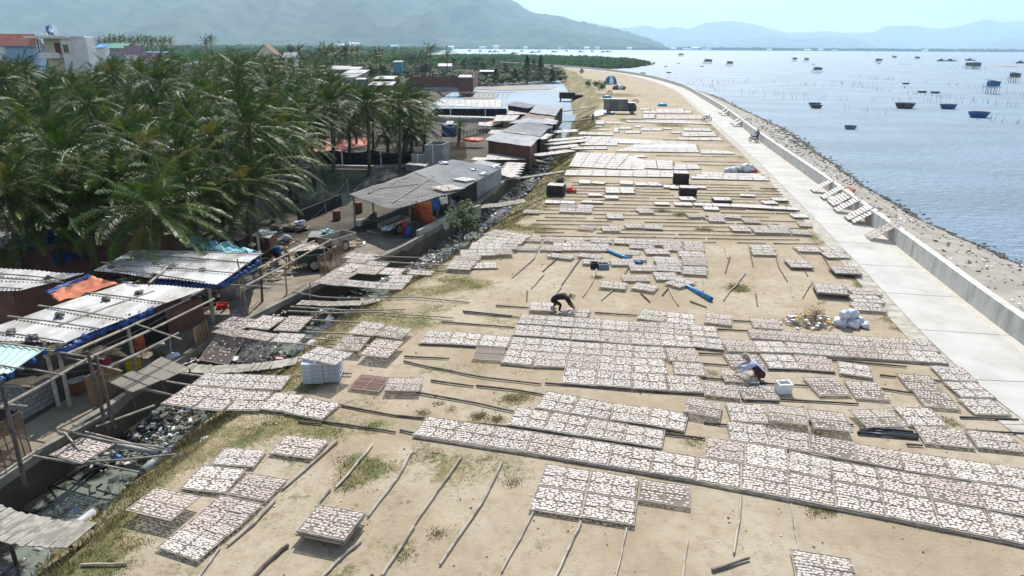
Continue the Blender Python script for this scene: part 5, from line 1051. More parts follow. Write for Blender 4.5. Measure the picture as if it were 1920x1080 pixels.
bridge('footbridge', [(885, 388), (940, 384), (985, 376)], [-.5, -.4, -.1], 1.4, 'plank walkway behind the small green tree')
bridge('footbridge', [(995, 298), (1030, 306), (1045, 309)], [-.6, -.9, -1.2], .9, 'fallen plank gangway by the brick shed corner')
bridge('footbridge', [(1030, 212), (1080, 205), (1115, 200)], [-.5, -.3, 0], 1.2, 'dark plank footbridge farthest up the canal')
bridge('footbridge', [(1050, 228), (1080, 226), (1112, 221)], [-.5, -.3, 0], .7, 'pale plank ramp by the person left of the truck')
# big dark shed
r = shed('dark patched shed roof above the wheelbarrow cart', [(655, 364), (733, 392), (858, 360), (775, 323)], 1.6, m_roofd, None, posts=[(666, 426), (769, 425), (820, 408), (843, 392), (701, 415)], poles=[((700, 355), (790, 345)), ((735, 380), (815, 330)), ((690, 362), (775, 328))], sag=.12)
o = [k for k in col.objects if k.parent == r and k.name.startswith('roof') and 'pole' not in k.name][0]
shed('shed with a smooth grey roof joined to the dark patched one', [(776, 322), (858, 359), (940, 315), (848, 299)], 1.62, m_roofg, None, sag=.03)
p1, p2 = G(895, 376, LZ), G(940, 350, LZ); bk = (G(847, 299, 1.6) - G(939, 315, 1.6)) * .45; bk.z = 0
mb = MB(); mb.prism([(p.x, p.y) for p in (p1, p2, p2 + bk, p1 + bk)], LZ - 1, 1.42); mb.build('cement_hut', m_cement, label='plain cement hut under the right end of the grey roof', cat='hut')
mb = MB(); q = [G(x, y, LZ) for x, y in [(784, 450), (838, 421), (842, 416), (900, 400)]]
for a, b in zip(q, q[1:]): d = b - a; mb.box((a + b) / 2 + Vector((0, 0, .2)), (d.length, .25, 1.0), math.atan2(d.y, d.x))
mb.build('low_wall', m_conc, label='low concrete wall at the canal corner of the dark shed', cat='wall')
cloth('hanging_net', [G(775, 410, -.3), G(812, 428, -.5), G(808, 377, 1.5), G(778, 380, 1.5)], m_orange, 'orange net cloth hanging from the shed eave', 'net', amp=.12)
cloth('tarpaulin', [G(808, 395, .7), G(824, 392, .7), G(822, 372, 1.5), G(806, 376, 1.5)], m_blue, 'small blue rag on the shed eave right of the orange net', 'cloth', amp=.1)
cloth('tarpaulin', [G(826, 385, .9), G(840, 380, .9), G(838, 368, 1.5), G(824, 372, 1.5)], m_white, 'white rag hanging at the shed eave', 'cloth', amp=.1)
cloth('net_pile', [G(835, 398, -.5), G(866, 404, -.5), G(864, 378, .1), G(842, 378, .2)], m_conc, 'grey net heap between the shed posts', 'net', amp=.3)
# cement tanks
def tank(P, z, label, t=.14):
    W = [G(*p, z) for p in P]; c = sum(W, Vector()) / 4; r = E('water_tank', (c.x, c.y, LZ), label, 'tank'); mb = MB()
    for i in range(4):
        a, b = W[i], W[(i + 1) % 4]; d = b - a; n_ = Vector((-d.y, d.x, 0)).normalized() * t / 2; m_ = (a + b) / 2 + n_
        mb.box((m_.x, m_.y, (z + LZ) / 2), (d.length - (t * 2 + .004 if i % 2 else 0), t, z - LZ), math.atan2(d.y, d.x))
    mb.build('wall', m_cement, r); mb = MB(); I = [w_.lerp(c, .12) for w_ in W]; mb.quad(*[(p.x, p.y, z - .5) for p in I]); mb.build('water', M('tank_water', (.03, .035, .02), .1), r)
    mb = MB(); a, b = W[0], W[1]; mb.tube([(lerp(a.x, b.x, .45), a.y - .06, LZ), (lerp(a.x, b.x, .45), a.y - .06, z + .1)], .04, 6); mb.build('pipe', m_white, r)
tank([(796, 272), (830, 271), (843, 265), (812, 264)], 1.75, 'tall square cement water tank above the grey roof'); tank([(771, 290), (797, 290), (801, 284), (778, 284)], .75, 'small low cement tank attached left of the tall tank')
shed('small grey concrete pump box in front of the tanks', [(760, 308), (798, 312), (806, 305), (770, 303)], -.1, m_conc, m_cement, name='pump_house', cat='hut', inset=.1)
# pond with fence
m_pond = water_mat('pond_water', (0.016, 0.026, 0.02), 0.08, 2.2, 0.04); m_pond.node_tree.nodes['Principled BSDF'].inputs['IOR'].default_value = 1.12
mb = MB(); P = [G(x, y, LZ) for x, y in [(470, 316), (560, 316), (690, 319), (775, 316), (772, 326), (735, 340), (680, 358), (650, 385), (600, 398), (500, 400), (430, 350)]]
mb.add([(p.x, p.y, LZ + .012) for p in P], [tuple(range(len(P) - 1, -1, -1))]); mb.build('pond', m_pond, kind='structure', origin=False)
mb = MB(); P = [G(x, y, LZ) for x, y in [(440, 313), (560, 313), (690, 316), (775, 313)]]
for a, b in zip(P, P[1:]): d = b - a; mb.box((a + b) / 2 + Vector((0, .3, .12)), (d.length, .5, .3), math.atan2(d.y, d.x))
mb.build('pond_kerb', m_conc, label='pale concrete kerb along the far side of the dark pond', cat='kerb')
r = E('net_fence', tuple(G(640, 311, LZ)), 'black cloth fence on white posts behind the dark pond', 'fence')
A, B = G(480, 309, LZ), G(780, 312, LZ); mb = MB(); mb.grid(lambda u, v: A.lerp(B, u) + Vector((.12 * math.sin(u * 60), .3 * nz(u * 14, v * 2) * 2, (1.75 - .28 * abs(math.sin(u * 4.1 * math.pi))) * v)), 90, 4); mb.build('cloth', m_black, r)
for i, (fx, ty) in enumerate([(571, 0), (644, 0), (716, 0)]): p = G(fx, 311, LZ); mb = MB(); mb.tube([p + Vector((0, -.4, 0)), p + Vector((0, -.4, 1.95))], .07, 6); mb.build('post', m_white, r)
cloth('plastic_sheet', [G(540, 312, -.7), G(588, 313, -.7), G(598, 300, .1), G(545, 298, .3)], m_plbag, 'pale blue plastic sheet sagging on the pond fence', amp=.2)
m_pink = M('pink_sheet', (0.60, 0.26, 0.20), 0.8, (0.50, 0.20, 0.15), 1)
mb = MB(); P = [G(x, y, LZ) for x, y in [(556, 279), (600, 262), (696, 258), (690, 272), (625, 287), (570, 285)]]; mb.add([(p.x, p.y, LZ + .05 + .02 * (i % 2)) for i, p in enumerate(P)], [tuple(range(len(P) - 1, -1, -1))]); mb.build('drying_sheet', m_pink, label='pink sheet spread on the ground under the palms behind the pond fence', cat='sheet')
NETP = netmat('grey_pond_net', (.06, .07, .07), .68)
for i, P in enumerate([[(655, 362), (690, 352), (745, 330), (722, 312)], [(690, 352), (748, 332), (748, 308), (700, 318)], [(560, 388), (610, 386), (640, 372), (600, 352)]]):
    W = [G(*P[0], LZ), G(*P[1], LZ), G(*P[2], .3), G(*P[3], .6)]; cloth('pond_net', W, NETP, ['grey bird net sloping up from the pond corner by the dark shed', 'upright grey net behind the dark shed roof', 'low grey net over the near side of the pond'][i], 'net', 10, .15)
for i, (f, t) in enumerate([((606, 386), (604, 340)), ((652, 365), (651, 338)), ((612, 400), (600, 345))]): UP(f, t, LZ, 'pole of the bird net by the pond', .05)
mb = MB(); a, b = G(560, 420, LZ), G(640, 385, LZ); d = b - a; mb.box((a + b) / 2 + Vector((0, 0, .45)), (d.length, .12, 1.0), math.atan2(d.y, d.x)); mb.build('mesh_fence', m_black, label='dark mesh fence between the alley and the near end of the pond', cat='fence')
# roofs further up the canal
shed('brick shed with a light grey roof nearest to the straight plank ramp', [(908, 262), (996, 275), (1014, 257), (938, 247)], 1.4, m_roofl, m_brick, ridge=.12, name='brick_shed')
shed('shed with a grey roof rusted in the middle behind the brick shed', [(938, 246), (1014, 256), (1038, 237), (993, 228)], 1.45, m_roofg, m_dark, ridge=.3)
shed('low shed with blue trimmed white roof strip', [(953, 231), (1037, 232), (1042, 226), (993, 220)], 1.35, m_roofl, m_bluep, ridge=.1)
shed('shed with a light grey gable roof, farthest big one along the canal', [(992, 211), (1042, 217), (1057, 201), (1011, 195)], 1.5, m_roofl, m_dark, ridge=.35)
shed('brown roofed lean-to in front of the farthest grey gable', [(975, 222), (1038, 225), (1043, 217), (990, 212)], 1.3, m_rustroof, None)
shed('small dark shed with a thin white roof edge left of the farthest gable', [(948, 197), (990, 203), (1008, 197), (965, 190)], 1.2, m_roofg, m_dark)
r = E('net_fence', tuple(G(890, 219, LZ)), 'black cloth fence with two white posts among the far drying racks', 'fence'); A, B = G(815, 218, LZ), G(950, 218, LZ); mb = MB(); mb.grid(lambda u, v: A.lerp(B, u) + Vector((0, .2 * math.sin(u * 50), 1.45 * v)), 50, 2); mb.build('cloth', m_black, r)
for x in (845, 910): p = G(x, 220, LZ); mb = MB(); mb.tube([p, p + Vector((0, 0, 1.9))], .09, 6); mb.build('post', m_white, r)
mb = MB(); a, b = G(815, 229, LZ), G(925, 229, LZ); mb.box((a + b) / 2 + Vector((0, 0, .3)), ((b - a).length, .3, .9)); mb.build('concrete_wall', m_conc, label='grey concrete wall in front of the black cloth fence', cat='wall')
for i in range(14):
    p = G(832 + i * 9, 186, LZ); mb = MB(); mb.tube([p, p + Vector((.5, 1, 1.3)), p + Vector((1.6, 3, 1.7)), p + Vector((2.6, 5, 1.3))], .05, 4); mb.build('hoop', m_bamboo, label='pale bent hoop in the row behind the far drying racks', cat='hoop', group='row of pale hoops')
mb = MB(); p = G(1063, 190, WZ); mb.box(p + Vector((0, 0, 1.6)), (4.2, 3, 1.6)); mb.box(p + Vector((2.8, 0, 1.2)), (3, 2.4, 1.2)); 
for sx in (-1.8, 1.8):
    for sy in (-1.2, 1.2): mb.box(p + Vector((sx, sy, .4)), (.2, .2, .9))
mb.build('net_hut', m_black, label='black box hut on stilts at the mouth of the shallow lagoon', cat='hut')
for i, P in enumerate([[(912, 258), (935, 262), (985, 232), (960, 226)], [(925, 243), (955, 247), (975, 236), (945, 232)]]):
    pass
m_redb = M('red_boat_paint', (.55, .07, .03), .5)
mb = MB(); mb.blob(G(888, 262, .2), 1.0, 2, 10, 6, .1, (1.6, .8, .3)); mb.build('red_cover', m_redb, label='bright red cover lying left of the brick shed roof', cat='cover')
mb = MB(); mb.blob(G(930, 231, -.3), 1.0, 5, 10, 6, .3, (1.6, .8, .5)); mb.build('orange_heap', m_orange, label='orange and yellow heap beside the far racks', cat='heap')
mb = MB(); p = G(843, 254, LZ); mb.box(p + Vector((0, 0, .8)), (2.2, 1.6, 1.8)); mb.build('blue_cabinet', m_blue, label='dark blue covered box between the palms and the small young palm', cat='box')
mb = MB(); 
for k in range(10): p = G(858 + k * 6, 262 - k * 1.2, LZ); mb.tube([p + Vector((0, 0, .9)), G(900 + k * 6, 248 - k * 1.5, LZ) + Vector((0, 0, .9))], .05, 4); mb.tube([p, p + Vector((0, 0, .9))], .05, 4)
mb.build('empty_rack', m_bamboo_d, label='empty dark rack of parallel poles right of the young palm', cat='rack')

# ---------------------------------------------------------------- houses
def box_house(name, label, px0, px1, ytop, D, depth, wallm, roofm=None, roof='flat', ground=LZ, rh=1.5, windows=(), cat='house', wz=None, overhang=.5, extra=None):
    a, b = ray(px0, ytop, D), ray(px1, ytop, D); zt = (a.z + b.z) / 2; cx = (a.x + b.x) / 2; W_ = b.x - a.x; cy = D + depth / 2
    r = E(name, (cx, cy, ground), label, cat); mb = MB(); mb.box((cx, cy, (zt + ground) / 2 - .5), (W_, depth, zt - ground + 1)); mb.build('wall', wallm, r); o = overhang
    if roofm:
        mb = MB(); x0, x1, y0, y1 = cx - W_ / 2 - o, cx + W_ / 2 + o, D - o, D + depth + o; z0 = zt + .01
        if roof == 'flat': mb.box((cx, cy, zt + .13), (W_ + 2 * o, depth + 2 * o, .25))
        elif roof == 'ridge_x': mb.add([(x0, y0, z0), (x1, y0, z0), (x1, y1, z0), (x0, y1, z0), (x0, cy, z0 + rh), (x1, cy, z0 + rh)], [(0, 1, 5, 4), (4, 5, 2, 3), (0, 4, 3), (1, 2, 5), (0, 3, 2, 1)])
        elif roof == 'ridge_y':
            mb.add([(x0, y0, z0), (x1, y0, z0), (x1, y1, z0), (x0, y1, z0), (cx, y0, z0 + rh), (cx, y1, z0 + rh)], [(0, 4, 5, 3), (1, 2, 5, 4), (0, 3, 2, 1)])
            g_ = MB(); g_.add([(x0 + .3, y0 + .3, z0), (x1 - .3, y0 + .3, z0), (cx, y0 + .3, z0 + rh - .15)], [(0, 1, 2)]); g_.build('gable', wallm, r)
        elif roof == 'mono': mb.add([(x0, y0, z0), (x1, y0, z0), (x1, y1, z0 + rh), (x0, y1, z0 + rh), (x0, y0, z0 + .15), (x1, y0, z0 + .15), (x1, y1, z0 + rh + .15), (x0, y1, z0 + rh + .15)], [(4, 5, 6, 7), (0, 1, 5, 4), (1, 2, 6, 5), (3, 0, 4, 7), (0, 3, 2, 1), (2, 3, 7, 6)])
        mb.build('roof', roofm, r)
    for (u, zc, w_, h_) in windows:
        x = cx + (u - .5) * W_; mb = MB(); mb.box((x, D - .02, zc), (w_ + .2, .1, h_ + .2)); f = mb.build('window', m_white, r); mb = MB(); mb.box((x, D - .05, zc), (w_, .12, h_)); mb.build('pane', M('window_glass', (.03, .04, .05), .15), f)
    return r, cx, cy, zt, W_
r, cx, cy, zt, W_ = box_house('white_house', 'tall white flat roofed house with a steel water tank on top', 112, 160, 70, 150, 3, m_white, None)
m_pw = M('painted_cream_wall', (.66, .64, .50), .8)
mb = MB(); s = W_ / 56.0; X = lambda px: ray(px, 88, 150).x; Z = lambda y: ray(120, y, 150).z
mb.box(((X(66) + X(112)) / 2, 155, (Z(72) + LZ) / 2), (X(112) - X(66) - .05, 4, Z(72) - LZ)); mb.build('rear_wing', m_pw, r)
mb = MB(); mb.box(((X(52) + X(136)) / 2, 152.5, Z(71) + .12), (X(136) - X(52), 6.5, .45)); mb.box(((X(135) + X(161)) / 2, 151.5, Z(70) + .1), (X(161) - X(135), 3.4, .3)); mb.build('roof', m_white, r)
mb = MB(); mb.box(((X(68) + X(108)) / 2, 152, Z(108)), (X(108) - X(68), 4, .3)); mb.box(((X(68) + X(108)) / 2, 150.1, Z(104)), (X(108) - X(68), .1, 1.1)); mb.build('balcony', m_white, r)
mb = MB()
for px in (70, 72.5): mb.box((X(px), 150.4, (Z(75) + Z(106)) / 2), (.5, .5, Z(75) - Z(106)))
mb.build('pillar', m_white, r)
mb = MB(); mb.box((X(91), 152.9, Z(91)), (.9 * 6 * s / s / 5, .1, 2.2)); mb.build('door', m_rust, r)
mb = MB(); mb.box((X(127), 149.94, Z(91)), ((X(137) - X(118)), .14, Z(82) - Z(100))); o = mb.build('window', m_pw, r)
for k in range(3): mb = MB(); mb.box((X(120.5 + k * 3.2), 149.9, Z(91)), (.22, .2, Z(84) - Z(99))); mb.build('pane', M('window_glass', (.03, .04, .05), .15), o)
mb = MB()
for k in range(4): mb.box((X(73 + (k % 2) * 9), 153 + (k // 2) * 1.5, Z(65)), (.12, .12, 1.6))
mb.build('tank_stand', m_metal, r)
t_ = E('water_tank', (X(78), 154, Z(61)), 'shiny steel cylinder water tank on the white house roof', 'tank'); mb = MB(); mb.tube([(X(71.5), 154, Z(56)), (X(86.5), 154, Z(56))], .95, 14); mb.build('drum', M('polished_steel', (.7, .7, .72), .25, metal=1.0), t_, sm=False); mb = MB(); mb.tube([(X(75), 154, Z(56)), (X(80), 154, Z(56))], .97, 14); mb.build('blue_band', m_bluep, t_)
box_house('blue_house', 'pale blue house beside the white house', 8, 60, 88, 158, 4, M('pale_blue_wall', (.30, .45, .62), .8), m_lbluep, 'flat', windows=[(.45, 8.0, 3.2, .5)])
box_house('red_roofed_house', 'house with a long red tiled roof behind the pale blue one', -60, 50, 86, 190, 6, m_white, m_roofr, 'ridge_x', rh=3.0)
for lab, a, b, y, D, wm, rm, rf, rh in [('small house with a bright blue roof just right of the white house', 178, 192, 90, 240, m_white, m_roofb, 'mono', 1.2), ('long hall with a green sheet roof behind the palms', 200, 232, 91, 250, m_cement, M('green_sheet', (.10, .28, .20), .6), 'mono', 1.6), ('house with a purple brown gable roof', 232, 258, 102, 230, m_white, M('purple_tiles', (.20, .13, .17), .7), 'ridge_x', 2.6),
                                   ('low house with a light blue roof among the palms', 264, 306, 105, 240, m_white, m_roofb, 'mono', 1.2), ('house with a wide dull purple roof and white gable', 260, 308, 115, 190, m_white, M('brown_tiles', (.19, .13, .14), .7), 'ridge_x', 2.2), ('cream house with a steep red edged gable', 480, 516, 104, 210, m_pw, M('dull_red_trim', (.22, .12, .10)), 'ridge_y', 3.0),
                                   ('pale grey gable house behind the cream one', 533, 552, 108, 220, m_white, m_roofl, 'ridge_x', 1.5), ('little white walled house deep in the grove', 345, 368, 124, 170, m_white, m_roofl, 'mono', .8)]: box_house('house', lab, a, b, y, D, 4, wm, rm, rf, rh=rh)
for lab, a, b, y, D, dp, wm, rm, rf, rh in [('grey long shed with a white roof strip at the grove edge', 612, 664, 146, 172, 9, m_cement, m_roofg, 'mono', .5), ('white roofed hall behind the grey long shed', 613, 646, 131, 215, 8, m_cement, m_roofw, 'mono', .8), ('white roofed block with a second light roof above', 646, 681, 138, 195, 8, m_cement, m_roofw, 'mono', .6),
                                       ('small block with a pale top on the white roofed block', 647, 671, 131, 204, 6, m_white, m_roofw, 'mono', .5), ('narrow grey room with a thin white roof', 668, 684, 150, 165, 3, m_cement, m_roofw, 'mono', .2), ('small red brick hut with a white roof', 700, 736, 149, 172, 7, m_brick, m_roofw, 'mono', .4), ('low hut with a white roof in front of the brick hut', 692, 733, 161, 160, 6, m_brick, m_roofw, 'mono', .5),
                                       ('tiny blue painted house in the scrub', 737 + 0, 752, 117, 330, 7, m_lbluep, m_roofg, 'mono', .5), ('tiny grey house in the scrub', 822, 846, 124, 360, 7, m_cement, m_roofg, 'ridge_x', 1.2), ('dark hut with a pale roof near the lagoon bank', 900, 925, 135, 320, 6, m_dark, m_roofl, 'mono', .5)]: box_house('hut', lab, a, b, y, D, dp, wm, rm, rf, rh=rh, cat='hut', overhang=.3)
a, b = G(760, 171, LZ), G(887, 172, LZ); r = E('brick_wall_compound', tuple((a + b) / 2), 'long high red brick wall of a roofless compound at the lagoon', 'wall'); mb = MB(); L_ = (b - a).length
mb.box((a + b) / 2 + Vector((0, .15, 2.75)), (L_, .3, 3.1)); mb.box((b.x - .15, b.y + 15, 2.0), (.3, 30, 4.6)); mb.build('brick_course', m_brick, r); mb = MB(); mb.box((a + b) / 2 + Vector((0, .14, .55)), (L_ + .05, .4, 1.4)); mb.build('plinth', m_cement, r)
mb = MB(); mb.box((G(817, 170, LZ) + Vector((0, -.1, 1.3))), (1.3, .3, 1.0)); mb.build('opening', m_white, r); box_house('hut', 'white roof corner on top of the right end of the brick wall', 860, 886, 146, 216, 6, m_brick, m_roofw, 'mono', rh=.5, cat='hut', overhang=.2)
for i, (px, py) in enumerate([(772, 172), (783, 172)]): pass

for i, (px, py, w_, d_, n, lab) in enumerate([(545, 432, 2.6, 1.2, 5, 'pile of old boards lying under the palm beside the yard'), (500, 440, 2.0, 1.4, 4, 'low pile of sheets behind the pale cyan cloth'), (600, 446, 1.8, 1.2, 4, 'board pile left of the light grey handcart'), (525, 455, 1.6, 1.0, 3, 'small scrap pile behind the worker in blue'), (688, 418, 1.6, .9, 4, 'boards stacked under the front of the dark shed'), (330, 445, 3.0, 1.6, 4, 'grey sheets stacked behind the palm roof shed'), (250, 440, 2.6, 1.4, 3, 'weathered boards in the shade behind the palm roof shed')]):
    p = G(px, py, LZ); mb = MB(); r = E('board_pile', tuple(p), lab, 'pile')
    for k in range(n): mb.box(p + Vector((rnd(-.15, .15), rnd(-.15, .15), .05 + k * .08)), (w_ * rnd(.7, 1), d_ * rnd(.7, 1), .05), rnd(-.3, .3) + i, rot=Matrix.Rotation(rnd(-.3, .3) + i, 3, 'Z') @ Matrix.Rotation(rnd(-.06, .06), 3, 'X'))
    mb.build('boards', [m_wood, m_plank, m_roofg][i % 3], r); mb = MB(); mb.blob(p + Vector((w_ * .3, 0, .12 * n)), .3, i, 8, 5, .4, (1.3, 1, .6)); mb.build('cover', [m_plbag, m_conc_d, m_cyan][i % 3], r)
shed('low rusty roof in the yard behind the palm roof shed', [(395, 447), (448, 452), (470, 436), (420, 430)], .9, m_rustroof, m_dark, inset=.2)
shed('small grey roofed hutch beside the trunk of the alley palm', [(470, 442), (505, 447), (520, 434), (488, 430)], .6, m_roofg, m_brick, inset=.2)
# interior clutter under the near roofs
rgc = random.Random(4)
for i, (px, py, w_, h_, mt, lab) in enumerate([(330, 585, .9, .7, m_conc_d, 'dark crate stack under the palm roof shed'), (365, 590, .7, .6, m_wood, 'wooden box at the front of the palm roof shed'), (430, 560, .8, .5, m_roofg, 'grey box behind the corner posts'), (180, 640, .8, .6, m_wood, 'wooden bench block under the long white roof'), (300, 668, .6, .5, m_conc_d, 'dark box between brick blocks under the white roof'), (150, 735, .7, .5, m_rust, 'rust brown cooler box below the mint roof'), (60, 690, .9, .8, m_conc_d, 'dark cabinet under the mint roof'), (205, 620, 1.0, .9, m_brick, 'low brick stove block under the long white roof')]):
    p = G(px, py, LZ); r = E('box', tuple(p), lab, 'box'); mb = MB(); mb.box(p + Vector((0, 0, h_ / 2)), (w_, w_ * .7, h_), rgc.uniform(0, 3)); mb.build('body', mt, r); mb = MB(); mb.box(p + Vector((0, 0, h_ + .03)), (w_ * .9, w_ * .6, .05), rgc.uniform(0, 3)); mb.build('lid', [m_plank, m_conc][i % 2], r)
p, q = G(-60, 560, LZ), G(330, 520, LZ); d = q - p; mb = MB(); mb.box((p + q) / 2 + Vector((-.5, 1.5, 1.1)), (d.length, .15, 2.2), math.atan2(d.y, d.x)); mb.build('brick_wall', m_brick, label='rear brick wall in the dark behind the near roofs', cat='wall')
# ---------------------------------------------------------------- boats, stilt huts and stakes in the bay
def boat(px, py, Lm, mat, label, kind='basket', rz=0.0):
    p = G(px, py, WZ); r = E('boat', tuple(p), label, 'boat'); mb = MB(); n = 24
    def hull(sx, sy, h0, h1):
        prof = [(0.0, h0), (0.55, h0), (0.80, lerp(h0, h1, .35)), (0.93, lerp(h0, h1, .7)), (1.0, h1)]
        return prof
    a, b = (Lm / 2, Lm / 2 * (0.75 if kind == 'basket' else .38)); h = Lm * (0.26 if kind == 'basket' else .16)
    mb.lathe([(.01, -.15), (.6, -.15), (.82, h * .3), (.93, h * .7), (1.0, h)], n, (p.x, p.y, p.z), a, b); mb.build('hull', mat, r, sm=True)
    mb = MB(); mb.lathe([(1.0, h), (.92, h), (.85, h * .5), (.6, h * .12), (.01, h * .1)], n, (p.x, p.y, p.z), a, b); mb.build('inside', M('boat_inside', (.10, .09, .08), .8), r, sm=True)
    mb = MB(); mb.lathe([(1.0, h - .02), (1.05, h), (1.02, h + .05), (.93, h + .03), (.93, h - .02)], n, (p.x, p.y, p.z), a, b); mb.build('rim', m_bamboo_d, r)
    for k in (-.35, .3): mb = MB(); mb.box((p.x + k * a, p.y, p.z + h * .8), (.18, b * 1.7, .04)); mb.build('bench', m_wood, r)
for px, py, Lm, mt, lab in [(1527, 199, 3.2, m_bluep, 'dark blue boat partly hidden behind another round boat'), (1530, 203, 3.0, m_conc_d, 'dark green round boat in front of the blue one'), (1594, 242, 2.3, m_lbluep, 'pale blue round basket boat nearest to the beach'), (1696, 203, 5.0, m_conc_d, 'wide dark wooden boat with flared sides'), (1777, 204, 4.2, m_bluep, 'blue boat right of the wide dark boat'), (1834, 220, 4.6, m_bluep, 'large bright blue boat farthest right near the beach')]:
    boat(px, py, Lm, mt, lab)
for px, py in [(1205, 138), (1254, 137), (1248, 125), (1272, 119), (1316, 125), (1648, 120), (1525, 121), (1729, 174), (1698, 158), (1753, 175), (1810, 111), (1655, 112)]: boat(px, py, 3.4, m_conc_d, 'tiny dark boat far out on the glittering water', 'long'); [o for o in col.objects if o.name.startswith('boat') and o.parent is None][-1]['group'] = 'tiny dark boats far out'
for px, py in [(1767, 115), (1784, 115), (1820, 114), (1916, 119), (965, 101), (1000, 99), (1040, 98), (930, 98), (1090, 98), (1141, 98)]:
    p = G(px, py, WZ); r = E('fishing_boat', tuple(p), 'far off fishing boat with a small cabin and mast', 'boat', 'far off fishing boats'); mb = MB(); s = 1.0 + p.y / 1300
    mb.add([(p.x + x * s, p.y + y * s, p.z + z * s) for x, y, z in [(-4, -1, .9), (3, -1, .7), (4.6, 0, 1.3), (3, 1, .7), (-4, 1, .9), (-3.6, -.6, -.1), (3, -.5, -.1), (3, .5, -.1), (-3.6, .6, -.1)]], [(0, 5, 6, 1), (1, 6, 2), (2, 7, 3), (6, 7, 2), (3, 7, 8, 4), (4, 8, 5, 0), (0, 1, 2, 3, 4)]); mb.build('hull', m_conc_d, r)
    mb = MB(); mb.box((p.x - 1.2 * s, p.y, p.z + 1.3 * s), (2 * s, 1.4 * s, 1.0 * s)); mb.tube([(p.x + s, p.y, p.z + .7 * s), (p.x + s, p.y, p.z + 3 * s)], .08 * s, 4); mb.build('cabin', m_conc_d, r)
def stilt(px, py, w_, label, wall, roof, hh=2.0, leg=2.3, group=None, skew=0):
    w_ *= .85 if py > 150 else .68; hh *= 1 if py > 150 else .8; leg *= 1 if py > 150 else .8; p = G(px, py, WZ); r = E('stilt_hut', tuple(p), label, 'hut', group); d = w_ * .6; nl = 5
    for i in range(nl):
        for j in (-1, 0, 1):
            x, y = p.x + (i / (nl - 1) - .5) * w_, p.y + j * d / 2; mb = MB(); mb.tube([(x + rnd(-.2, .2), y, p.z - .3), (x, y, p.z + leg)], .07 * w_ / 5, 4); mb.build('stilt', m_bamboo_d, r)
    mb = MB(); mb.box((p.x, p.y, p.z + leg), (w_ * 1.1, d * 1.1, .15)); mb.build('deck', m_bamboo_d, r); mb = MB(); mb.box((p.x + .08 * w_, p.y, p.z + leg + hh / 2 + .05), (w_ * .84, d * .9, hh * .8)); mb.build('wall', wall, r)
    mb = MB(); x0, x1, y0, y1, z = p.x - .42 * w_, p.x + .56 * w_, p.y - d * .55, p.y + d * .55, p.z + leg + hh * .85
    mb.add([(x0, y0, z + .5), (x1, y0, z - .1), (x1, y1, z - .1), (x0, y1, z + .5), (x0, y0, z + .6), (x1, y0, z), (x1, y1, z), (x0, y1, z + .6)], [(4, 5, 6, 7), (0, 1, 5, 4), (1, 2, 6, 5), (2, 3, 7, 6), (3, 0, 4, 7), (0, 3, 2, 1)]); mb.build('roof', roof, r)
stilt(1857, 176, 4.6, 'stilt hut with bright blue walls in the bay', m_bluep, m_bluep); stilt(1899, 155, 5.0, 'dark stilt hut nearest the right picture edge', m_conc_d, m_black)
stilt(1531, 137, 7.5, 'stilt hut with a small blue roof', m_conc_d, m_bluep); stilt(1326, 120, 11, 'dark stilt hut, left one of the two in the glare', m_conc_d, m_black, 3, 2.5); stilt(1367, 124, 7.5, 'dark stilt hut, right one of the two in the glare', m_conc_d, m_black, 2.5, 2.4)
stilt(1820, 129, 14, 'cluster hut with several dark roofs on a raft of poles', m_conc_d, m_lbluep, 3.4, 2.5); stilt(1829, 130, 8, 'smaller hut joined to the cluster hut on its right', m_conc_d, m_black, 4, 2.5); stilt(1276, 106, 14, 'faint stilt hut closest to the mountain foot', m_conc_d, m_black, 3.5, 3)
for px, py, l_ in [(1489, 116, 'left'), (1511, 117, 'right')]: stilt(px, py, 7, f'small stilt hut, {l_} of a faint pair in the middle of the bay', m_conc_d, m_black, 2.8, 3)
for px, py in [(1646, 118), (1676, 110), (1719, 112)]: stilt(px, py, 9, 'faint stilt hut along the far line of nets', m_conc_d, m_black, 3, 2.5, 'faint far stilt huts')
for i, px in enumerate([880, 900, 918, 945, 978, 1010, 1062, 1110, 1130]): stilt(px, 97.5 + (i % 3), 14, 'tiny stilt hut beyond the mangrove spit', m_conc_d, m_black, 4, 3, 'tiny stilt huts beyond the mangrove')
# islet at the right
mb = MB(); p = G(1910, 125, WZ); mb.blob((p.x, p.y, p.z), 26, 3, 16, 8, .1, (1.0, .8, .03)); mb.build('sand_bar', m_beach, kind='structure')
stakes = MB(); stakes.tube([(0, 0, -.5), (.06, 0, .6), (.02, .05, 1.25)], .045, 4, .03); stake_me = stakes.mesh('stake', m_bamboo_d)
rg = random.Random(5); sp = []
for (x0, y0, x1, y1, n) in [(1250, 146, 1350, 158, 12), (1290, 158, 1420, 176, 14), (1330, 170, 1480, 186, 12), (1395, 187, 1640, 190, 16), (1640, 189, 1900, 196, 20), (1560, 157, 1700, 166, 20), (1590, 163, 1800, 188, 44), (1610, 146, 1740, 157, 26), (1330, 152, 1400, 156, 14), (1740, 160, 1920, 168, 14), (1820, 190, 1920, 205, 14), (1880, 172, 1920, 182, 6), (1570, 205, 1660, 215, 6), (1400, 150, 1560, 165, 16), (1780, 218, 1920, 235, 8), (1430, 176, 1560, 186, 12), (1770, 130, 1860, 128, 10), (1650, 120, 1800, 124, 18)]:
    for k in range(n): t = rg.random(); sp.append((lerp(x0, x1, t) + rg.uniform(-2, 2), lerp(y0, y1, t) + rg.uniform(-1, 1)))
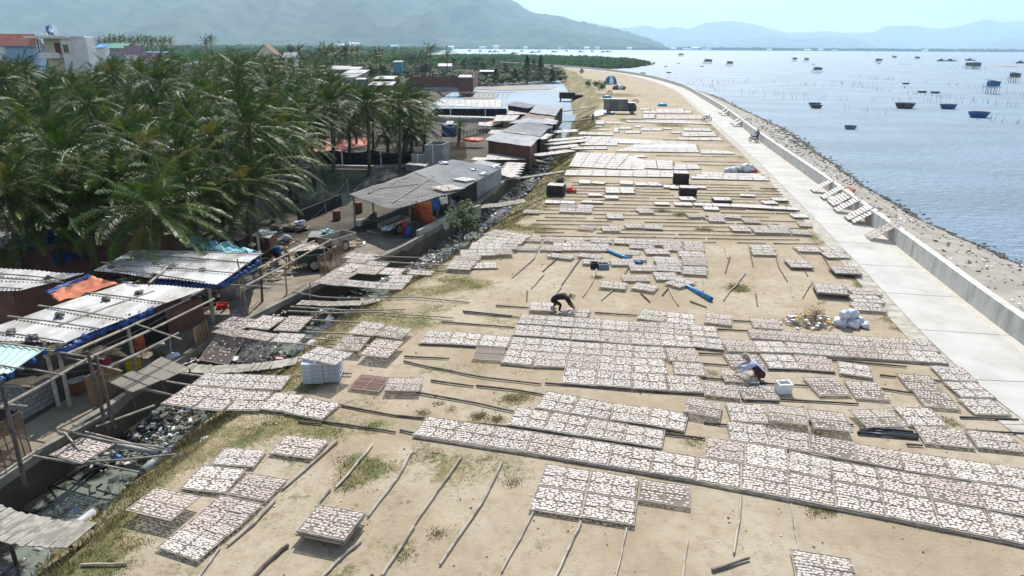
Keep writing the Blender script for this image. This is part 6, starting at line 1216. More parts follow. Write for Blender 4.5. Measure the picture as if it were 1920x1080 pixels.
for i, (px, py) in enumerate(sp[:290]):
    p = G(px, py, WZ); o = bpy.data.objects.new('stake', stake_me); col.objects.link(o); o.location = p; s = rg.uniform(.7, 1.25); o.scale = (s * max(1, p.y / 220), s * max(1, p.y / 220), s); o.rotation_euler = (rg.uniform(-.15, .15), rg.uniform(-.2, .2), rg.uniform(0, 6)); o['label'] = 'thin wooden stake sticking out of the shallow bay water'; o['category'] = 'stake'; o['group'] = 'net stakes in the bay'
# ---------------------------------------------------------------- truck
def truck():
    r = L0('box_truck', 'old box truck with a grey cargo box and two pale panels, seen from its side', 'truck')
    mb = MB(); mb.box((-1.3, 0, 1.75), (4.6, 2.0, 2.0)); mb.build('cargo_box', M('faded_grey_paint', (.12, .14, .16), .6, (.09, .10, .12), 2), r)
    for x in (-3.0, -.35): mb = MB(); mb.box((x, -1.01, 1.75), (.85, .03, 1.85)); mb.build('panel', M('pale_panel', (.20, .175, .16), .7), r)
    mb = MB(); mb.box((-1.3, 0, 2.78), (4.7, 2.06, .06)); mb.build('roof', m_roofw, r)
    mb = MB(); mb.add([(x, y, z) for y in (-.9, .9) for x, z in [(1.1, .55), (2.7, .55), (2.75, 1.25), (2.35, 2.05), (1.1, 2.1)]], [(0, 1, 2, 3, 4), (9, 8, 7, 6, 5), (0, 5, 6, 1), (1, 6, 7, 2), (2, 7, 8, 3), (3, 8, 9, 4), (4, 9, 5, 0)]); mb.build('cab', M('dark_blue_paint', (.03, .045, .08), .4), r)
    mb = MB(); mb.box((1.75, 0, 2.12), (1.3, 1.75, .05)); mb.build('cab_roof', m_white, r)
    for y in (-.91, .91): mb = MB(); mb.box((1.85, y, 1.65), (.8, .03, .55)); mb.build('side_window', M('window_glass', (.03, .04, .05), .15), r)
    mb = MB(); mb.box((2.57, 0, 1.65), (.05, 1.5, .6), rot=Matrix.Rotation(-.45, 3, 'Y')); mb.build('windscreen', M('window_glass', (.03, .04, .05), .15), r)
    for x in (-2.6, 1.9):
        for y in (-.85, .85):
            mb = MB(); mb.tube([(x, y - .13, .42), (x, y + .13, .42)], .42, 16); t_ = mb.build('tyre', m_rubber, r); mb = MB(); mb.tube([(x, y - .14, .42), (x, y + .14, .42)], .2, 10); mb.build('rim', m_metal, t_)
    for y in (-.7, .7): mb = MB(); mb.box((2.77, y, .9), (.05, .25, .2)); mb.build('headlight', m_white, r)
    mb = MB(); mb.box((-.3, 0, .6), (5.2, .8, .2)); mb.build('chassis', m_rubber, r); return r
t_ = truck(); p = G(1166, 213, 0); t_.location = (p.x, p.y, .0); t_.rotation_euler = (0, 0, R(-6)); t_.scale = (.98, .98, .98)
def tent(px, py, w_, h_, label, m1, m2):
    p = G(px, py); r = E('tent', tuple(p), label, 'tent'); mb = MB(); mb.lathe([(1, 0), (.93, .35 * h_), (.75, .7 * h_), (.4, .94 * h_), (.02, h_)], 12, p, w_ / 2, w_ / 2.4); mb.build('canopy', m1, r, sm=True)
    mb = MB(); mb.lathe([(.97, .05), (.9, .4 * h_), (.6, .8 * h_)], 12, p + Vector((0, -w_ * .03, 0)), w_ / 3.2, w_ / 2.25); mb.build('door_panel', m2, r, sm=True)
tent(1145, 158, 4.4, 3.0, 'blue and white dome tent at the far end of the field', m_bluep, m_foam)
def heap(name, px, py, items, label, cat, mat=None, z=0.0):
    p = G(px, py, z); r = E(name, tuple(p), label, cat); n = 0
    for (dx, dy, dz, s, mt) in items: mb = MB(); mb.blob(p + Vector((dx, dy, dz + s * .5)), s, n, 9, 6, .3, (1, .9, .8)); mb.build('sack', mt, r, sm=True); n += 1
heap('sack_pile', 1161, 168, [(-1, 0, 0, 1.0, m_conc_d), (.3, 0, 0, 1.1, m_plbag), (1.2, 0, 0, .8, m_conc_d)], 'pile of grey bundles behind the truck', 'pile')
# small covered boat on stand, cyan round boats on land
def coracle(px, py, Lm, mat, label, flip=False, z=0.0):
    p = G(px, py, z); r = E('basket_boat', tuple(p), label, 'boat'); mb = MB(); h = Lm * .3; a, b = Lm / 2, Lm / 2.3
    if flip: mb.lathe([(1, 0), (.98, h * .5), (.8, h * .9), (.01, h)], 20, p, a, b)
    else: mb.lathe([(.01, 0), (.7, 0), (.95, h * .5), (1, h), (.93, h), (.85, h * .4), (.01, h * .2)], 20, p, a, b)
    mb.build('hull', mat, r, sm=True); mb = MB(); mb.lathe([(1.0, .02), (1.05, .05), (1.0, .12)] if flip else [(1, h - .06), (1.05, h), (1.0, h + .05)], 20, p, a, b); mb.build('rim', m_lbluep, r)
m_cyanb = M('cyan_boat_paint', (.06, .30, .42), .4); coracle(1242, 199, 2.1, m_cyanb, 'upturned cyan basket boat on the sand right of the truck', True); coracle(1138, 184, 2.3, m_cyanb, 'cyan basket boat lying behind the truck', True, .3)
# motorbike
def motorbike(label, name='motorbike'):
    r = L0(name, label, 'motorbike')
    for x in (-.62, .62):
        mb = MB(); ring = [(x + .27 * math.cos(a * .5236), 0, .29 + .27 * math.sin(a * .5236)) for a in range(13)]; mb.tube(ring, .045, 6, caps=False); t_ = mb.build('wheel', m_rubber, r)
        mb = MB(); mb.tube([(x, -.05, .29), (x, .05, .29)], .07, 8); [mb.tube([(x, 0, .29), (x + .25 * math.cos(k), 0, .29 + .25 * math.sin(k))], .008, 3) for k in range(6)]; mb.build('rim', m_metal, t_)
    mb = MB(); mb.tube([(.62, 0, .29), (.42, 0, .85), (.38, 0, .98)], .03, 6); mb.tube([(.38, -.3, 1.02), (.36, 0, .98), (.38, .3, 1.02)], .015, 5); mb.tube([(-.62, 0, .29), (-.2, 0, .45), (.3, 0, .5), (.42, 0, .8)], .05, 6); mb.box((0, 0, .4), (.4, .2, .28)); mb.build('frame', m_metal, r)
    mb = MB(); mb.blob((.05, 0, .68), .16, 1, 10, 6, .05, (1.5, .8, .7)); mb.blob((.46, 0, .85), .12, 2, 10, 6, .05, (.8, 1, 1)); mb.build('fairing', M('dark_red_paint', (.12, .02, .03), .35), r, sm=True)
    mb = MB(); mb.box((-.32, 0, .76), (.62, .24, .1)); mb.build('saddle', m_rubber, r); mb = MB(); mb.blob((.56, 0, .88), .07, 1, 8, 5, 0); mb.build('headlight', m_white, r); reg(r); return r
mk = motorbike('motorbike parked at the seaward side of the road beside the walker'); p = G(1412, 266, .06); mk.location = p; mk.rotation_euler = (0, 0, R(112))
m2 = dup(mk, loc=tuple(G(1325, 226, .03)), rz=R(8), label='motorbike loaded with a white sack at the road edge beyond the trays')
m3 = dup(mk, loc=tuple(G(1143, 175, 0)), rz=R(200), label='motorbike with a cargo frame behind the truck, left')
m4 = dup(mk, loc=tuple(G(1191, 193, 0)), rz=R(10), label='motorbike parked just behind the truck cab')
# ---------------------------------------------------------------- carts and alley things
def cart(label, mat, L_=2.3, W_=1.25, h=.42, handles=False):
    r = L0('cart', label, 'cart'); mb = MB(); mb.box((0, 0, .55), (L_, W_, .06)); mb.build('floor', m_wood, r)
    for s in (-1, 1): mb = MB(); mb.box((0, s * W_ / 2, .55 + h / 2 + .03), (L_, .05, h)); mb.build('side_board', mat, r)
    for s in (-1, 1): mb = MB(); mb.box((s * (L_ / 2 - .03), 0, .55 + h / 2 + .04), (.05, W_ - .06, h)); mb.build('end_board', mat, r)
    for s in (-1, 1):
        mb = MB(); x = -.1; ring = [(x + .33 * math.cos(a * .4488), s * (W_ / 2 + .12), .38 + .33 * math.sin(a * .4488)) for a in range(15)]; mb.tube(ring, .06, 6, caps=False); t_ = mb.build('wheel', m_rubber, r); mb = MB(); mb.tube([(x, s * (W_ / 2 + .05), .38), (x, s * (W_ / 2 + .18), .38)], .25, 12); mb.build('rim', m_metal, t_)
    mb = MB(); mb.tube([(-.1, -W_ / 2 - .1, .38), (-.1, W_ / 2 + .1, .38)], .03, 6)
    if handles:
        for s in (-1, 1): mb.tube([(-L_ / 2, s * W_ * .4, .58), (-L_ / 2 - .7, s * W_ * .36, .62), (-L_ / 2 - 1.1, s * W_ * .3, .8)], .025, 5)
        mb.tube([(-L_ / 2 - 1.1, -W_ * .3, .8), (-L_ / 2 - 1.1, W_ * .3, .8)], .025, 5)
    else: mb.tube([(L_ / 2, 0, .55), (L_ / 2 + .9, 0, .35)], .03, 5)
    mb.build('axle_frame', m_metal, r); return r
c_ = cart('light grey handcart with one raised board on the alley', m_plank); p = G(634, 468, LZ); c_.location = (p.x, p.y, LZ + .02); c_.rotation_euler = (0, 0, R(60))
c_ = cart('dark green handcart in the alley in front of the tray rack', M('dark_green_paint', (.03, .05, .04), .6), 2.0, 1.2); p = G(590, 503, LZ); c_.location = (p.x, p.y, LZ + .02); c_.rotation_euler = (0, 0, R(25))
c_ = cart('wheelbarrow cart with long bent handles tilted beside the dark shed', m_plank, 2.2, 1.1, .35, True); p = G(742, 436, LZ); c_.location = (p.x, p.y, LZ + .02); c_.rotation_euler = (0, R(-8), R(48))
cloth('plastic_sheet', [G(712, 430, -.1), G(728, 432, -.1), G(738, 424, 0), G(722, 424, 0)], m_plbag, 'pale blue plastic bag lying in the wheelbarrow cart', 'bag', 8, .08)
def simple_box(name, px, py, s, mat, label, cat, z0=LZ, rz=0.0, hollow=True):
    p = G(px, py, z0); r = E(name, tuple(p), label, cat); w_, d, h = s; t = .04; q = Matrix.Rotation(rz, 3, 'Z'); mb = MB()
    for c, e in [((0, -d / 2 + t / 2, h / 2), (w_, t, h)), ((0, d / 2 - t / 2, h / 2), (w_, t, h)), ((-w_ / 2 + t / 2, 0, h / 2), (t, d - 2 * t, h)), ((w_ / 2 - t / 2, 0, h / 2), (t, d - 2 * t, h)), ((0, 0, t / 2), (w_ - 2 * t, d - 2 * t, t))]: mb.box(p + q @ Vector(c), e, rz)
    mb.build('shell', mat, r); mb = MB(); mb.box(p + q @ Vector((0, 0, h - .01)), (w_ + .04, d + .04, .025), rz) if not hollow else mb.box(p + q @ Vector((0, -d / 2 - .01, h - .03)), (w_ + .05, .03, .05), rz); mb.build('rim', mat, r); return r
b_ = simple_box('foam_box', 1468, 735, (.50, .38, .40), m_foam, 'white foam box with fish inside right of the worker in pale blue', 'box', 0, R(4)); mb = MB(); p = G(1468, 735, 0)
for k in range(9): mb.blob(p + Vector((rnd(-.14, .14), rnd(-.1, .1), .28)), .06, k, 6, 4, .2, (1, .8, .4))
mb.build('fish', m_fishp, label='fish heaped in the foam box', cat='fish', kind='stuff')
simple_box('foam_box', 672, 423, (.5, .4, .4), m_foam, 'white foam box under the corner of the dark shed', 'box'); simple_box('crate', 252, 692, (.55, .35, .4), m_yellow, 'yellow crate with a white stripe under the long white roof', 'crate', LZ, .5); simple_box('crate', 1117, 502, (.6, .42, .32), m_black, 'black plastic crate beside the blue grey basin', 'crate', 0)
simple_box('basin', 1131, 503, (.6, .42, .3), M('blue_grey_plastic', (.16, .21, .28), .4), 'blue grey basin beside the black crate', 'basin', 0, .1); simple_box('crate', 417, 578, (.5, .35, .25), m_red, 'red crate in the dark yard behind the alley posts', 'crate', LZ, .3); simple_box('foam_box', 205, 700, (.45, .35, .35), m_foam, 'small white box in the shade beside the person in red', 'box', LZ, .5)
def drum(px, py, mat, label, r_=.28, h=.8, z0=LZ, cat='barrel'):
    p = G(px, py, z0); r = E('barrel', tuple(p), label, cat); mb = MB(); mb.lathe([(.01, 0), (r_ * .92, 0), (r_, h * .1), (r_, h * .9), (r_ * .94, h)], 16, p); mb.build('body', mat, r, sm=True); mb = MB(); mb.lathe([(r_ * .96, h), (r_ * .9, h + .03), (.01, h + .02)], 16, p); mb.build('lid', mat, r)
drum(766, 445, m_blue, 'blue barrel beside the wheelbarrow cart'); drum(759, 438, m_red, 'red barrel behind the blue one'); drum(702, 410, m_conc, 'grey jar in the shade of the dark shed', .22, .5); drum(632, 412, m_rust, 'orange drum at the edge of the dark shed', .3, .7); drum(673, 398, m_rust, 'orange drum standing deeper under the dark shed', .3, .8)
# red stool
p = G(549, 508, LZ); r = E('stool', tuple(p), 'tall red iron stool between the posts in the alley', 'stool'); mb = MB(); mb.box(p + Vector((0, 0, 1.05)), (.5, .4, .05)); mb.build('seat', m_rust, r)
for s in (-1, 1):
    for t in (-1, 1): mb = MB(); mb.tube([p + Vector((s * .35, t * .28, 0)), p + Vector((s * .2, t * .16, 1.03))], .025, 5); mb.build('leg', m_rust, r)
mb = MB(); [mb.tube([p + Vector((-s, -t, z)), p + Vector((s, t if k else -t, z))], .02, 4) for k, (s, t, z) in enumerate([(.3, .24, .4), (.3, .24, .41)])]; mb.build('brace', m_rust, r)
# orange chair in shade
p = G(262, 668, LZ); r = E('chair', tuple(p), 'orange plastic chair in the shade under the long white roof', 'chair'); mb = MB(); mb.box(p + Vector((0, 0, .45)), (.42, .42, .04)); mb.build('seat', m_orange, r); mb = MB(); mb.box(p + Vector((0, .2, .7)), (.42, .04, .5)); mb.build('backrest', m_orange, r)
for s in (-1, 1):
    for t in (-1, 1): mb = MB(); mb.tube([p + Vector((s * .2, t * .2, 0)), p + Vector((s * .18, t * .18, .44))], .02, 5); mb.build('leg', m_orange, r)
# pipes
m_pipe = M('grey_pvc', (.42, .43, .45), .5, (.33, .34, .35), 3); m_pipeb = M('blue_pvc', (.06, .28, .55), .35, (.04, .2, .42), 3)
def pipe(P, z, r_, mat, label):
    mb = MB(); zz = z if isinstance(z, (list, tuple)) else [z] * len(P); Q = [G(x, y, k) for (x, y), k in zip(P, zz)]; mb.tube(Q, r_, 12, caps=False); mb.tube([Q[0], Q[0].lerp(Q[1], .03)], r_ * 1.12, 12, caps=False); o = mb.build('pipe', mat, label=label, cat='pipe', sm=True); md = o.modifiers.new('t', 'SOLIDIFY'); md.thickness = .02
pipe([(1138, 469), (1165, 480), (1181, 486)], .10, .10, m_pipeb, 'blue plastic pipe poking out under the scattered trays, far end'); pipe([(1191, 490), (1204, 494)], .10, .10, m_pipeb, 'short visible piece of blue pipe between two trays'); pipe([(1222, 505), (1270, 528), (1334, 561)], [-.05, -.02, .13], .12, m_pipeb, 'bright blue plastic pipe with an open black end near the scattered trays')
pipe([(213, 833), (255, 841), (300, 849)], -1.3, .10, m_pipe, 'white plastic pipe crossing the black canal water'); pipe([(326, 840), (298, 861), (268, 885)], -1.5, .17, m_pipe, 'thick grey pipe at the foot of the slope, front piece'); pipe([(178, 960), (150, 980), (136, 990)], -1.62, .15, m_pipe, 'thick grey pipe end below the plank bridge'); pipe([(543, 672), (560, 658), (588, 642)], -1.0, .18, m_pipe, 'thick grey pipe sticking out under the rack at the alley bend')
pipe([(0, 1080), (30, 1062), (50, 1050)], -1.9, .12, m_pipe, 'thin grey pipe in the grass at the lower left corner')
for z, P in enumerate([[(1612, 806), (1720, 815)], [(1608, 811), (1722, 820)], [(1630, 803), (1712, 810)]]): pipe(P, .06, .05, M('black_pe', (.03, .035, .05), .35), 'black hose pipe in the bundle, ' + ['middle one', 'front one', 'rear one'][z])
# white foam box stack under the raised trays
for k in range(5):
    for s in (0, 1):
        p = G(592 + s * 27, 711, 0) + Vector((s * .04, .12 * s, 0)); r = E('foam_crate', (p.x, p.y, .03 + k * .165), f'{["left", "right"][s]} column white crate, {ORD[k]} from the ground, under the raised pair of trays', 'crate'); mb = MB(); mb.box((p.x, p.y, .03 + k * .165 + .07), (.74, .9, .135), .06 + rnd(-.03, .03), taper=1.03); mb.build('body', M('dirty_crate', (.45, .48, .50), .7, (.28, .31, .34), 5), r); mb = MB(); mb.box((p.x, p.y, .03 + k * .165 + .147), (.78, .94, .018), .06); mb.build('rim', M('crate_rim', (.45, .52, .62), .6), r)
# sacks and rubbish heap
heap('sack_pile', 1593, 612, [(-.35, .1, 0, .34, m_plbag), (-.3, 0, .45, .26, m_plbag), (.1, -.1, 0, .32, m_plbag), (.15, .2, .35, .3, m_plbag), (.5, .1, 0, .3, m_plbag), (.6, -.15, 0, .22, m_plbag)], 'pile of white plastic sacks beside the rubbish heap', 'sacks')
heap('sack_pile', 1387, 324, [(-1.2, 0, 0, .42, m_plbag), (-.6, 0, 0, .5, m_plbag), (0, 0, .1, .5, m_conc), (.6, 0, .1, .6, m_plbag), (1.1, .1, .1, .55, m_plbag), (1.4, -.2, 0, .35, m_redb)], 'pile of bluish white sacks at the road shoulder far back', 'sacks')
heap('red_bag', 1068, 360, [(0, 0, 0, .35, m_redb), (.4, -.2, 0, .22, m_redb), (-.2, .1, .2, .2, m_bluep)], 'crumpled red bag beside the black tray stack', 'bag')
heap('grey_sack', 1051, 342, [(0, 0, 0, .4, m_conc_d)], 'dark grey bundle at the embankment edge behind the black stack', 'bundle')
heap('white_sack', 327, 676, [(0, 0, 0, .28, m_plbag)], 'white plastic bag by the farther empty rack', 'bag', z=LZ)
rg = random.Random(9); mb = MB(); p0 = G(1520, 606, 0)
for k in range(1500):
    a = rg.uniform(0, 6.28); rr = rg.random() ** .7; x = p0.x + 1.35 * rr * math.cos(a); y = p0.y + .8 * rr * math.sin(a); z = (1 - rr) * .55 * rg.random() + .02; s = rg.uniform(.03, .2); th = rg.uniform(0, 3.14); d = Vector((math.cos(th), math.sin(th), rg.uniform(-.5, .8))) * s
    mb.add([(x, y, z), (x + d.x, y + d.y, max(.01, z + d.z)), (x + d.x + .02, y + d.y + .02, max(.01, z + d.z))], [(0, 1, 2)], 0 if k % 3 else 1)
for k in range(70):
    a = rg.uniform(0, 6.28); rr = rg.random() ** .5; mb.box((p0.x + 1.5 * rr * math.cos(a), p0.y + .9 * rr * math.sin(a), .05 + (1 - rr) * .4), (rg.uniform(.05, .22), rg.uniform(.05, .15), rg.uniform(.01, .06)), rg.uniform(0, 3), [2, 3, 5, 3, 5, 2, 4][k % 7])
mb.build('rubbish_heap', [M('dry_brush', (.24, .17, .09), .9), M('dark_brush', (.12, .09, .05), .9), m_foam, m_conc_d, m_yellow, m_plbag], kind='stuff', label='heap of dry brush and rubbish beside the white sacks', cat='rubbish')
leaf_tree('dead_bush', 1528, 600, 0, .55, .6, 'dead brown bush lying on the rubbish heap', M('dead_leaf', (.20, .14, .08), .9), 700, .03, 'bush')
# orange crate on the revetment, stone slab on the slope
mb = MB(); p = G(1587, 356, 0); mb.box((p.x + .2, p.y, -.1), (.9, .7, .5), .5, rot=Matrix.Rotation(.5, 3, 'Z') @ Matrix.Rotation(.3, 3, 'X')); mb.build('wooden_box', M('orange_brown_board', (.35, .14, .08), .8), label='reddish brown box standing on the revetment behind the leaning trays', cat='box')
mb = MB(); p = G(397, 826, -.5); mb.blob(p, .42, 4, 11, 6, .15, (1, .8, .3)); mb.build('rock', m_conc, label='flat round grey stone slab on the grassy slope', cat='rock'); mb = MB(); p = G(338, 862, -.6); mb.blob(p, .26, 8, 9, 6, .3, (1, 1, .8)); mb.build('rock', m_conc_d, label='dark stump like rock below the stone slab', cat='rock')

# ---------------------------------------------------------------- people
def figure(label, px, py, z0, rz, J, parts, cloth_cols, hat=None, group=None, s=1.0, finger_at=('handL', 'handR')):
    """J: joints (x forward, y left, z up) ; parts: bones with radii; skin mesh grown and baked into one surface"""
    vs = []; es = []; rad = []; idx = {}
    def V(nm, r):
        if nm not in idx: idx[nm] = len(vs); vs.append(Vector(J[nm]) * s); rad.append(r * s)
        return idx[nm]
    for a, ra, b, rb in parts: es.append((V(a, ra), V(b, rb)))
    for side in ('L', 'R'):
        h = 'hand' + side
        if h in J:
            hd = Vector(J[h]) * s; el = Vector(J['elbow' + side]) * s; d = (hd - el).normalized(); sd = d.cross(Vector((0, 0, 1))).normalized() * (1 if side == 'L' else -1)
            for k, (off, ln) in enumerate([(-.03, .068), (-.01, .078), (.01, .074), (.03, .058)]):
                b0 = len(vs); vs.append(hd + sd * off + d * .03 * s); rad.append(.009); es.append((idx[h], b0)); vs.append(vs[b0] + (d + Vector((0, 0, -.25))).normalized() * ln * .55); rad.append(.008); es.append((b0, b0 + 1)); vs.append(vs[b0 + 1] + (d + Vector((0, 0, -.9))).normalized() * ln * .45); rad.append(.007); es.append((b0 + 1, b0 + 2))
            b0 = len(vs); vs.append(hd - sd * .045 + d * .01); rad.append(.010); es.append((idx[h], b0)); vs.append(vs[b0] + (d * .6 - sd * .5).normalized() * .04); rad.append(.008); es.append((b0, b0 + 1))
    rad = [q * (1.18 if q > .03 else 1) for q in rad]; me = bpy.data.meshes.new('skel'); me.from_pydata(vs, es, []); o = bpy.data.objects.new('skel', me); col.objects.link(o)
    o.modifiers.new('s', 'SKIN'); sk = me.skin_vertices[0].data
    for i, r in enumerate(rad): sk[i].radius = (r, r); sk[i].use_root = False
    sk[idx['pelvis']].use_root = True; o.modifiers.new('ss', 'SUBSURF').levels = 1; o.modifiers['ss'].render_levels = 1
    dg = bpy.context.evaluated_depsgraph_get(); dg.update(); bm_ = bpy.data.meshes.new_from_object(o.evaluated_get(dg)); bpy.data.objects.remove(o)
    bm_.materials.clear(); mats = []
    for c in cloth_cols.values():
        if c not in mats: mats.append(c)
    if m_skin not in mats: mats.append(m_skin)
    for m_ in mats: bm_.materials.append(m_)
    segs = [(Vector(J[a]) * s, Vector(J[b]) * s, cloth_cols.get((a, b), m_skin)) for a, _, b, _ in parts]
    for f in bm_.polygons:
        best = None; c = f.center
        for a, b, m_ in segs:
            ab = b - a; t = max(0, min(1, (c - a).dot(ab) / max(1e-6, ab.length_squared))); d = (a + ab * t - c).length
            if best is None or d < best[0]: best = (d, m_)
        for side in ('L', 'R'):
            if 'hand' + side in J and (c - Vector(J['hand' + side]) * s).length < .13: best = (0, m_skin)
        f.material_index = mats.index(best[1]); f.use_smooth = True
    p = G(px, py, z0); r = bpy.data.objects.new('person', bm_); col.objects.link(r); r.location = p; r.rotation_euler = (0, 0, rz); r['label'] = label; r['category'] = 'person'; WL[r] = Vector((0, 0, 0))
    hd = Vector(J['head']) * s; fw = Vector(J.get('face', (1, 0, -.3))).normalized(); up = (hd - Vector(J['neck']) * s).normalized(); sd = up.cross(fw).normalized(); fw = sd.cross(up)
    B = lambda x, y, z: hd + fw * x + sd * y + up * z
    mb = MB()   # ears, nose, eyes, mouth
    mb.blob(B(.105, 0, -.01), .018, 1, 7, 5, 0, (1, .8, 1.3)); mb.blob(B(0, .088, 0), .026, 1, 7, 5, 0, (.7, .4, 1)); mb.blob(B(0, -.088, 0), .026, 1, 7, 5, 0, (.7, .4, 1)); f_ = mb.build('face', m_skin, r, sm=True)
    mb = MB(); [mb.blob(B(.092, k * .034, .025), .011, 1, 7, 5, 0) for k in (-1, 1)]; mb.blob(B(.094, 0, -.05), .014, 2, 7, 4, 0, (.5, 1.8, .4)); mb.build('eyes_and_mouth', m_dark, r)
    mb = MB(); mb.blob(B(-.022, 0, .030), .108, 2, 12, 8, .03); mb.build('hair', m_black, r, sm=True)
    if hat == 'cone':
        mb = MB(); rings = [(.235, .03), (.16, .10), (.08, .17), (.005, .235)]; n = 24; vv = []
        for rr, hz in rings:
            for k in range(n): a = 6.2832 * k / n; vv.append(B(rr * math.cos(a), rr * math.sin(a), hz + .02))
        mb.add(vv, [(i * n + k, i * n + (k + 1) % n, (i + 1) * n + (k + 1) % n, (i + 1) * n + k) for i in range(3) for k in range(n)]); h_ = mb.build('conical_hat', M('straw_hat', (.55, .47, .34), .8), r); h_.modifiers.new('t', 'SOLIDIFY').thickness = .006
    elif hat:
        mb = MB(); mb.blob(B(-.005, 0, .055), .118, 5, 12, 8, .04, (1.05, 1, .95)); vv = [B(q * math.cos(6.2832 * k / 20), q * math.sin(6.2832 * k / 20), zz) for q, zz in ((.11, .05), (.17, .03)) for k in range(20)]; mb.add(vv, [(k, (k + 1) % 20, 20 + (k + 1) % 20, 20 + k) for k in range(20)]); mb.build('hat', hat, r, sm=True)
    return r
SQ = lambda lean=.35: dict(pelvis=(-.12, 0, .22), waist=(-.10 + lean * .3, 0, .36), chest=(.0 + lean * .75, 0, .56), shT=(.06 + lean * .95, 0, .66), neck=(.10 + lean, 0, .73), head=(.17 + lean * 1.15, 0, .86), headT=(.18 + lean * 1.2, 0, .93), face=(.8, 0, -.6),
     hipL=(-.10, .11, .22), kneeL=(.25, .20, .50), ankL=(-.02, .16, .08), toeL=(.16, .18, .03), hipR=(-.10, -.11, .22), kneeR=(.25, -.20, .50), ankR=(-.02, -.16, .08), toeR=(.16, -.18, .03),
     shL=(.05 + lean * .9, .19, .63), elbowL=(.30 + lean, .26, .46), handL=(.52 + lean, .16, .27), shR=(.05 + lean * .9, -.19, .63), elbowR=(.30 + lean, -.26, .46), handR=(.55 + lean, -.20, .24))
PT = [('pelvis', .14, 'waist', .125), ('waist', .125, 'chest', .145), ('chest', .145, 'shT', .10), ('shT', .10, 'neck', .055), ('neck', .055, 'head', .098), ('head', .098, 'headT', .085), ('pelvis', .14, 'hipL', .10), ('hipL', .10, 'kneeL', .065), ('kneeL', .065, 'ankL', .04), ('ankL', .04, 'toeL', .03), ('pelvis', .14, 'hipR', .10), ('hipR', .10, 'kneeR', .065), ('kneeR', .065, 'ankR', .04), ('ankR', .04, 'toeR', .03),
      ('shT', .10, 'shL', .068), ('shL', .068, 'elbowL', .045), ('elbowL', .045, 'handL', .03), ('shT', .10, 'shR', .068), ('shR', .068, 'elbowR', .045), ('elbowR', .045, 'handR', .03)]
def dress(top, pants, sleeve=None):
    d = {}
    for a, _, b, _ in PT:
        if a in ('waist', 'chest') or b in ('waist', 'chest') or (a, b) in (('shT', 'shL'), ('shT', 'shR'), ('shL', 'elbowL'), ('shR', 'elbowR'), ('elbowL', 'handL'), ('elbowR', 'handR')): d[(a, b)] = top
        elif 'hip' in b or 'knee' in b or 'hip' in a or ('knee' in a and 'ank' in b): d[(a, b)] = pants
    return d
m_shirt = M('pale_blue_shirt', (.42, .48, .72), .85, (.34, .40, .64), 6); m_maroon = M('maroon_cloth', (.07, .025, .03), .9); m_blackc = M('black_cloth', (.02, .015, .022), .9); m_greyc = M('grey_blue_cloth', (.14, .17, .23), .9); m_hatg = M('khaki_hat_cloth', (.34, .31, .22), .9); m_redc = M('dark_red_cloth', (.30, .03, .07), .9)
figure('crouching worker in a pale blue shirt and khaki hat laying fish on a tray', 1423, 713, 0, R(168), SQ(.32), PT, dress(m_shirt, m_maroon), m_hatg, s=1.08)
BD = dict(pelvis=(-.25, 0, .55), waist=(-.08, 0, .66), chest=(.18, 0, .70), shT=(.32, 0, .70), neck=(.42, 0, .72), head=(.54, 0, .74), headT=(.60, 0, .76), face=(.5, 0, -.9), hipL=(-.27, .11, .50), kneeL=(-.10, .17, .34), ankL=(-.28, .15, .08), toeL=(-.10, .17, .03), hipR=(-.25, -.11, .50), kneeR=(.12, -.16, .36), ankR=(.05, -.15, .08), toeR=(.24, -.16, .03),
          shL=(.34, .18, .68), elbowL=(.46, .22, .42), handL=(.66, .12, .22), shR=(.34, -.18, .68), elbowR=(.50, -.24, .44), handR=(.72, -.14, .20))
figure('woman in black with a pale conical straw hat bending over the trays', 1047, 583, 0, R(-12), BD, PT, dress(m_blackc, m_blackc), 'cone', s=1.1)
ST = dict(pelvis=(0, 0, .92), waist=(.01, 0, 1.06), chest=(.02, 0, 1.26), shT=(.02, 0, 1.38), neck=(.03, 0, 1.46), head=(.05, 0, 1.58), headT=(.05, 0, 1.64), face=(1, 0, -.2), hipL=(0, .1, .88), kneeL=(.10, .11, .48), ankL=(.06, .11, .08), toeL=(.22, .12, .03), hipR=(0, -.1, .88), kneeR=(.0, -.11, .48), ankR=(-.16, -.11, .10), toeR=(-.02, -.12, .03),
          shL=(.02, .19, 1.36), elbowL=(.08, .26, 1.10), handL=(.28, .20, 1.0), shR=(.02, -.19, 1.36), elbowR=(.0, -.26, 1.10), handR=(.16, -.25, .88))
figure('person in grey walking on the road beside the motorbike', 1419, 266, .06, R(95), ST, PT, dress(m_greyc, m_greyc), m_hatg)
BS = dict(ST); figure('person in dark clothes standing at the embankment edge left of the truck', 1111, 233, 0, R(-60), ST, PT, dress(m_greyc, m_maroon), 'cone' if False else m_hatg, s=1.05)
figure('worker in a blue shirt leaning over the tilted tray in the alley', 522, 492, LZ, R(-30), BD, PT, dress(m_bluep, m_blackc), m_hatg, s=1.3)
figure('person in a dark red shirt sitting in the shade under the long white roof', 216, 705, LZ, R(200), SQ(.1), PT, dress(m_redc, m_blackc), None, s=1.15)
figure('person in a conical hat by the corner post of the palm roof shed', 479, 500, LZ, R(250), ST, PT, dress(m_blackc, m_blackc), 'cone', s=.85)

